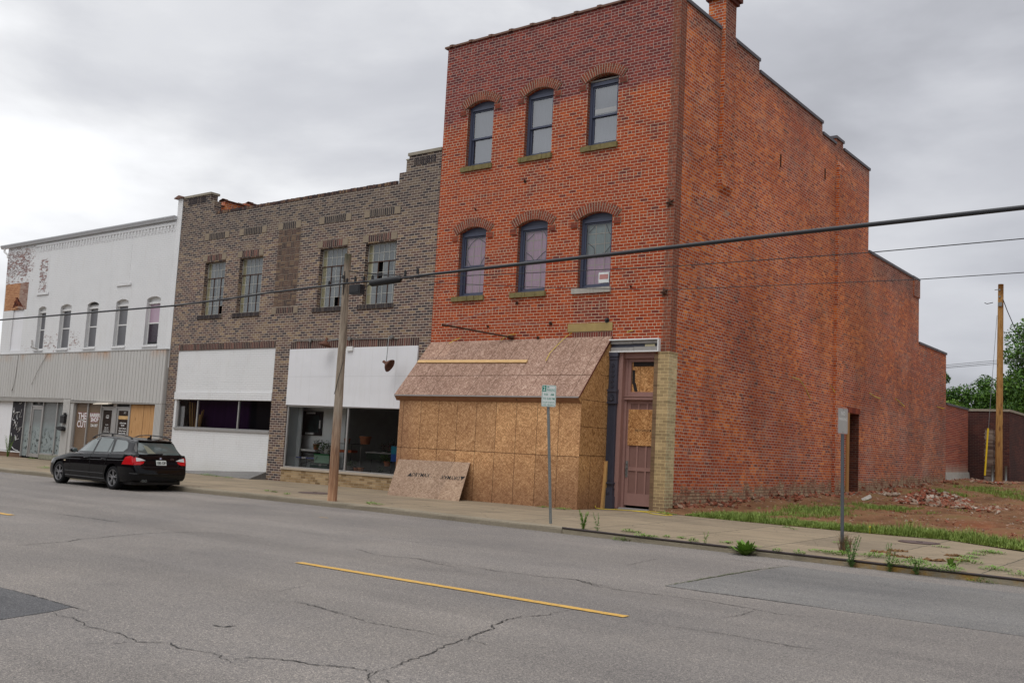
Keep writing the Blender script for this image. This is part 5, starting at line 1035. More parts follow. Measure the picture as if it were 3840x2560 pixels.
for i, (a, b) in enumerate(WW):
    y = .15; g = MB(); f_ = .045; vt = 6.72
    g.prism([(u, y, v) for u, v in arched(a, vt-.05, b, 6.78, .11)], (0, .05, 0)); g.box(a, y, 4.86, a+f_, y+.06, vt); g.box(b-f_, y, 4.86, b, y+.06, vt); g.box(a+f_, y, 4.86, b-f_, y+.06, 4.92); g.box(a+f_, y+.01, 5.77, b-f_, y+.06, 5.82); g.box(a-.0, y-.05, 6.60, b, y+.02, 6.68)
    w = g.build('window', M['wframe'], Wt)
    if i == 4:
        g = MB(); g.face([(a+f_, y+.03, 4.92), (b-f_, y+.03, 4.92), (b-f_, y+.03, 5.77), (a+f_, y+.03, 5.77)]); g.build('pane', plain('dark_lower_pane', (.03, .018, .032), .25, .5, var=.5, scale=6), w)
        g = MB(); g.face([(a+f_, y+.03, 5.82), (b-f_, y+.03, 5.82), (b-f_, y+.03, 6.66), (a+f_, y+.03, 6.66)]); g.build('pane', plain('pink_lined_pane', (.42, .30, .38), .25, .5), w)
        g = MB(); g.box(a+f_, y+.02, 4.92, b-f_, y+.027, 5.02); g.build('sash_bar', M['black'], w)
    else:
        for z0, z1 in ((4.92, 5.77), (5.82, 6.66)): g = MB(); g.face([(a+f_, y+.03, z0), (b-f_, y+.03, z0), (b-f_, y+.03, z1), (a+f_, y+.03, z1)]); g.build('pane', M.setdefault('screen_pane', plain('screened_pane', (.125, .125, .135), .3, .5, var=.2, scale=1.2)), w)
    if i == 2: g = MB(); g.prism([(u, y-.06, v) for u, v in arched(a+.02, 6.78, b-.02, 6.79, .10)], (0, .04, 0)); g.build('charred_head', M['black'], w)
    g = MB(); g.box(a-.06, -.05, 4.78, b+.04, .12, 4.86); g.build('window_sill', M['white2'], w)
    g = MB(); n = 8; cu = (a+b)/2; 
    for k in range(n+1):
        pass
g = MB(); g.tube([(-33.7, -.03, 5.3), (-33.5, -.1, 5.05), (-33.35, -.22, 4.95), (-33.0, -.1, 4.87)], .03, 5); g.build('loose_board', M['grey_wood'], Wt)
# ribbed siding band and posts
m = NM('ribbed_siding', .55, .35); U = m.uv(); u, v, _ = m.sep(U); c = m.mix(m.noise(m.mapping(U, (3., .15, 1)), 1., 4), (.42, .41, .39), (.53, .52, .50)); c = m.mix(m.math('MULTIPLY', m.mr(v, 4.2, 4.62), m.mr(m.noise(m.mapping(U, (.8, .5, 1)), 1., 5), .48, .66, 0, .75)), c, (.42, .22, .10)); m.set('Base Color', c); M['siding'] = m.m
g = MB(); x = -36.68
while x < -22.62:
    xr = min(x+.232, -22.58); zb_ = 2.60+(x+36.7)*(-.010) if x > -29.6 else 2.62+(x+36.7)*-.004
    g.box(x, -.155, zb_, xr-.022, .1, 4.63); g.box(xr-.022, -.13, zb_, xr, .1, 4.63); x += .232
sd2 = g.build('ribbed_fascia', M['siding'], Wt)
g = MB(); g.box(-36.72, -.17, 4.63, -22.56, -.0, 4.665); g.box(-36.7, -.14, 2.42, -29.5, -.0, 2.62); g.box(-29.5, -.14, 2.42, -22.6, 0, 2.5); g.build('fascia_trim', M['alu_dull'], sd2)
g = MB()
for x0, x1 in ((-30.08, -29.52), (-23.04, -22.58)):
    for k in range(5): a = x0+(x1-x0)*k/5; zt_ = 2.57 if x0 < -25 else 2.44; g.box(a, -.150, -.15, a+(x1-x0)/5-.022, .1, zt_); g.box(a+(x1-x0)/5-.022, -.127, -.15, a+(x1-x0)/5-.003, .1, zt_)
g.build('siding_post', M['siding'], Wt)
g = MB(); g.box(-29.52, -.10, -.15, -29.3, .05, 2.5); g.build('splayed_return', M['siding'], Wt)
g = MB(); g.tube([(-34.55, -.17, 4.6), (-34.6, -.18, 3.6), (-34.7, -.18, 3.1), (-34.85, -.18, 2.9), (-34.7, -.2, 3.0), (-34.75, -.2, 2.8)], .012, 5); g.tube([(-31.9, -.17, 4.6), (-32.4, -.2, 4.0), (-33.0, -.2, 3.2)], .01, 5); g.build('loose_wire', M['grey_wood'], Wt)
# left shopfront
g = MB(); g.box(-36.6, .0, -.1, -36.25, .1, 2.6); g.box(-36.25, .02, .12, -34.93, .06, 2.6); g.build('white_hoard_panel', M['white_panel'], Wt)
g = MB(); g.box(-34.93, .0, .1, -33.7, .05, 2.58); bp = g.build('black_panel', plain('black_board', (.017, .015, .02), .7, .3), Wt)
g = MB(); g.box(-36.3, -.02, .04, -33.7, .06, .10); g.build('base_rail', M['wframe'], bp)
g = MB(); g.box(-36.6, -.0, -.2, -33.7, .06, .04); g.build('plinth', plain('brown_plinth', (.17, .10, .065), .9), Wt)
g = MB()
def chalk(pts, w=.012):
    g.tube([(-34.93+u*1.2, -.004, .1+v*2.45) for u, v in pts], w, 4)
for s_ in ([(.12, .83), (.16, .72)], [(.10, .76), (.16, .72), (.19, .78)], [(.14, .68), (.30, .73), (.62, .75)], [(.45, .75), (.42, .66), (.48, .60)], [(.14, .68), (.10, .60), (.2, .58)], [(.75, .80), (.62, .64), (.78, .66)], [(.25, .6), (.3, .52), (.42, .58), (.36, .5)], [(.2, .48), (.35, .56), (.4, .46), (.55, .55)], [(.3, .42), (.5, .5), (.52, .40), (.75, .46), (.7, .38), (.85, .47)], [(.6, .36), (.78, .41)], [(.42, .31), (.5, .2), (.62, .30)], [(.48, .28), (.55, .22), (.75, .24)], [(.25, .08), (.45, .03), (.8, .01)], [(.5, .9), (.55, .92), (.6, .9), (.7, .93)], [(.1, .34), (.16, .28)]): chalk(s_)
g.build('chalk_scrawl', M['white_ink'], bp)
m = NM('peeling_film', .3, .5); U = m.uv(); u, v, _ = m.sep(U); pn = m.noise(U, 5.5, 5, .7, .4); c = m.mix(m.noise(U, 1.1, 3), (.15, .18, .185), (.33, .38, .38)); c = m.mix(m.mr(v, 1.25, 1.6), c, m.mix(m.mr(m.math('SINE', m.math('MULTIPLY', v, 230.)), -.2, .4), (.09, .10, .10), (.26, .27, .27)))
c = m.mix(m.math('MULTIPLY', m.mr(pn, .54, .57), m.mr(m.math('ADD', v, m.math('MULTIPLY', m.noise(U, 2.), .8)), 1.3, 1.7, 1., .15)), c, (.03, .04, .04)); m.set('Base Color', c); M['film'] = m.m
g = MB(); zf0, zf1 = .05, 2.52
for x in (-33.72, -33.08, -32.04, -30.80, -30.12): g.box(x-.035, -.03, -.1 if x < -32 else zf0, x+.035, .08, zf1)
g.box(-33.7, -.03, 2.5, -30.1, .08, 2.56); g.box(-33.08, -.03, 2.2, -32.04, .08, 2.26); g.box(-32.04, -.03, .05, -30.1, .08, .11)
sf = g.build('shopfront', M['alu'], Wt)
for x0, x1, z0, z1, mt in ((-33.68, -33.12, -.08, 2.5, 'film'), (-32.0, -30.84, .11, 2.5, 'film'), (-30.76, -30.15, .11, 2.5, 'film'), (-33.04, -32.08, 2.26, 2.5, 'black')): g = MB(); g.box(x0, .03, z0, x1, .035, z1); g.build('pane', M[mt], sf)
text_obj('625', .16, M['white_ink'], 'number', sf, face_front(-32.55, .026, 2.38), .0005, .9)
g = MB(); g.box(-33.04, .0, -.1, -32.93, .05, 2.2); g.box(-32.18, .0, -.1, -32.08, .05, 2.2); g.box(-32.93, .001, 2.08, -32.18, .05, 2.2); g.box(-32.93, .001, -.1, -32.18, .05, .06); d_ = g.build('door', M['alu'], sf)
g = MB(); g.box(-32.93, .025, .06, -32.18, .03, 2.08); g.build('pane', M['film'], d_); g = MB(); g.tube([(-32.99, -.03, .95), (-32.99, -.05, 1.0), (-32.99, -.05, 1.25), (-32.99, -.03, 1.3)], .012, 5); g.build('handle', M['rust'], d_)
g = MB(); g.box(-32.04, -.03, -.15, -30.1, .05, .05); g.build('stall_riser', plain('flaking_riser', (.25, .25, .19), .9, .1, var=.5, scale=7), sf)
# right shopfront (barber)
m = NM('papered_pane', .25, .5); U = m.uv(); c = m.mix(m.noise(m.mapping(U, (1.5, .8, 1)), 1.5, 4), (.13, .085, .055), (.21, .15, .10)); c = m.mix(m.mr(m.math('SINE', m.math('MULTIPLY', m.sep(U)[1], 60.)), .7, 1., 0, .3), c, (.10, .06, .035)); m.set('Base Color', c); M['paper'] = m.m
g = MB()
for x in (-29.26, -28.24, -27.18, -26.12, -25.0, -23.07): g.box(x-.035, -.03, -.12, x+.035, .08, 2.5)
g.box(-29.3, -.03, 2.44, -23.05, .08, 2.50); g.box(-29.2, -.03, .2, -27.2, .08, .28); g.box(-27.15, -.03, 2.24, -25.0, .08, 2.29); g.box(-26.25, -.028, -.1, -25.98, .08, 2.45)
sf2 = g.build('shopfront', M['alu'], Wt)
for x0, x1 in ((-29.22, -28.27), (-28.20, -27.22)): g = MB(); g.box(x0, .03, .28, x1, .035, 2.44); g.build('pane', M['paper'], sf2)
g = MB(); g.box(-27.14, .03, 2.29, -26.25, .035, 2.44); g.box(-25.97, .03, 2.29, -25.04, .035, 2.44); g.build('pane', M['black'], sf2)
g = MB(); g.hexa([(-27.38, -.3, 2.36), (-26.2, -.32, 2.37), (-26.2, .0, 2.43), (-27.3, 0, 2.42), (-27.38, -.3, 2.40), (-26.2, -.32, 2.41), (-26.2, .0, 2.46), (-27.3, 0, 2.45)]); g.build('door_canopy', M['cream'], sf2)
for x0, x1 in ((-27.14, -26.26), (-25.96, -25.04)):
    g = MB(); g.box(x0, .0, -.1, x0+.1, .05, 2.24); g.box(x1-.1, .0, -.1, x1, .05, 2.24); g.box(x0+.1, .001, 2.14, x1-.1, .05, 2.24); g.box(x0+.1, .001, 1.06, x1-.1, .05, 1.16); g.box(x0+.1, .001, -.1, x1-.1, .05, .08); d_ = g.build('door', M['alu'], sf2)
    g = MB(); g.box(x0+.1, .03, .08, x1-.1, .035, 2.14); g.build('pane', plain('dark_door_pane', (.028, .018, .014), .2, .5), d_)
    if x0 < -27:
        text_obj('623', .20, M['white_ink'], 'number', d_, face_front(-26.72, .026, 1.86), .0005, .8, bold=.004); text_obj('HOURS', .07, M['white_ink'], 'door_lettering', d_, face_front(-26.72, .026, 1.52), .0005)
        for k, s_ in enumerate(('MON - SAT', '10:00AC TO 5', 'CLOSED SUNDAY')): text_obj(s_, .085, M['white_ink'], 'door_lettering', d_, face_front(-26.72, .026, 1.40-.085*k), .0005, .72)
    else:
        text_obj('623', .11, M['white_ink'], 'number', d_, face_front(-25.42, .026, 2.05), .0005)
        g = MB(); g.box(x0+.1, .024, 1.78, x1-.1, .03, 1.92); g.build('timber_bar', M['lumber'], d_)
        for k, (s_, z) in enumerate((('623 Bowl House', 1.62), ('HOURS:', 1.52), ('Tues-Fri  9am-6pm', 1.40), ('Saturday  9am-6pm', 1.30), ('Closed Sun & Mon', 1.20))): text_obj(s_, .085, M['white_ink'], 'door_lettering', d_, face_front(-25.5, .022, z), .0005, .82, bold=.002)
g = MB(); g.box(-24.96, -.0, .1, -23.1, .05, 2.40); g.build('plywood_panel', M['ply'], sf2)
g = MB(); g.box(-24.03, -.003, .1, -24.015, .002, 2.40); g.box(-23.55, -.002, .1, -23.545, .002, 2.4); g.build('plywood_joint', M['joint'], sf2)
for s_, x, z, sz, sx_ in (('THE', -28.72, 1.84, .40, .93), ('CUT', -28.72, 1.49, .40, .93), ('BARBER', -27.71, 1.90, .225, 1.0), ('SHOP', -27.71, 1.70, .25, .95)):
    text_obj(s_, sz, M['red_ink'], 'window_lettering_edge', sf2, face_front(x, .029, z), .0003, sx_, bold=.026); text_obj(s_, sz, M['white_ink'], 'window_lettering', sf2, face_front(x, .024, z), .0003, sx_, bold=.008)
text_obj('334-1007', .17, M['white_ink'], 'window_lettering', sf2, face_front(-27.71, .026, 1.46), .0003, .85, bold=.004)
g = MB(); g.tube([(-28.9, .02, 1.66), (-28.45, .02, 1.72)], .008, 4); g.tube([(-28.9, .02, 1.70), (-28.45, .02, 1.65)], .008, 4); g.tube([(-28.9, .02, 1.66), (-29.0, .02, 1.64), (-28.97, .02, 1.70), (-28.9, .02, 1.70)], .006, 4); g.build('scissor_emblem', M['sign_white'], sf2)
g = MB(); g.box(-30.0, -.28, 1.50, -29.68, -.16, 1.80); g.prism([(-30.02, -.30, 1.80), (-30.02, -.15, 1.80), (-30.02, -.15, 1.88)], (.36, 0, 0)); g.box(-29.8, -.26, 1.86, -29.7, -.18, 1.96)
tag(g.build('mailbox', M['black']), 'black wall mailbox on the ribbed post between the two shopfronts', 'mailbox')
g = MB(); g.lathe([(0, -.02), (.06, -.02), (.17, .03), (.18, .07), (.1, .09), (0, .1)], (-29.95, -.26, 1.24), 'x', 14); g = MB(); g.prism([(-30.2, -.34, 1.30), (-30.05, -.34, 1.20), (-29.75, -.34, 1.16), (-29.66, -.34, 1.22), (-29.68, -.34, 1.32), (-29.9, -.34, 1.36)], (0, .2, 0)); tag(g.build('wall_light', M['black']), 'black wall light fitting just below the mailbox on the ribbed post', 'light')
g = MB(); wall(g, rect(-52, -.3, -36.78, 4.75), [], M_F, .05, .3); g.box(-52, .35, -.3, -36.85, 12, 4.5)
tag(g.build('peach_building', plain('peach_paint', (.50, .26, .16), .85, .2, var=.12, scale=4)), 'low peach painted building at the far left edge beside the white building', 'building')
# ================================================================ far building and broken pier
FB = thing('dark_brick_building', 'low dark brown brick building with a stone coping at the back of the vacant lot', 'building', (1, 37, 1))
m = NM('dark_brick', .9, .15); rnd, f = m.bricks(m.warp(m.uv(), 6., .01), .25, .0855, .006, .3, 1., 2); c = m.ramp(rnd, [(0, (.055, .022, .022)), (.5, (.09, .032, .027)), (1, (.13, .045, .034))]); c = m.mix(m.mr(m.noise(m.uv(), .6, 5), .35, .65), c, (.045, .022, .022)); c = m.mix(f, c, (.14, .095, .075)); m.set('Base Color', c); M['dark_brick'] = m.m
g = MB(); g.box(-3, 33.0, .5, 1.85, 45, 4.62); g.build('wall', M['dark_brick'], FB)
g = MB(); g.box(-3.1, 32.95, 4.62, 1.9, 45.1, 4.74); g.build('coping', M['limestone'], FB)
g = MB(); r_ = random.Random(5); z = 1.0
while z < 3.62:
    g.box(1.02+r_.uniform(-.03, .03), 31.4, z, 1.42+r_.uniform(-.04, .02), 31.8, z+.075, r_.random()); z += .085
tag(g.build('broken_pier', mat_tint('old_pier', [(0, (.10, .065, .055)), (.5, (.19, .14, .11)), (1, (.30, .25, .21))])), 'ragged stub of an old brick pier standing just left of the yellow guy-wire guard', 'brick pier')

# ================================================================ CAR
M['paint'] = (lambda m: (m.set('Base Color', (.004, .004, .005)), m.m)[1])(NM('black_car_paint', .05, .3))
M['car_glass'] = (lambda m: (m.set('Base Color', m.mix(m.noise(m.obj(), 1.6, 3), (.04, .055, .055), (.12, .15, .145))), m.set('Coat Weight', .7), m.set('Coat Roughness', .02), m.m)[3])(NM('car_window', .1, .6))
M['trim'] = plain('car_trim', (.012, .012, .013), .45, .4, var=.1); M['tyre'] = plain('tyre', (.012, .012, .013), .8, .2, var=.1)
M['chrome'] = plain('bright_metal', (.5, .5, .52), .25, .5, 1., var=.05); M['rim'] = plain('alloy_rim', (.36, .36, .37), .35, .5, .75, var=.05)
M['red_lens'] = plain('red_lens', (.50, .008, .012), .12, .6, var=.15, scale=12); M['clear_lens'] = plain('clear_lens', (.62, .62, .62), .15, .6); M['amber'] = plain('side_repeater', (.6, .5, .35), .2, .5)
CAR = thing('parked_car', 'black estate car with roof rails parked at the kerb by the barber shop', 'car', (-15.82, -7.38, -.26))
def cr(tab, x):
    xs = [t[0] for t in tab]
    if x <= xs[0]: return np.array(tab[0][1:], float)
    if x >= xs[-1]: return np.array(tab[-1][1:], float)
    i = max(k for k in range(len(xs)) if xs[k] <= x); i = min(i, len(xs)-2)
    p = [np.array(tab[max(0, min(len(tab)-1, j))][1:], float) for j in (i-1, i, i+1, i+2)]; X = [tab[max(0, min(len(tab)-1, j))][0] for j in (i-1, i, i+1, i+2)]
    h = X[2]-X[1]; t = (x-X[1])/h
    d1 = (p[2]-p[0])/max(1e-6, X[2]-X[0])*h; d2 = (p[3]-p[1])/max(1e-6, X[3]-X[1])*h; d = p[2]-p[1]
    d1 = np.where(d*d1 <= 0, 0, np.sign(d1)*np.minimum(np.abs(d1), 3*np.abs(d))); d2 = np.where(d*d2 <= 0, 0, np.sign(d2)*np.minimum(np.abs(d2), 3*np.abs(d)))
    return (2*t**3-3*t**2+1)*p[1]+(t**3-2*t**2+t)*d1+(-2*t**3+3*t**2)*p[2]+(t**3-t**2)*d2
# x, zbottom, zbelt, zroof, w, wg, wr
CT = [(0, .34, .50, .55, .55, .50, .38), (.04, .25, .56, .62, .68, .58, .42), (.14, .21, .63, .70, .78, .66, .5), (.35, .19, .70, .79, .85, .72, .55), (.7, .18, .77, .87, .89, .75, .58), (1.1, .18, .84, .94, .905, .78, .6),
      (1.42, .18, .885, 1.0, .908, .79, .62), (1.7, .18, .90, 1.17, .908, .80, .62), (2.0, .18, .91, 1.32, .908, .80, .61), (2.35, .18, .92, 1.405, .908, .80, .60), (2.9, .18, .935, 1.425, .908, .80, .60), (3.5, .18, .955, 1.41, .908, .80, .59),
      (3.9, .20, .965, 1.375, .905, .79, .57), (4.08, .21, .97, 1.34, .895, .775, .55), (4.2, .22, .97, 1.20, .88, .76, .56), (4.32, .24, .97, 1.02, .85, .74, .60), (4.37, .25, .93, .965, .835, .74, .62), (4.41, .26, .85, .88, .82, .74, .63), (4.45, .27, .74, .77, .80, .73, .62), (4.475, .28, .66, .69, .785, .72, .62), (4.50, .30, .60, .64, .76, .70, .6), (4.52, .36, .54, .57, .70, .64, .55)]
def section(x):
    zb, bl, rf, w, wg, wr = cr(CT, x); mid = min(.58, zb+(bl-zb)*.55); h = rf-bl
    return [(0, zb), (.7*w, zb), (.93*w, zb+.03), (.985*w, zb+(mid-zb)*.45), (w, mid), (w*.992, bl-(bl-mid)*.38), (w*.965, bl-.015), (w*.955 if h < .12 else wg+.03, bl+min(.004, h*.1)), (wg, bl+h*.10), ((wg*.55+wr*.45), bl+h*.5), (wr+.03, rf-h*.13), (wr*.93, rf-h*.04), (wr*.6, rf-.005), (0, rf)]
xsC = sorted(set([round(v, 3) for v in list(np.linspace(0, .5, 16))+list(np.linspace(.5, 4.0, 60))+list(np.linspace(4., 4.52, 34))]))
g = MB(); secs = []
for x in xsC:
    s_ = section(x); out = []
    for a, b in zip(s_, s_[1:]):
        for k in range(3): out.append((a[0]+(b[0]-a[0])*k/3, a[1]+(b[1]-a[1])*k/3))
    out.append(s_[-1]); full = out+[(-y, z) for y, z in out[-2:0:-1]]; secs.append(full)
n = len(secs[0])
for x, s_ in zip(xsC, secs): g.v += [(x, y, z) for y, z in s_]
for i in range(len(xsC)-1):
    for j in range(n): g.f.append((i*n+j, i*n+(j+1) % n, (i+1)*n+(j+1) % n, (i+1)*n+j)); g.t.append(.5)
g.f.append(tuple(reversed(range(n)))); g.t.append(.5); g.f.append(tuple((len(xsC)-1)*n+j for j in range(n))); g.t.append(.5)
body = g.build('body', M['paint'], CAR, smooth=True, local=True)
bvh = BVHTree.FromPolygons([Vector(v) for v in g.v], g.f)
bm = bmesh.new(); bm.from_mesh(body.data); bmesh.ops.recalc_face_normals(bm, faces=bm.faces); bm.to_mesh(body.data); bm.free()
FW, RW, RR = .80, 3.57, .318
for wx in (FW, RW):
    for sg in (-1, 1):
        c_ = MB(); c_.lathe([(0, 0), (.362, 0), (.362, .34), (0, .34)], (wx, sg*.62 if sg > 0 else -.96, RR+.012), 'y', 40); co = c_.build('cutter', M['trim'], None, local=True)
        bmc = bmesh.new(); bmc.from_mesh(co.data); bmesh.ops.remove_doubles(bmc, verts=bmc.verts, dist=1e-5); bmesh.ops.recalc_face_normals(bmc, faces=bmc.faces); bmc.to_mesh(co.data); bmc.free()
        co.parent = CAR
        md = body.modifiers.new('arch', 'BOOLEAN'); md.operation = 'DIFFERENCE'; md.object = co; md.solver = 'EXACT'
bpy.context.view_layer.update(); dg = bpy.context.evaluated_depsgraph_get(); nm = bpy.data.meshes.new_from_object(body.evaluated_get(dg)); body.modifiers.clear(); old = body.data; body.data = nm; nm.name = 'body'
for o in [o for o in bpy.data.objects if o.name.startswith('cutter')]: bpy.data.objects.remove(o)
for p in nm.polygons: p.use_smooth = True
em = body.modifiers.new('e', 'EDGE_SPLIT'); em.split_angle = math.radians(42)
def decal(poly, axis, sg, name, mat, parent=CAR, off=.004, cuts=2, close=False):
    """polygon in 2D draped on the body. axis 'y': poly=(x,z) seen from side sg; axis 'x': poly=(y,z) seen from behind"""
    bm = bmesh.new()
    if axis == 'y': vs = [bm.verts.new((a, sg*1.5, b)) for a, b in poly]; d = Vector((0, -sg, 0))
    else: vs = [bm.verts.new((6., a, b)) for a, b in poly]; d = Vector((-1, 0, 0))
    f = bm.faces.new(vs); bmesh.ops.triangulate(bm, faces=[f]); bmesh.ops.subdivide_edges(bm, edges=bm.edges[:], cuts=cuts, use_grid_fill=True); bmesh.ops.triangulate(bm, faces=bm.faces[:])
    for v in bm.verts:
        h = bvh.ray_cast(v.co, d)
        if h[0] is not None:
            nn = h[1] if h[1].dot(d) < 0 else -h[1]; v.co = h[0]+(nn-d).normalized()*off
        else:
            h = bvh.find_nearest(v.co+d*(.6 if axis == 'y' else 1.5)); v.co = h[0]-d*off
    me = bpy.data.meshes.new(name); bm.to_mesh(me); bm.free(); me.materials.append(mat)
    for p in me.polygons: p.use_smooth = True
    o = bpy.data.objects.new(name, me); col.objects.link(o); o.parent = parent; return o
def strip(pts, axis, sg, name, mat, w=.006, parent=CAR, off=.0015):
    """thin line draped on the body"""
    Q = []
    for a, b in zip(pts, pts[1:]):
        L_ = max(1, int(math.dist(a, b)/.05)); Q += [(a[0]+(b[0]-a[0])*k/L_, a[1]+(b[1]-a[1])*k/L_) for k in range(L_)]
    Q.append(pts[-1]); g = MB(); P3 = []
    for q in Q:
        o_ = Vector((q[0], sg*1.5, q[1])) if axis == 'y' else Vector((6, q[0], q[1])); d = Vector((0, -sg, 0)) if axis == 'y' else Vector((-1, 0, 0)); h = bvh.ray_cast(o_, d)
        if h[0] is not None: P3.append(h[0]-d*off)
    if len(P3) > 1: g.tube(P3, w, 5); return g.build(name, mat, parent, local=True)
for sg in (-1, 1):
    wins = [[(1.62, .955), (2.40, .975), (2.40, 1.355), (2.28, 1.35), (2.06, 1.27), (1.84, 1.14)], [(2.49, .975), (3.13, .985), (3.13, 1.345), (3.0, 1.36), (2.49, 1.36)], [(3.17, .985), (3.30, .985), (3.17, 1.33)], [(3.40, 1.0), (3.86, 1.03), (3.95, 1.12), (3.84, 1.27), (3.70, 1.32), (3.30, 1.335), (3.29, 1.3)]]
    fr = decal([(1.50, .935), (3.92, .985), (3.99, 1.12), (3.87, 1.29), (3.72, 1.35), (2.9, 1.385), (2.3, 1.375), (2.02, 1.285), (1.80, 1.16)], 'y', sg, 'window_surround', M['trim'], off=.002, cuts=4)
    for q in wins: decal(q, 'y', sg, 'side_window', M['car_glass'], cuts=3, off=.006)
    for pts in ([(1.42, .80), (1.40, .50), (1.42, .26)], [(2.44, .96), (2.46, .6), (2.44, .26)], [(3.33, .97), (3.30, .80), (3.18, .62)], [(3.1, .26), (3.18, .5), (3.18, .62)]): strip(pts, 'y', sg, 'door_gap', M['trim'], .004)
    strip([(.45, .70), (1.5, .735), (2.5, .76), (3.6, .79), (4.1, .80)], 'y', sg, 'crease', M['paint'], .008)
    strip([(1.17, .27), (3.18, .27)], 'y', sg, 'sill_trim', M['trim'], .014)
    strip([(1.17, .40), (3.15, .41)], 'y', sg, 'sill_crease', M['paint'], .006)
    for x in (2.28, 3.16): g = MB(); g.tube([(x-.11, sg*.905, .795), (x-.09, sg*.935, .80), (x+.06, sg*.938, .805), (x+.09, sg*.905, .805)], .014, 6); g.build('door_handle', M['paint'], CAR, smooth=True, local=True)
    decal([(1.08, .665), (1.17, .66), (1.18, .685), (1.09, .69)], 'y', sg, 'side_repeater', M['amber'], cuts=1)
    # mirror
    g = MB(); g.lathe([(0, 0), (.05, .005), (.075, .04), (.07, .10), (.045, .14), (0, .15)], (0, 0, 0), 'x', 18)
    g.v = [(1.60+v[0], sg*(.96+v[1]*1.35), .985+v[2]*.95) for v in g.v]; mo = g.build('mirror', M['paint'], CAR, smooth=True, local=True)
    g = MB(); g.tube([(1.68, sg*.84, .94), (1.68, sg*.93, .96)], .022, 6); g.build('mirror_arm', M['trim'], mo, local=True)
    g = MB(); g.lathe([(0, .154), (.055, .150), (.06, .140)], (0, 0, 0), 'x', 16); g.v = [(1.60+v[0], sg*(.96+v[1]*1.3), .985+v[2]*.9) for v in g.v]; g.build('mirror_glass', M['car_glass'], mo, local=True)
    # roof rail
    g = MB(); P_ = [(1.95, 1.335), (2.1, 1.40), (2.4, 1.465), (2.9, 1.49), (3.4, 1.475), (3.8, 1.43), (3.95, 1.385)]; g.tube([(x, sg*.59, z) for x, z in P_], .016, 6)
    for x, z0, z1 in ((2.05, 1.33, 1.38), (2.95, 1.41, 1.485), (3.9, 1.36, 1.40)): g.box(x-.03, sg*.59-.012, z0, x+.03, sg*.59+.012, z1)
    g.build('roof_rail', M['trim'], CAR, local=True)
    # tail lamp: red body that wraps the corner, clear wedge on the tailgate side
    side_ = decal([(4.02, .70), (4.42, .70), (4.42, .90), (4.30, .935), (4.14, .90)], 'y', sg, 'tail_lamp', M['red_lens'], cuts=4, off=.006)
    decal([(sg*.50, .80), (sg*.53, .745), (sg*.63, .705), (sg*.86, .70), (sg*.86, .86), (sg*.74, .895), (sg*.74, .80)][::sg], 'x', 1, 'rear_lens', M['red_lens'], side_, off=.007, cuts=3)
    decal([(sg*.46, .82), (sg*.735, .795), (sg*.735, .895), (sg*.60, .875)][::sg], 'x', 1, 'clear_lens', M['clear_lens'], side_, off=.009, cuts=3)
gls = decal([(-.63, .985), (.63, .985), (.60, 1.12), (.52, 1.285), (-.52, 1.285), (-.60, 1.12)], 'x', 1, 'rear_window', M['car_glass'], cuts=4, off=.006)
decal([(-.34, 1.0), (-.1, 1.0), (-.3, 1.2), (-.42, 1.22)], 'x', 1, 'seat_reflection', plain('seat_reflection_paint', (.20, .20, .15), .4), gls, cuts=1, off=.008)  # pale decal on the glass paints in a seat's reflection
g = MB(); g.box(4.03, -.50, 1.325, 4.15, .50, 1.345); g.build('spoiler_lip', M['paint'], CAR, local=True)
strip([(-.36, .985), (-.1, 1.0), (.1, 1.005)], 'x', 1, 'wiper', M['trim'], .012, off=.02)
strip([(-.80, .66), (-.5, .645), (.5, .645), (.80, .66)], 'x', 1, 'tailgate_gap', M['trim'], .005)
strip([(-.84, .47), (.84, .47)], 'x', 1, 'bumper_crease', M['paint'], .010)
strip([(-.5, .655), (-.62, .80), (-.7, .95)], 'x', 1, 'tailgate_gap', M['trim'], .004); strip([(.5, .655), (.62, .80), (.7, .95)], 'x', 1, 'tailgate_gap', M['trim'], .004)
pl = decal([(-.155, .70), (.155, .70), (.155, .83), (-.155, .83)], 'x', 1, 'number_plate', plain('plate_white', (.62, .65, .62), .4), cuts=1, off=.02)
hx = bvh.ray_cast(Vector((6, 0, .765)), Vector((-1, 0, 0)))[0].x; h2 = bvh.ray_cast(Vector((6, 0, .82)), Vector((-1, 0, 0)))[0].x; tl = math.atan2(hx-h2, .055)
text_obj('XB2 C3F', .098, M['ink'], 'plate_lettering', pl, Matrix.Translation((hx+.03, 0, .765)) @ Matrix.Rotation(-tl, 4, 'Y') @ Matrix.Rotation(PI/2, 4, 'Z') @ Matrix.Rotation(PI/2, 4, 'X'), .001, .72, local=True, bold=.002)
hb_ = bvh.ray_cast(Vector((6, 0, .885)), Vector((-1, 0, 0)))[0].x
EM = Matrix.Translation((hb_+.012, 0, .885)) @ Matrix.Rotation(-tl*.9, 4, 'Y')
def disc(name, r0, r1, a0, a1, mat, par, dx):
    g = MB(); n = 16
    for k in range(n):
        p, q = a0+(a1-a0)*k/n, a0+(a1-a0)*(k+1)/n
        g.face([tuple(EM @ Vector((dx, r0*math.cos(p), r0*math.sin(p)))), tuple(EM @ Vector((dx, r1*math.cos(p), r1*math.sin(p)))), tuple(EM @ Vector((dx, r1*math.cos(q), r1*math.sin(q)))), tuple(EM @ Vector((dx, r0*math.cos(q), r0*math.sin(q))))])
    return g.build(name, mat, par, local=True)
em_ = disc('badge', 0, .041, 0, 2*PI, M['trim'], CAR, 0); disc('badge_ring', .036, .041, 0, 2*PI, M['chrome'], em_, .001); disc('badge_ring', .022, .026, 0, 2*PI, M['chrome'], em_, .001)
BL = plain('badge_blue', (.03, .12, .5), .3)
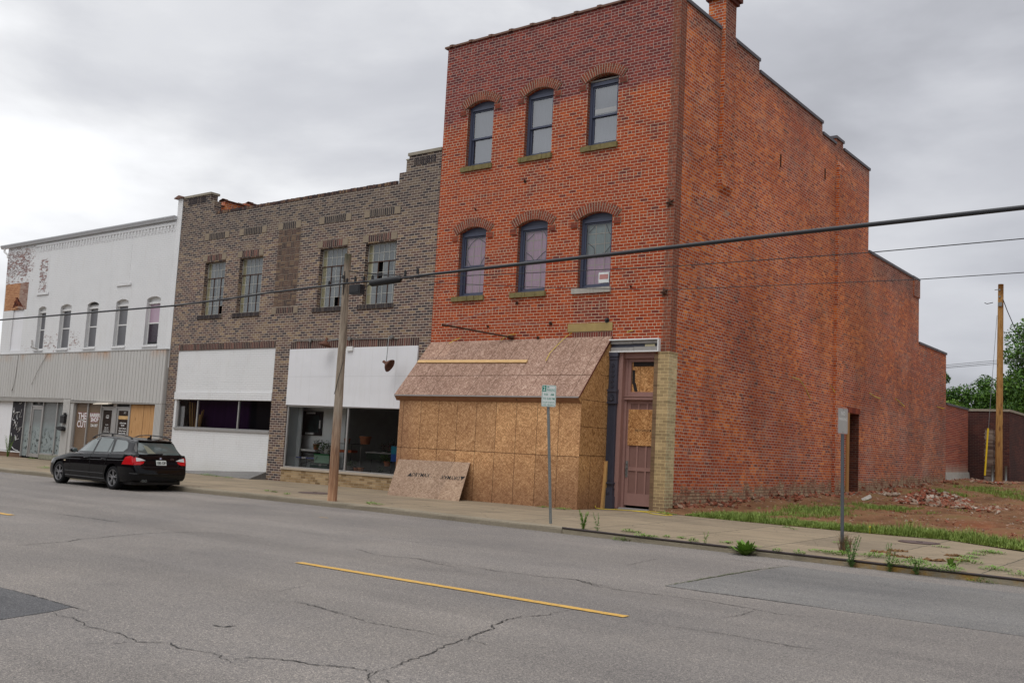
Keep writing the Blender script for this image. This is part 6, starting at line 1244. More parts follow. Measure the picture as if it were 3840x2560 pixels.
for k in range(4): disc('badge_quarter', 0, .024, k*PI/2, (k+1)*PI/2, BL if k % 2 else M['white_ink'], em_, .0008)
hx2 = bvh.ray_cast(Vector((6, .35, .87)), Vector((-1, 0, 0)))[0].x
text_obj('325xi', .05, M['chrome'], 'model_lettering', CAR, Matrix.Translation((hx2+.008, .36, .868)) @ Matrix.Rotation(-tl*.9, 4, 'Y') @ Matrix.Rotation(PI/2, 4, 'Z') @ Matrix.Rotation(PI/2, 4, 'X'), .001, local=True)
g = MB()
for y in (-.53, -.45): g.lathe([(.034, 0), (.034, .16), (.026, .16), (.026, .02), (0, .02)], (4.36, y, .285), 'x', 16)
g.build('exhaust_pipe', M['galv'], CAR, local=True)
g = MB(); g.prism([(3.72, -.02, 1.385), (3.9, -.02, 1.37), (3.86, -.02, 1.44), (3.78, -.02, 1.44)], (0, .04, 0)); g.build('antenna_fin', M['paint'], CAR, local=True)
g = MB(); g.box(.5, -.75, .17, 4.3, .75, .3); g.box(.45, -.5, .2, 4.25, .5, .5); g.build('underbody', M['trim'], CAR, local=True)
for wx in (FW, RW):
    for sg in (-1, 1):
        yo = sg*.865
        g = MB(); g.lathe([(.215, -.105), (.225, -.115), (.29, -.115), (.312, -.095), (.318, -.05), (.318, .05), (.312, .095), (.29, .115), (.225, .115), (.215, .105)], (wx, yo-sg*.11, RR), 'y', 40); tw = g.build('wheel', M['tyre'], CAR, smooth=True, local=True)
        g = MB(); o_ = yo-sg*.005
        def Y(d): return o_+sg*d
        g.lathe([(.228, 0), (.222, 0), (.205, -sg*.03), (.20, -sg*.15), (.03, -sg*.16)], (wx, o_, RR), 'y', 40); g.build('wheel_well', M['trim'], tw, smooth=True, local=True)
        g = MB(); g.lathe([(.230, -sg*.01), (.228, sg*.006), (.210, sg*.004), (.203, -sg*.03)], (wx, o_, RR), 'y', 40); g.lathe([(.05, -sg*.03), (.048, sg*.004), (.03, sg*.006), (0, sg*.006)], (wx, o_, RR), 'y', 20)
        for k in range(5):
            for dd in (-.17, .17):
                a_ = 2*PI*k/5+dd*.9+.3; b_ = 2*PI*k/5+dd*1.0+.3; t_ = Vector((-math.sin(a_), 0, math.cos(a_)))*.014
                p0 = Vector((wx+.045*math.cos(a_), Y(-.022), RR+.045*math.sin(a_))); p1 = Vector((wx+.212*math.cos(b_), Y(-.008), RR+.212*math.sin(b_))); dn = Vector((0, sg*.02, 0))
                g.hexa([p0-t_-dn, p0+t_-dn, p1+t_*.8-dn, p1-t_*.8-dn, p0-t_, p0+t_, p1+t_*.8, p1-t_*.8])
        g.build('rim', M['rim'], tw, local=True)

# ================================================================ UTILITY POLES, CABLES
m = NM('weathered_pole', .85, .2); p = m.geo(); x, y, z = m.sep(p); gr = m.noise(m.mapping(p, (14, 14, .9)), 1.6, 5, .7, .6)
c = m.ramp(gr, [(.3, (.12, .09, .07)), (.5, (.29, .235, .18)), (.72, (.44, .37, .30))]); lowm = m.mr(m.math('ADD', z, m.math('MULTIPLY', m.noise(m.mapping(p, (6, 6, .8)), 1., 3), 2.2)), 1.6, 3.2, .8, 0.); c = m.mix(lowm, c, m.ramp(gr, [(.3, (.13, .05, .025)), (.55, (.30, .14, .065)), (.75, (.50, .29, .15))]))
c = m.mix(m.mr(m.noise(m.mapping(p, (22, 22, .6)), 1.5, 4, .6), .62, .7, 0, .7), c, (.05, .04, .035)); c = m.mix(m.mr(z, 5.75, 6.0, 0, .5), c, (.20, .24, .16)); m.set('Base Color', c); m.bump(gr, .012); M['pole'] = m.m
px, py = -5.83, -6.08
P0 = at(1245, 1877, 2, -.125); ptop = at((1302+1313)/2-2, 953, 1, P0[1]); px, py = P0[0], P0[1]
UPo = thing('utility_pole', 'weathered grey wooden utility pole on the kerb edge in front of the plant shop window', 'utility pole', (px, py, -.13))
g = MB(); n = 12; g.tube([(px+(ptop[0]-px)*k/n+.006*math.sin(k*1.7), py, -.2+(ptop[2]+.2)*k/n) for k in range(n+1)], [.120-.034*k/n for k in range(n+1)], 20); g.build('pole', M['pole'], UPo, smooth=True)
g = MB(); g.tube([(px-.06, py-.12, 2.5), (px+.04, py-.12, 2.85), (px+.11, py-.06, 3.3), (px+.12, py-.02, 4.3)], .008, 5); g.tube([(px-.02, py-.1, 5.0), (px+.02, py-.13, 5.6)], .014, 5); g.lathe([(0, 0), (.045, 0), (.045, .04), (0, .04)], (px-.02, py-.15, 5.45), 'y', 8); g.build('pole_fitting', M['black'], UPo)
cy = -6.28
def sag(pts, r0, r1, n=6): 
    k = len(pts); return [(x, y, z) for x, y, z in pts], [r0+(r1-r0)*i/(k-1) for i in range(k)]
CB = [(-60, 5.6), (-45, 5.15), (-36, 5.02), (-23.7, 5.04), (-17.86, 5.05), (-13.07, 5.06), (-10.5, 5.13), (-8.72, 5.21), (-5.86, 5.28), (-3.9, 5.29), (-2.79, 5.33), (-.5, 5.37), (1.96, 5.41), (5.66, 5.49), (7.94, 5.53), (9.6, 5.56), (13, 5.66), (25, 6.1)]
g = MB(); g.tube([(x, cy, z) for x, z in CB], [.028 if x < -6 else .028+.014*min(1, (x+3.9)/4) if x > -3.9 else .024 for x, z in CB], 8)
tag(g.build('overhead_cable', M['cable'], smooth=True), 'thick black overhead cable that crosses the whole street front', 'cable')
g = MB(); g.tube([(-4.93, cy, 5.235), (-4.87, cy, 5.235), (-4.85, cy, 5.235), (-3.93, cy, 5.27), (-3.88, cy, 5.27)], [.03, .085, .092, .092, .03], 12)
tag(g.build('splice_case', M['black'], smooth=True), 'black tubular splice case hanging on the thick cable just right of the utility pole', 'splice case')
g = MB(); g.box(-5.57, cy-.08, 4.98, -5.18, cy+.08, 5.22); g.box(-5.53, cy-.09, 5.02, -5.22, cy-.079, 5.19); g.tube([(-5.2, cy, 5.15), (-5.05, cy, 5.15), (-4.9, cy, 5.22)], .012, 5); g.tube([(-5.5, cy, 5.0), (-5.48, cy, 4.7), (-5.42, cy, 4.5)], .006, 5)
tag(g.build('junction_box', M['black'], bevel=.01), 'small black square junction box under the cable beside the utility pole', 'junction box')
for x, z in ((-6.4, 5.3), (-5.75, 5.33), (-5.45, 5.36), (-5.15, 5.35), (-4.85, 5.35), (-3.75, 5.40), (-3.35, 5.42)): g = MB(); g.box(x-.025, cy-.02, z-.06, x+.025, cy+.02, z+.06); g.box(x-.012, cy-.012, z+.06, x+.012, cy+.012, z+.08); tag(g.build('cable_clamp', M['black']), 'small black lashing clamp on the thick cable near the utility pole', 'clamp', 'lashing clamps on the cable')
def wire(name, pts, r_, lab, y=cy): g = MB(); g.tube([(q[0], y if len(q) == 2 else q[2], q[1]) for q in pts], r_, 5); return tag(g.build(name, M['cable'], smooth=True), lab, 'wire')
wire('overhead_wire', [(25, 5.15), (9.6, 5.06), (7.22, 5.03), (3.37, 5.06), (-.72, 5.18), (-3.33, 5.28), (-5.7, 5.58)], .009, 'thin black wire running right from the pole just below the thick cable')
wire('overhead_wire', [(25, 4.75), (9.6, 4.52), (8.02, 4.51), (3.39, 4.60), (.58, 4.80), (-2.77, 5.11), (-5.7, 5.6)], .007, 'lowest thin black wire sagging across the side wall of the red building')
wire('overhead_wire', [(-3.8, 5.40), (-5.2, 5.40), (-6.0, 5.36), (-7.2, 5.35), (-11, 5.15)], .006, 'short messenger strand lashed over the thick cable left of the pole')
RP_ = thing('utility_pole', 'new tan wooden utility pole standing at the back of the vacant lot', 'utility pole', (1.66, 31.4, .97))
g = MB(); rb0, rt0 = Vector((1.66, 31.4, .6)), Vector((1.78, 31.4, 11.0)); n = 14; g.tube([rb0.lerp(rt0, k/n) for k in range(n+1)], [.175-.048*k/n for k in range(n+1)], 18)
m = NM('new_pole_wood', .8, .25); p = m.geo(); gr = m.noise(m.mapping(p, (10, 10, 1.1)), 1.8, 5, .7, .5); c = m.ramp(gr, [(.3, (.23, .11, .03)), (.7, (.50, .29, .10))]); kn = m.vor(m.mapping(p, (2.4, 2.4, .8)), 1.6).outputs['Distance']; c = m.mix(m.mr(kn, .10, .24, .8, 0.), c, (.12, .045, .02)); c = m.mix(m.mr(m.sep(p)[2], .8, 3.5, .55, 0.), c, (.22, .085, .03)); m.set('Base Color', c); M['newpole'] = m.m
g.build('pole', M['newpole'], RP_, smooth=True)
g = MB()
for z in (10.7, 10.35, 9.9): g.lathe([(0, -.03), (.05, -.03), (.05, .01), (0, .01)], (1.75, 31.26, z), 'y', 8)
g.tube([(1.9, 31.35, 10.75), (1.5, 31.35, 10.72)], .02, 5); g.build('pole_bolts', M['galv'], RP_); g = MB(); g.box(1.68, 31.2, 9.85, 1.86, 31.28, 10.05); g.build('bracket', M['galv'], RP_)
g = MB(); g.tube([(1.45, 31.2, 10.05), (1.2, 31.1, 9.98), (1.1, 31.0, 10.02)], .02, 5); g.build('stub_wire', M['black'], RP_)
for x, lab in ((1.42, 'grey conduit stub at the left foot of the new wooden pole'), (2.03, 'grey conduit stub at the right foot of the new wooden pole')):
    g = MB(); g.tube([(x, 31.2, .8), (x, 31.2, 1.75), (x, 31.2, 1.76), (x, 31.2, 1.82)], [.055, .055, .07, .07], 10); tag(g.build('conduit_stub', M['galv'], smooth=True), lab, 'conduit')
GW = thing('guy_wire', 'guy wire with a bright yellow plastic guard beside the new wooden pole', 'guy wire', (1.15, 31.0, 1.0))
g = MB(); g.tube([(1.62, 31.3, 9.4), (1.26, 31.05, 3.5), (1.10, 30.95, .9)], .012, 5); g.build('strand', M['galv'], GW)
g = MB(); g.tube([(1.265, 31.0, 3.66), (1.13, 30.92, 1.3)], .045, 8); g.build('guard', plain('guard_yellow', (.72, .50, .02), .45), GW)
wire('drop_cable', [(1.9, 10.2, 31.3), (2.1, 9.6, 31.3), (2.5, 8.6, 31.2), (2.95, 7.9, 31.1), (4.5, 6.3, 31), (8, 5.2, 30.5)], .022, 'black twisted cable hanging down to the right from the new wooden pole')
for k, (z0, z1) in enumerate(((7.37, 7.71), (7.27, 7.60), (7.2, 7.5))):
    wire('overhead_wire', [(-12, z0-.75, 36), (-1.92, z0, 36), (2.01, z1, 36), (20, z1+1.9, 36)], .012, ('highest', 'middle', 'lowest')[k]+' of the three thin wires in the sky behind the new wooden pole')

# ================================================================ SIGNS
def post(x, y, z0, z1, rot, name='post'):
    """U-channel steel post"""
    g = MB(); a, b, t = .019, .018, .004; Rm = Matrix.Rotation(rot, 3, 'Z'); pr = [(-a-.011, 0), (-a, 0), (-a*.6, -b), (a*.6, -b), (a, 0), (a+.011, 0), (a+.011, t), (a, t), (a*.6-t*.3, -b+t), (-a*.6+t*.3, -b+t), (-a, t), (-a-.011, t)]
    P = [Vector((x, y, z0))+Rm @ Vector((u, v, 0)) for u, v in pr]; g.prism(P, (0, 0, z1-z0)); return g
def rrect(w, h, r_, n=5):
    P = []
    for cx_, cz_, a0 in ((w/2-r_, h/2-r_, 0), (-w/2+r_, h/2-r_, PI/2), (-w/2+r_, -h/2+r_, PI), (w/2-r_, -h/2+r_, 1.5*PI)):
        for k in range(n+1): P.append((cx_+r_*math.cos(a0+PI/2*k/n), cz_+r_*math.sin(a0+PI/2*k/n)))
    return P
sx, sy, _ = at(2065, 1962, 2, -.13); st = at(2055, 1480, 1, sy)
S1 = thing('parking_sign', 'white and green two hour parking sign on a steel post before the hoarding', 'sign', (sx, sy, -.13))
rot1 = math.radians(35)
g = post(sx, sy, -.15, 2.68, rot1); lean = (st[0]-sx)
g.v = [(v[0]+lean*(v[2]+.15)/2.7, v[1], v[2]) for v in g.v]; po = g.build('post', M['galv'], S1)
g = MB()
for k in range(38): z = .1+k*.062; q = Matrix.Rotation(rot1, 3, 'Z') @ Vector((0, -.0195, 0)); g.lathe([(0, -.001), (.0055, -.001)], (sx+q.x+lean*(z+.15)/2.7, sy+q.y, z), 'y', 6)
g.build('post_holes', M['ink'], po)
def sign_matrix(x, y, z, rot): return Matrix.Translation((x, y, z)) @ Matrix.Rotation(rot, 4, 'Z') @ Matrix.Rotation(PI/2, 4, 'X')
def plate(P2, MM, th, mat, name, par):
    g = MB(); g.prism([tuple(MM @ Vector((u, v, 0))) for u, v in P2], (MM.to_3x3() @ Vector((0, 0, 1)))*th); return g.build(name, mat, par)
W_, H_ = .305, .457
c1 = at(2058, 1484, 1, sy-.03); MM = sign_matrix(c1[0], sy-.03, c1[2], rot1) @ Matrix.Rotation(math.radians(.6), 4, 'Z')
bl = plate(rrect(W_, H_, .03), MM, .003, M['sign_white'], 'sign_blade', S1)
T3 = lambda dz: MM @ Matrix.Translation((0, 0, dz))
def ring(P2, k, MM, mat, name, par, th=.0005):
    g = MB(); n = len(P2); sxs = (W_-2*.011)/W_; 
    o1 = P2; o2 = [(u*(1-2*k/W_), v*(1-2*k/H_)) for u, v in P2]
    for i in range(n):
        a, b, c_, d = o1[i], o1[(i+1) % n], o2[(i+1) % n], o2[i]; g.face([tuple(MM @ Vector((*q, th))) for q in (a, b, c_, d)])
    return g.build(name, mat, par)
ring(rrect(W_-.018, H_-.018, .024), .007, T3(.003), M['teal_ink'], 'sign_border', bl)
plate([(-.143, .092), (-.058, .092), (-.058, .215), (-.125, .215), (-.143, .20)], T3(.0034), .0004, M['teal_ink'], 'green_field', bl)
plate([(-.143, .089), (.143, .089), (.143, .092), (-.143, .092)], T3(.0034), .0004, M['teal_ink'], 'sign_rule', bl)
for s_, u, v, sz, sx_, mt, dz, bo in (('2', -.10, .150, .135, .72, 'sign_white', .0042, .002), ('HR', -.025, .183, .062, .62, 'teal_ink', .0038, .0005), ('PARKING', .043, .124, .068, .62, 'teal_ink', .0038, .0005), ('9:00', -.06, .027, .066, .75, 'teal_ink', .0038, .0008), ('AM', .072, .027, .066, .75, 'teal_ink', .0038, .0015), ('TO 5:00 PM', .003, -.062, .066, .76, 'teal_ink', .0038, .0012), ('EXCEPT SUNDAYS', .0, -.138, .042, .70, 'teal_ink', .0038, .0004), ('AND  HOLIDAYS', .0, -.188, .042, .70, 'teal_ink', .0038, .0004)):
    text_obj(s_, sz, M[mt], 'sign_lettering', bl, MM @ Matrix.Translation((u, v, dz)), .0003, sx_, bold=bo)
g = MB()
for v in (.19, -.20): g.v += []; g.prism([tuple(MM @ Vector((.006*math.cos(k), v+.006*math.sin(k), .0045))) for k in np.linspace(0, 2*PI, 8)[:-1]], (MM.to_3x3() @ Vector((0, 0, .003))))
g.build('sign_bolt', M['ink'], bl)
# second sign
sy2 = -5.6; q0 = at(3159, 1950, 1, sy2); q1 = at(3161, 1640, 1, sy2)
S2 = thing('parking_sign', 'faded no parking sign turned edge-on on a dark steel post by the vacant lot', 'sign', (q0[0], sy2, -.13))
rot2 = math.radians(76); M['post_dark'] = plain('dark_galvanised', (.13, .14, .155), .5, .5, .5, var=.2, scale=5)
g = post(q0[0], sy2, -.15, 2.25, math.radians(30)); g.v = [(v[0]+(q1[0]-q0[0])*(v[2]-.2), v[1], v[2]) for v in g.v]; g.build('post', M['post_dark'], S2)
c2 = at(3050+221/1.96, 1450+251/1.96, 1, sy2); MM = sign_matrix(c2[0], sy2-.03, c2[2], rot2)
bl = plate(rrect(W_, H_, .03), MM, .003, M['sign_faded'], 'sign_blade', S2)
ring(rrect(W_-.014, H_-.014, .024), .006, T3(.003), M['faded_red'], 'sign_border', bl)
for s_, v, sz, mt in (('NO', .13, .10, 'faded_white'), ('PARKING', .03, .075, 'faded_white'), ('HERE', -.06, .075, 'faded_red'), ('TO', -.12, .05, 'faded_red')):
    if s_ in ('NO', 'PARKING'): text_obj(s_, sz, M[mt], 'sign_lettering', bl, MM @ Matrix.Translation((0, v, .0038)), .0003, .8)
g = MB()
for v in (.20, -.20): g.prism([tuple(MM @ Vector((.007*math.cos(k), v+.007*math.sin(k), .0045))) for k in np.linspace(0, 2*PI, 8)[:-1]], (MM.to_3x3() @ Vector((0, 0, .003))))
g.build('sign_bolt', M['ink'], bl)

# ================================================================ MANHOLE COVERS, CORDS
m = plain('cast_iron_cover', (.105, .068, .062), .6, .4, .3, var=.2, scale=14, bump=.004)
def manhole(x, y, r_, lab):
    z = walk_z(x, y); g = MB(); g.lathe([(r_, .0), (r_, .010), (r_*.95, .012), (r_*.94, .006), (r_*.90, .006), (r_*.89, .012), (r_*.84, .012), (r_*.83, .006), (r_*.8, .006), (r_*.79, .012), (r_*.3, .012), (0, .012)], (x, y, z), 'z', 44); c_ = g.build('manhole_cover', m); g = MB()
    g.tube([(x-.05, y-.02, z+.014), (x+.03, y-.04, z+.014), (x+.06, y+.03, z+.014)], .008, 4); g.build('lifting_slot', M['ink'], c_); tag(c_, lab, 'manhole cover', 'cast iron covers in the sidewalk')
mhp = at(3446, 2033, 2, -.08); manhole(mhp[0], mhp[1], .40, 'round iron manhole cover in the sidewalk beside the vacant lot grass')
manhole(-8.75, -4.15, .46, 'round iron manhole cover in the sidewalk left of the utility pole')
def cord(pts, r_, lab, name='yellow_cable', mat='yellow_cord'): g = MB(); g.tube([Vector(p) for p in pts], r_, 6); return tag(g.build(name, M[mat], smooth=True), lab, 'cable')
w_ = lambda x, y: walk_z(x, y)+.012
c_ = cord([(-1.80, -.5, .0), (-1.75, -.55, -.06), (-1.6, -.5, w_(-1.6, -.5)), (-1.2, -.42, w_(-1, -.4)), (-.6, -.36, w_(-.6, -.4)), (-.1, -.33, w_(0, -.3)), (.35, -.6, w_(.3, -.5)), (.75, -.95, w_(.8, -.9)), (.7, -1.15, w_(.7, -1.1)), (.3, -1.1, w_(.3, -1.1)), (-.1, -.7, w_(0, -.7)), (-.7, -.42, w_(-.7, -.5))], .011, 'yellow extension cord lying on the sidewalk in front of the mauve door', 'extension_cord')
for k, (q, lab) in enumerate((([(-7.22, 4.72), (-7.28, 4.66), (-7.5, 4.6), (-7.62, 4.5)], 'short yellow cable end poking out over the left part of the chipboard roof'), ([(-5.1, 4.73), (-5.3, 4.72), (-5.5, 4.66), (-5.6, 4.55)], 'yellow cable end at the foot of the old awning rod'), ([(-3.1, 4.72), (-3.3, 4.6), (-3.42, 4.35), (-3.52, 4.1), (-3.5, 3.85)], 'longest yellow cable loop hanging onto the chipboard roof below the stone lintel'), ([(-1.1, 4.72), (-1.2, 4.70), (-1.3, 4.67)], 'tiny yellow cable end above the old header board'))):
    P_ = []
    for x, z in q:
        t = (z-2.83)/(4.6-2.83); yr = -1.53*(1-min(1, t))-.05; P_.append((x, yr, z+.02))
    cord(P_, .009, lab)
    if k in (1, 2): pass
for q, lab in (([(8.37, 4.22), (8.9, 4.17), (9.5, 3.98), (10.19, 3.60)], 'long yellow cable end on the orange side wall, nearest the street'), ([(11.88, 4.26), (12.29, 4.02)], 'short yellow cable end beside the second pilaster of the side wall')):
    cord([(.04+.05*math.sin(i*1.5), y, z) for i, (y, z) in enumerate(q)], .014, lab)
for q, lab in (([(550, 1235), (600, 1270), (655, 1292)], 'yellow cable end high on the side wall above the side doorway'), ([(805, 1288), (850, 1330), (895, 1372)], 'forked yellow cable end further along the side wall'), ([(1212, 1370), (1280, 1390)], 'yellow cable end near the corner of the small annex')):
    cord([tuple(at(3050+a/2.614, 1000+b/2.614, 0, .06)) for a, b in q], .018, lab)

# ================================================================ PLANTS, RUBBLE, TREES
def leafmat(name, a, b, sc=6.):
    m = NM(name, .6, .3); m.set('Base Color', m.mix(m.noise(m.geo(), sc, 3, .6), a, b)); m.set('Subsurface Weight', 0.); return m.m
M['grass'] = leafmat('grass_blades', (.10, .165, .025), (.27, .34, .075), 5.); M['weed'] = leafmat('weed_leaf', (.09, .185, .025), (.21, .34, .06), 9.); M['weed_d'] = leafmat('weed_leaf_dark', (.06, .13, .03), (.14, .24, .06), 9.); M['drygrass'] = plain('dry_grass', (.22, .15, .085), .9, .1, var=.3, scale=9)
def blades(g, x, y, z, h, n, spread, r_, wd=.006, lean=.5):
    for k in range(n):
        a_ = r_.uniform(0, 2*PI); q = r_.random()*spread; bx_, by_ = x+q*math.cos(a_), y+q*math.sin(a_); hh = h*r_.uniform(.5, 1.15); b_ = r_.uniform(0, 2*PI); l = lean*hh*r_.uniform(.2, 1.)
        dx, dy = math.cos(b_), math.sin(b_); wx_, wy_ = -dy*wd, dx*wd
        p0, p1, p2 = Vector((bx_, by_, z)), Vector((bx_+dx*l*.35, by_+dy*l*.35, z+hh*.6)), Vector((bx_+dx*l, by_+dy*l, z+hh))
        w3 = Vector((wx_, wy_, 0)); g.face([p0-w3, p0+w3, p1+w3*.7, p1-w3*.7]); g.face([p1-w3*.7, p1+w3*.7, p2])
r_ = random.Random(21)
back = lambda x: interp([(0, -.1), (.1, -.3), (2, -.64), (4.5, -.77), (6, -.82), (7.1, -.65), (8.8, -1.88), (10, -2.12), (14, -2.62), (40, -2.8)], x)
g = MB()
def tuft(x, y, h, n, sp, wd=.007, lean=.8):
    if y > back(x)-.05: blades(g, x, y, lot_z(x, y)-.02, h, n, sp, r_, wd, lean)
for k in range(7500):     # short mat along the sidewalk edge
    x = r_.uniform(.9, 13); tuft(x, back(x)+abs(r_.gauss(0, .28+.12*math.sin(x*2.3)))-.04, .055, 6, .07, .008, 1.2)
for k in range(520):      # ragged taller clumps behind it
    x = r_.uniform(1.2, 13); dd = abs(r_.gauss(.2, .32))*(1.0 if x < 6 else 1.3); hh = r_.uniform(.05, .165)*(1.6 if r_.random() < .15 else 1)*(1.45 if x > 5.5 else 1)
    for q in range(9): tuft(x+r_.gauss(0, .12), back(x)+dd+r_.gauss(0, .12), hh, 7, .06, .007, .7)
for k in range(330):      # patch that runs back along the side wall
    y = r_.uniform(0, 8.8); x = 1.7+y*.17+r_.gauss(0, .30+.05*y); hh = r_.uniform(.04, .16)
    if math.sin(x*2.7+1)+math.sin(y*1.3+x) < -.3: continue
    if x < .8: continue
    for q in range(9): tuft(x+r_.gauss(0, .16), y+r_.gauss(0, .2), hh, 6, .08, .008, .8)
for k in range(60):
    x = r_.uniform(.5, 5); y = r_.uniform(1, 16)
    for q in range(4): tuft(x+r_.gauss(0, .1), y+r_.gauss(0, .1), .08, 5, .08, .008, .9)
for k in range(2400):
    x = r_.uniform(.9, 9); y = r_.uniform(18.5, 26)
    if .5+.5*math.sin(x*1.7+y*.9) > r_.random(): blades(g, x, y, lot_z(x, y)-.02, .14, 5, .15, r_, .014)
tag(g.build('lot_grass', M['grass']), 'patchy green grass along the edge of the vacant lot', 'grass', kind='stuff')
g = MB()
def weedpatch(g, x, y, z, h, n, rad, seed, ls=.05, up=.4):
    rr = random.Random(seed)
    for k in range(n):
        a_ = rr.uniform(0, 2*PI); q = rr.random()**.6*rad; c_ = Vector((x+q*math.cos(a_), y+q*math.sin(a_), z+rr.random()*h*(1-q/rad*.6))); d = Vector((math.cos(a_+rr.uniform(-.8, .8)), math.sin(a_+rr.uniform(-.8, .8)), rr.uniform(-.1, 1.)*up*2)).normalized(); s_ = d.cross(Vector((0, 0, 1))).normalized()*ls*.25; L_ = ls*rr.uniform(.6, 1.3)
        g.face([c_, c_+d*L_*.5+s_, c_+d*L_, c_+d*L_*.5-s_])
for i, (x, y, rad, h, n) in enumerate(((2.45, -5.95, .16, .08, 90), (2.65, -5.97, .10, .05, 50), (3.4, -6.15, .10, .04, 40), (3.7, -6.1, .1, .04, 40), (4.62, -6.1, .14, .04, 60), (3.85, -1.33, .12, .04, 40), (4.17, -1.71, .1, .04, 30), (2.7, -6.58, .25, .08, 120), (3.1, -6.5, .2, .08, 100), (3.3, -6.5, .15, .06, 60), (4.15, -6.5, .12, .1, 70), (5.8, -6.6, .1, .08, 50), (6.2, -6.62, .12, .09, 70), (6.0, -3.9, .25, .04, 90), (7.49, -2.65, .2, .04, 60), (8.4, -2.9, .35, .07, 240), (8.3, -3.5, .2, .05, 100), (8.35, -4.2, .2, .05, 100), (8.5, -5.2, .35, .12, 240), (9.1, -5.9, .3, .08, 160), (9.6, -6.3, .3, .08, 160), (10.2, -6.4, .4, .08, 200), (7.2, -5.8, .3, .10, 200), (7.9, -6.0, .25, .09, 150), (6.7, -6.0, .35, .09, 240), (6.3, -5.9, .25, .05, 120), (8.2, -6.72, .3, .15, 260), (8.6, -6.72, .3, .12, 220), (9.1, -6.8, .25, .08, 120), (7.8, -6.68, .2, .14, 160), (-2.0, -1.75, .3, .06, 120), (-2.7, -1.6, .2, .04, 60), (-18.2, -.9, .35, .12, 160), (-17.5, -1.0, .2, .06, 70), (-16.6, -1.2, .25, .07, 80), (-24.2, -3.2, .2, .05, 60), (-9.5, -5.2, .12, .05, 40), (-9.1, -5.3, .12, .05, 40), (-8.2, -5.6, .12, .06, 50), (-4.6, -5.9, .25, .07, 90), (-5.0, -5.7, .15, .05, 50), (-21.5, -5.2, .35, .12, 130), (-20.4, -4.8, .2, .06, 50), (-31.5, -.6, .25, .14, 90), (-33, -3.5, .2, .08, 50), (.55, -.7, .2, .05, 100), (.25, -.45, .2, .06, 80), (5.2, -6.3, .2, .04, 60))):
    z = (-.26 if y < ky(x) else walk_z(x, y)); weedpatch(g, x, y, z, h*.9, int(n*1.6), rad*.8, i, .038)
tag(g.build('low_weeds', M['weed']), 'low green weeds growing in the cracks of the sidewalk and gutter', 'weeds', kind='stuff')
def weed(name, x, y, h, lab, kind='stalk', n=5, z=None, mat='weed'):
    z = (-.26 if y < ky(x) else walk_z(x, y)) if z is None else z; rr = random.Random(hash(lab) % 1000 if False else len(lab)*7+int(abs(x)*10)); g = MB()
    if kind == 'stalk':
        for k in range(n):
            a_ = rr.uniform(0, 2*PI); hh = h*rr.uniform(.6, 1.05); tip = Vector((x+math.cos(a_)*hh*.3, y+math.sin(a_)*hh*.2, z+hh)); b_ = Vector((x+rr.uniform(-.03, .03), y, z)); g.tube([b_, b_.lerp(tip, .5)+Vector((0, 0, .03)), tip], .004, 4)
            for q in range(int(hh/.017)):
                t = rr.random()**.8; c_ = b_.lerp(tip, t); w = rr.uniform(0, 2*PI); L_ = .06*(1.2-.6*t)*rr.uniform(.7, 1.3); d = Vector((math.cos(w), math.sin(w), .5)).normalized(); s_ = d.cross(Vector((0, 0, 1))).normalized()*L_*.2; g.face([c_, c_+d*L_*.5+s_, c_+d*L_, c_+d*L_*.5-s_])
    elif kind == 'rosette':
        for k in range(n):
            w = rr.uniform(0, 2*PI); L_ = h*rr.uniform(.7, 1.3); el = rr.uniform(.35, 1.25); d = Vector((math.cos(w)*math.cos(el), math.sin(w)*math.cos(el), math.sin(el))); s_ = d.cross(Vector((0, 0, 1))).normalized()*L_*.11; b_ = Vector((x+rr.uniform(-.04, .04), y+rr.uniform(-.03, .03), z)); dr = Vector((0, 0, -L_*.12))
            g.face([b_-s_*.3, b_+s_*.3, b_+d*L_*.4+s_, b_+d*L_*.4-s_]); g.face([b_+d*L_*.4-s_, b_+d*L_*.4+s_, b_+d*L_*.75+s_*.9+dr*.3, b_+d*L_*.75-s_*.9+dr*.3]); g.face([b_+d*L_*.75-s_*.9+dr*.3, b_+d*L_*.75+s_*.9+dr*.3, b_+d*L_+dr])
    elif kind == 'dry': blades(g, x, y, z, h, n, .1, rr, .004, .7)
    return tag(g.build(name, M[mat]), lab, 'weed', 'larger weeds along the kerb' if kind != 'dry' else None)
weed('weed', 5.25, ky(5.25)-.07, .27, 'broad-leaved green weed in the gutter midway between the two parking signs', 'rosette', 80)
weed('weed', 1.68, ky(1.7)+.12, .40, 'tall leafy weed at the joint where the steel kerb edge begins', 'stalk', 11)
weed('weed', 2.0, ky(2.)+.15, .36, 'thin twin-stemmed weed just right of the one at the kerb joint', 'stalk', 3, mat='weed_d')
weed('weed', 7.12, ky(7.1)-.05, .52, 'tallest feathery weed in the gutter beside the faded sign post', 'stalk', 9, mat='weed_d')
weed('weed', 7.72, ky(7.7)-.05, .48, 'single upright weed right of the tallest one beside the faded sign', 'stalk', 4, mat='weed_d')
weed('weed', 8.15, ky(8.1)-.05, .30, 'short dark weed in the yellowed gutter, right of the single upright one', 'stalk', 6, mat='weed_d')
weed('weed', 8.55, ky(8.5)+.5, .17, 'flat dandelion-like weed on the sidewalk at the open slab joint', 'rosette', 26)
weed('weed', 4.42, ky(4.4)+.02, .22, 'small sprig hanging over the steel kerb edge left of the broad-leaved weed', 'stalk', 3)
weed('dry_tuft', q0[0]+.05, sy2+.02, .34, 'dry brown grass tuft around the foot of the faded sign post', 'dry', 240, mat='drygrass')
weed('weed', -34.0, -.45, 1.0, 'bushy green weed against the black scrawled panel', 'stalk', 14, mat='weed')
weed('weed', -35.9, -.5, .55, 'small bushy weed at the far left foot of the white panel', 'stalk', 10, mat='weed_d')
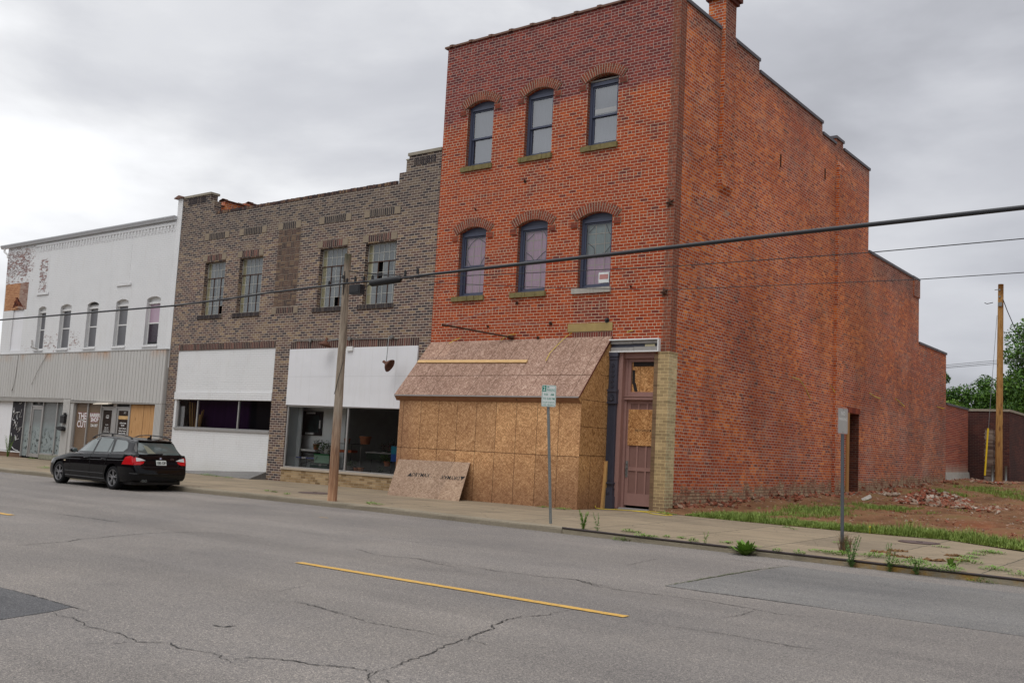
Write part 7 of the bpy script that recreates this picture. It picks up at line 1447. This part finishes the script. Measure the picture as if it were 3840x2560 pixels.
for x, y in ((5.6, -1.0), (8.95, -1.75)):
    g = MB(); z = lot_z(x, y)+.12; g.lathe([(0, 0), (.022, 0), (.026, .008), (0, .014)], (x, y, z), 'z', 8); g.tube([(x, y, z-.14), (x, y, z)], .003, 4); tag(g.build('dandelion', plain('dandelion_yellow', (.7, .5, .02))), 'yellow dandelion in the grass '+('above the manhole cover' if x < 6 else 'at the far right edge of the view'), 'flower')
# debris
def chunk(g, x, y, z, s, rr, t):
    P = []
    for dz in (-.5, .5):
        for dx, dy in ((-.5, -.5), (.5, -.5), (.5, .5), (-.5, .5)): P.append(Vector((dx*s[0]*rr.uniform(.7, 1.2), dy*s[1]*rr.uniform(.7, 1.2), dz*s[2]*rr.uniform(.7, 1.2))))
    Rm = Matrix.Rotation(rr.uniform(0, 6.28), 3, 'Z') @ Matrix.Rotation(rr.uniform(-.6, .6), 3, 'X') @ Matrix.Rotation(rr.uniform(-.6, .6), 3, 'Y')
    g.hexa([Vector((x, y, z))+Rm @ p_ for p_ in P], t)
M['rubble'] = mat_tint('rubble_mix', [(0, (.16, .06, .035)), (.35, (.30, .10, .06)), (.55, (.24, .15, .10)), (.78, (.33, .24, .18)), (1, (.42, .37, .31))], .9)
g = MB(); rr = random.Random(31); cx_, cyy = 2.95, 13.6
for k in range(1100):
    a_ = rr.uniform(0, 2*PI); q = rr.random()**.65; x = cx_+q*1.15*math.cos(a_)+.15*q; y = cyy+q*2.6*math.sin(a_); hgt = .40*max(0, 1-q)**.8*(1+.25*math.sin(a_*3))
    s_ = rr.uniform(.05, .15); chunk(g, x, y, lot_z(x, y)+rr.uniform(.2, 1)*hgt+.02, (s_*1.5, s_*.9, s_*.6), rr, rr.random()**1.4)
for k in range(260):
    x = rr.uniform(3.5, 6.0); y = 12.2-(x-3.6)*.5+rr.gauss(0, .45); s_ = rr.uniform(.03, .11); chunk(g, x, y, lot_z(x, y)+.03, (s_*1.5, s_, s_*.6), rr, rr.random())
g2 = MB()
tag(g.build('rubble_pile', M['rubble']), 'heap of broken bricks and concrete lumps in the middle of the vacant lot', 'rubble')
g = MB()
for k in range(420):     # spalled bricks at the foot of the side wall
    y = rr.uniform(.5, 13.4) if rr.random() < .75 else rr.uniform(15.4, 27.8); hh = lot_z(0, y)+rr.random()**2*.30*(.5+.5*math.sin(y*1.9)**2); chunk(g, rr.uniform(-.02, .05), y, hh, (.05, .11, .07), rr, rr.uniform(.1, .75))
for k in range(4200):
    x = 1+rr.random()**.8*13; y = rr.uniform(-.5, 30)
    if y-back(x) < .5: continue
    if x < 3.5 and rr.random() < .6: continue
    s_ = rr.uniform(.012, .045)*(1 if rr.random() < .96 else 2); chunk(g, x, y, lot_z(x, y)+.005, (s_*1.4, s_, s_*.6), rr, rr.random()**1.5)
for k in range(500):
    y = rr.uniform(.3, 32); x = abs(rr.gauss(.1, .25))+.02; s_ = rr.uniform(.02, .11); chunk(g, x, y, lot_z(x, y)+.03+max(0, .1-x*.15), (s_*1.4, s_, s_*.7), rr, rr.random()*.7)
for k in range(90): y = rr.uniform(15.6, 17.2); x = rr.uniform(.3, 1.1); s_ = rr.uniform(.03, .09); chunk(g, x, y, lot_z(x, y)+.06, (s_*1.4, s_, s_*.6), rr, rr.uniform(.7, 1))
for k in range(160): y = rr.uniform(30, 32.5); x = rr.uniform(.2, 2.6); s_ = rr.uniform(.04, .16); chunk(g, x, y, lot_z(x, y)+.05, (s_*1.4, s_, s_*.7), rr, rr.uniform(.2, .8))
tag(g.build('brick_debris', M['rubble']), 'scattered brick chips and stones over the bare earth of the lot', 'debris', kind='stuff')
g = MB(); rr2 = random.Random(3)
for k in range(70):
    x, y = rr2.uniform(7.2, 8.9), rr2.uniform(-5.4, -3.4); s_ = rr2.uniform(.02, .06)
    for cxx, cyc in ((7.35, -4.9), (7.9, -4.3), (8.1, -5.1), (7.5, -5.5)):
        pass
for cxx, cyc in ((7.15, -4.35), (7.45, -5.35), (8.05, -4.25), (8.3, -4.9), (8.05, -5.4), (7.0, -4.9)):
    for k in range(16): chunk(g, cxx+rr2.gauss(0, .09), cyc+rr2.gauss(0, .05), walk_z(cxx, cyc)+.008, (.09, .05, .022), rr2, .12)
tag(g.build('mud_clods', plain('mud', (.20, .115, .055), .95, .1, var=.2)), 'dried brown mud clods on the sidewalk by the manhole cover', 'mud', kind='stuff')
g = MB(); chunk(g, 1.4, 11.9, lot_z(1.4, 12)+.06, (.38, .16, .07), rr, .7); tag(g.build('concrete_slab', M['stone_grey']), 'small grey broken concrete slab on the earth in front of the side doorway', 'slab')
g = MB(); chunk(g, 1.9, 30.2, lot_z(1.4, 30)+.08, (.5, .06, .02), random.Random(2), .8); tag(g.build('white_strip', M['wframe']), 'pale narrow strip of board lying in front of the yellow guy-wire guard', 'board')

def tree(name, lab, x, y, z0, h, rad, n, mats, seed, ls=.42, trunk=.22, group='trees behind the vacant lot', blobs=26, low=.25, gap=.62):
    rr = random.Random(seed); t = thing(name, lab, 'tree', (x, y, z0), group); tg = MB(); B_ = []
    top = Vector((x, y, z0+h*.55)); tg.tube([(x, y, z0-.3), (x+rr.uniform(-.2, .2), y, z0+h*.28), tuple(top)], [trunk, trunk*.75, trunk*.45], 8)
    for k in range(blobs):
        a_ = rr.uniform(0, 2*PI); el = rr.uniform(low, 1.); q = rad*math.sin(PI*min(1, max(.12, (1-el)*1.05+.12)))**.7*rr.uniform(.35, 1.); c_ = Vector((x+q*math.cos(a_), y+q*math.sin(a_), z0+h*el-.3)); B_.append((c_, rad*rr.uniform(.17, .36)))
        st_ = Vector((x, y, z0+h*rr.uniform(.22, .5))); tg.tube([st_, st_.lerp(c_, .5)+Vector((0, 0, .1*h*rr.uniform(0, .5))), c_], [trunk*.32, trunk*.2, .02], 5)
    tg.build('trunk', M['bark'], t)
    for mi, mt in enumerate(mats):
        g = MB()
        for k in range(n//len(mats)):
            c_, br = B_[rr.randrange(len(B_))]
            if mi == 1 and rr.random() < .35: c_, br = B_[rr.randrange(len(B_)//2)]
            v = Vector((rr.gauss(0, 1), rr.gauss(0, 1), rr.gauss(0, .8))); v = v.normalized()*br*rr.random()**.4*1.25; p_ = c_+v
            nrm_ = Vector((rr.gauss(0, 1), rr.gauss(0, 1), rr.gauss(0, 1)+.6)).normalized(); a1 = nrm_.orthogonal().normalized(); a1 = (Matrix.Rotation(rr.uniform(0, 6.28), 3, nrm_) @ a1); b1 = nrm_.cross(a1); s_ = ls*rr.uniform(.4, 1.)
            g.face([p_-a1*s_*.5, p_+b1*s_*.22, p_+a1*s_*.5, p_-b1*s_*.22])
        g.build('crown', M[mt], t)
M['bark'] = plain('bark', (.06, .05, .04), .95, .1, var=.3, scale=3)
M['lf1'] = leafmat('foliage_mid', (.05, .115, .014), (.12, .235, .03), .8); M['lf2'] = leafmat('foliage_dark', (.022, .062, .011), (.06, .135, .022), .8); M['lf3'] = leafmat('foliage_light', (.09, .155, .02), (.19, .27, .04), .8)
TZ = 1.6
tree('tree', 'dark green tree rising right beside the annex roof at the left of the tree row', -8.5, 63, TZ, 7.7, 2.1, 9000, ('lf1', 'lf2'), 1, .36)
tree('tree', 'open-crowned tree with sky showing through, second in the row behind the dark wall', -6.3, 64, TZ, 7.7, 1.7, 4200, ('lf1', 'lf2'), 2, .34, blobs=17)
tree('tree', 'lighter mid-height tree between the open-crowned tree and the new wooden pole', -4.4, 60, TZ, 6.3, 2.0, 9000, ('lf1', 'lf2'), 3, .36, low=.3)
tree('tree', 'tree with its crown right behind the new wooden pole', -2.9, 61, TZ, 7.6, 1.7, 8000, ('lf1', 'lf2'), 4, .36)
tree('tree', 'tallest dark tree at the right edge of the view behind the dark brick building', -.6, 57, TZ, 10.6, 3.0, 20000, ('lf1', 'lf2'), 5, .36, .3, blobs=44, low=.3)
tree('bush', 'yellow-green bushy treetop just above the annex roof', -7.0, 56, TZ, 5.05, 1.9, 9000, ('lf3', 'lf1'), 6, .30, blobs=30, low=.45)
tree('tree', 'low dark tree filling the gap under the open-crowned tree', -5.2, 66, TZ, 6.0, 2.6, 9000, ('lf2', 'lf1'), 7, .4, blobs=30, low=.3)
tree('tree', 'dark tree low behind the dark brick building to the right of the new pole', -2.0, 64, TZ, 6.6, 2.4, 9000, ('lf2', 'lf1'), 8, .4, blobs=30, low=.35)
tree('tree', 'tree at the far right behind the lot, beyond the tallest dark tree', 5.5, 60, TZ, 9.5, 3., 5000, ('lf1', 'lf2'), 9, .5)
g = MB(); rr = random.Random(77)
weedpatch(g, 3.4, 34., 1.0, .9, 700, .9, 5, .22); tag(g.build('shrub', M['weed_d']), 'low green shrub at the foot of the dark brick building at the right edge', 'shrub')

# ================================================================ THE OTHER SIDE OF THE STREET (added to darken reflections, otherwise unseen)
M['added_building_brick'] = plain('added_building_brick', (.085, .05, .042), .9, .1)
def far_row(name, lab, x0, x1, h, mat, depth=12, y=-37):
    t = thing(name, lab, 'building', ((x0+x1)/2, y, -.2)); g = MB(); hs = []; n = int((x1-x0)/2.6)
    for k in range(n):
        a = x0+.8+k*(x1-x0-1.2)/n
        hs.append(rect(a, 4.6, a+1.1, 6.6) if h > 7 else rect(a, 1.0, a+1.6, 2.9))
    hs = [q for q in hs if q[1][0] < x1-.3]
    wall(g, rect(x0, -.3, x1, h), hs, lambda u, v, w, b=0.: (u, b-w, v), y, .3); g.box(x0, y-depth, -.3, x1, y-.31, h-.4); g.build('wall', mat, t)
    g = MB(); g.box(x0-.1, y-.4, h, x1+.1, y+.12, h+.15); g.build('cornice', M['limestone'], t)
far_row('added_building', 'brown brick building added across the street behind the viewer, to darken reflections', -34, -14, 8.2, M['added_building_brick'])
far_row('added_building', 'long dark building added across the street far down to the left, for reflections', -64, -34.5, 9.2, M['added_building_brick'])
far_row('added_building', 'last building of the added row across the street, far left, for reflections', -110, -65, 10.5, M['added_building_brick'])
far_row('added_building', 'low red brick building added across the street behind the viewer, for reflections', -13.6, 6, 5.6, M['added_building_brick'])
far_row('added_building', 'two-storey red brick building added behind the viewer to the right, for reflections', 6.5, 30, 8.6, M['added_building_brick'])
for i, (x, y, h) in enumerate(((44, -16, 9), (52, -4, 10), (60, -24, 11))):  # unseen trees added for dark reflections in the car's rear
    tree('added_street_tree', ('nearest', 'middle', 'farthest')[i]+' tree added along the street far right, outside the view, to darken reflections', x, y, -.3, h, 3.6, 5000, ('lf1', 'lf2'), 40+i, .7, group='unseen trees added for reflections')
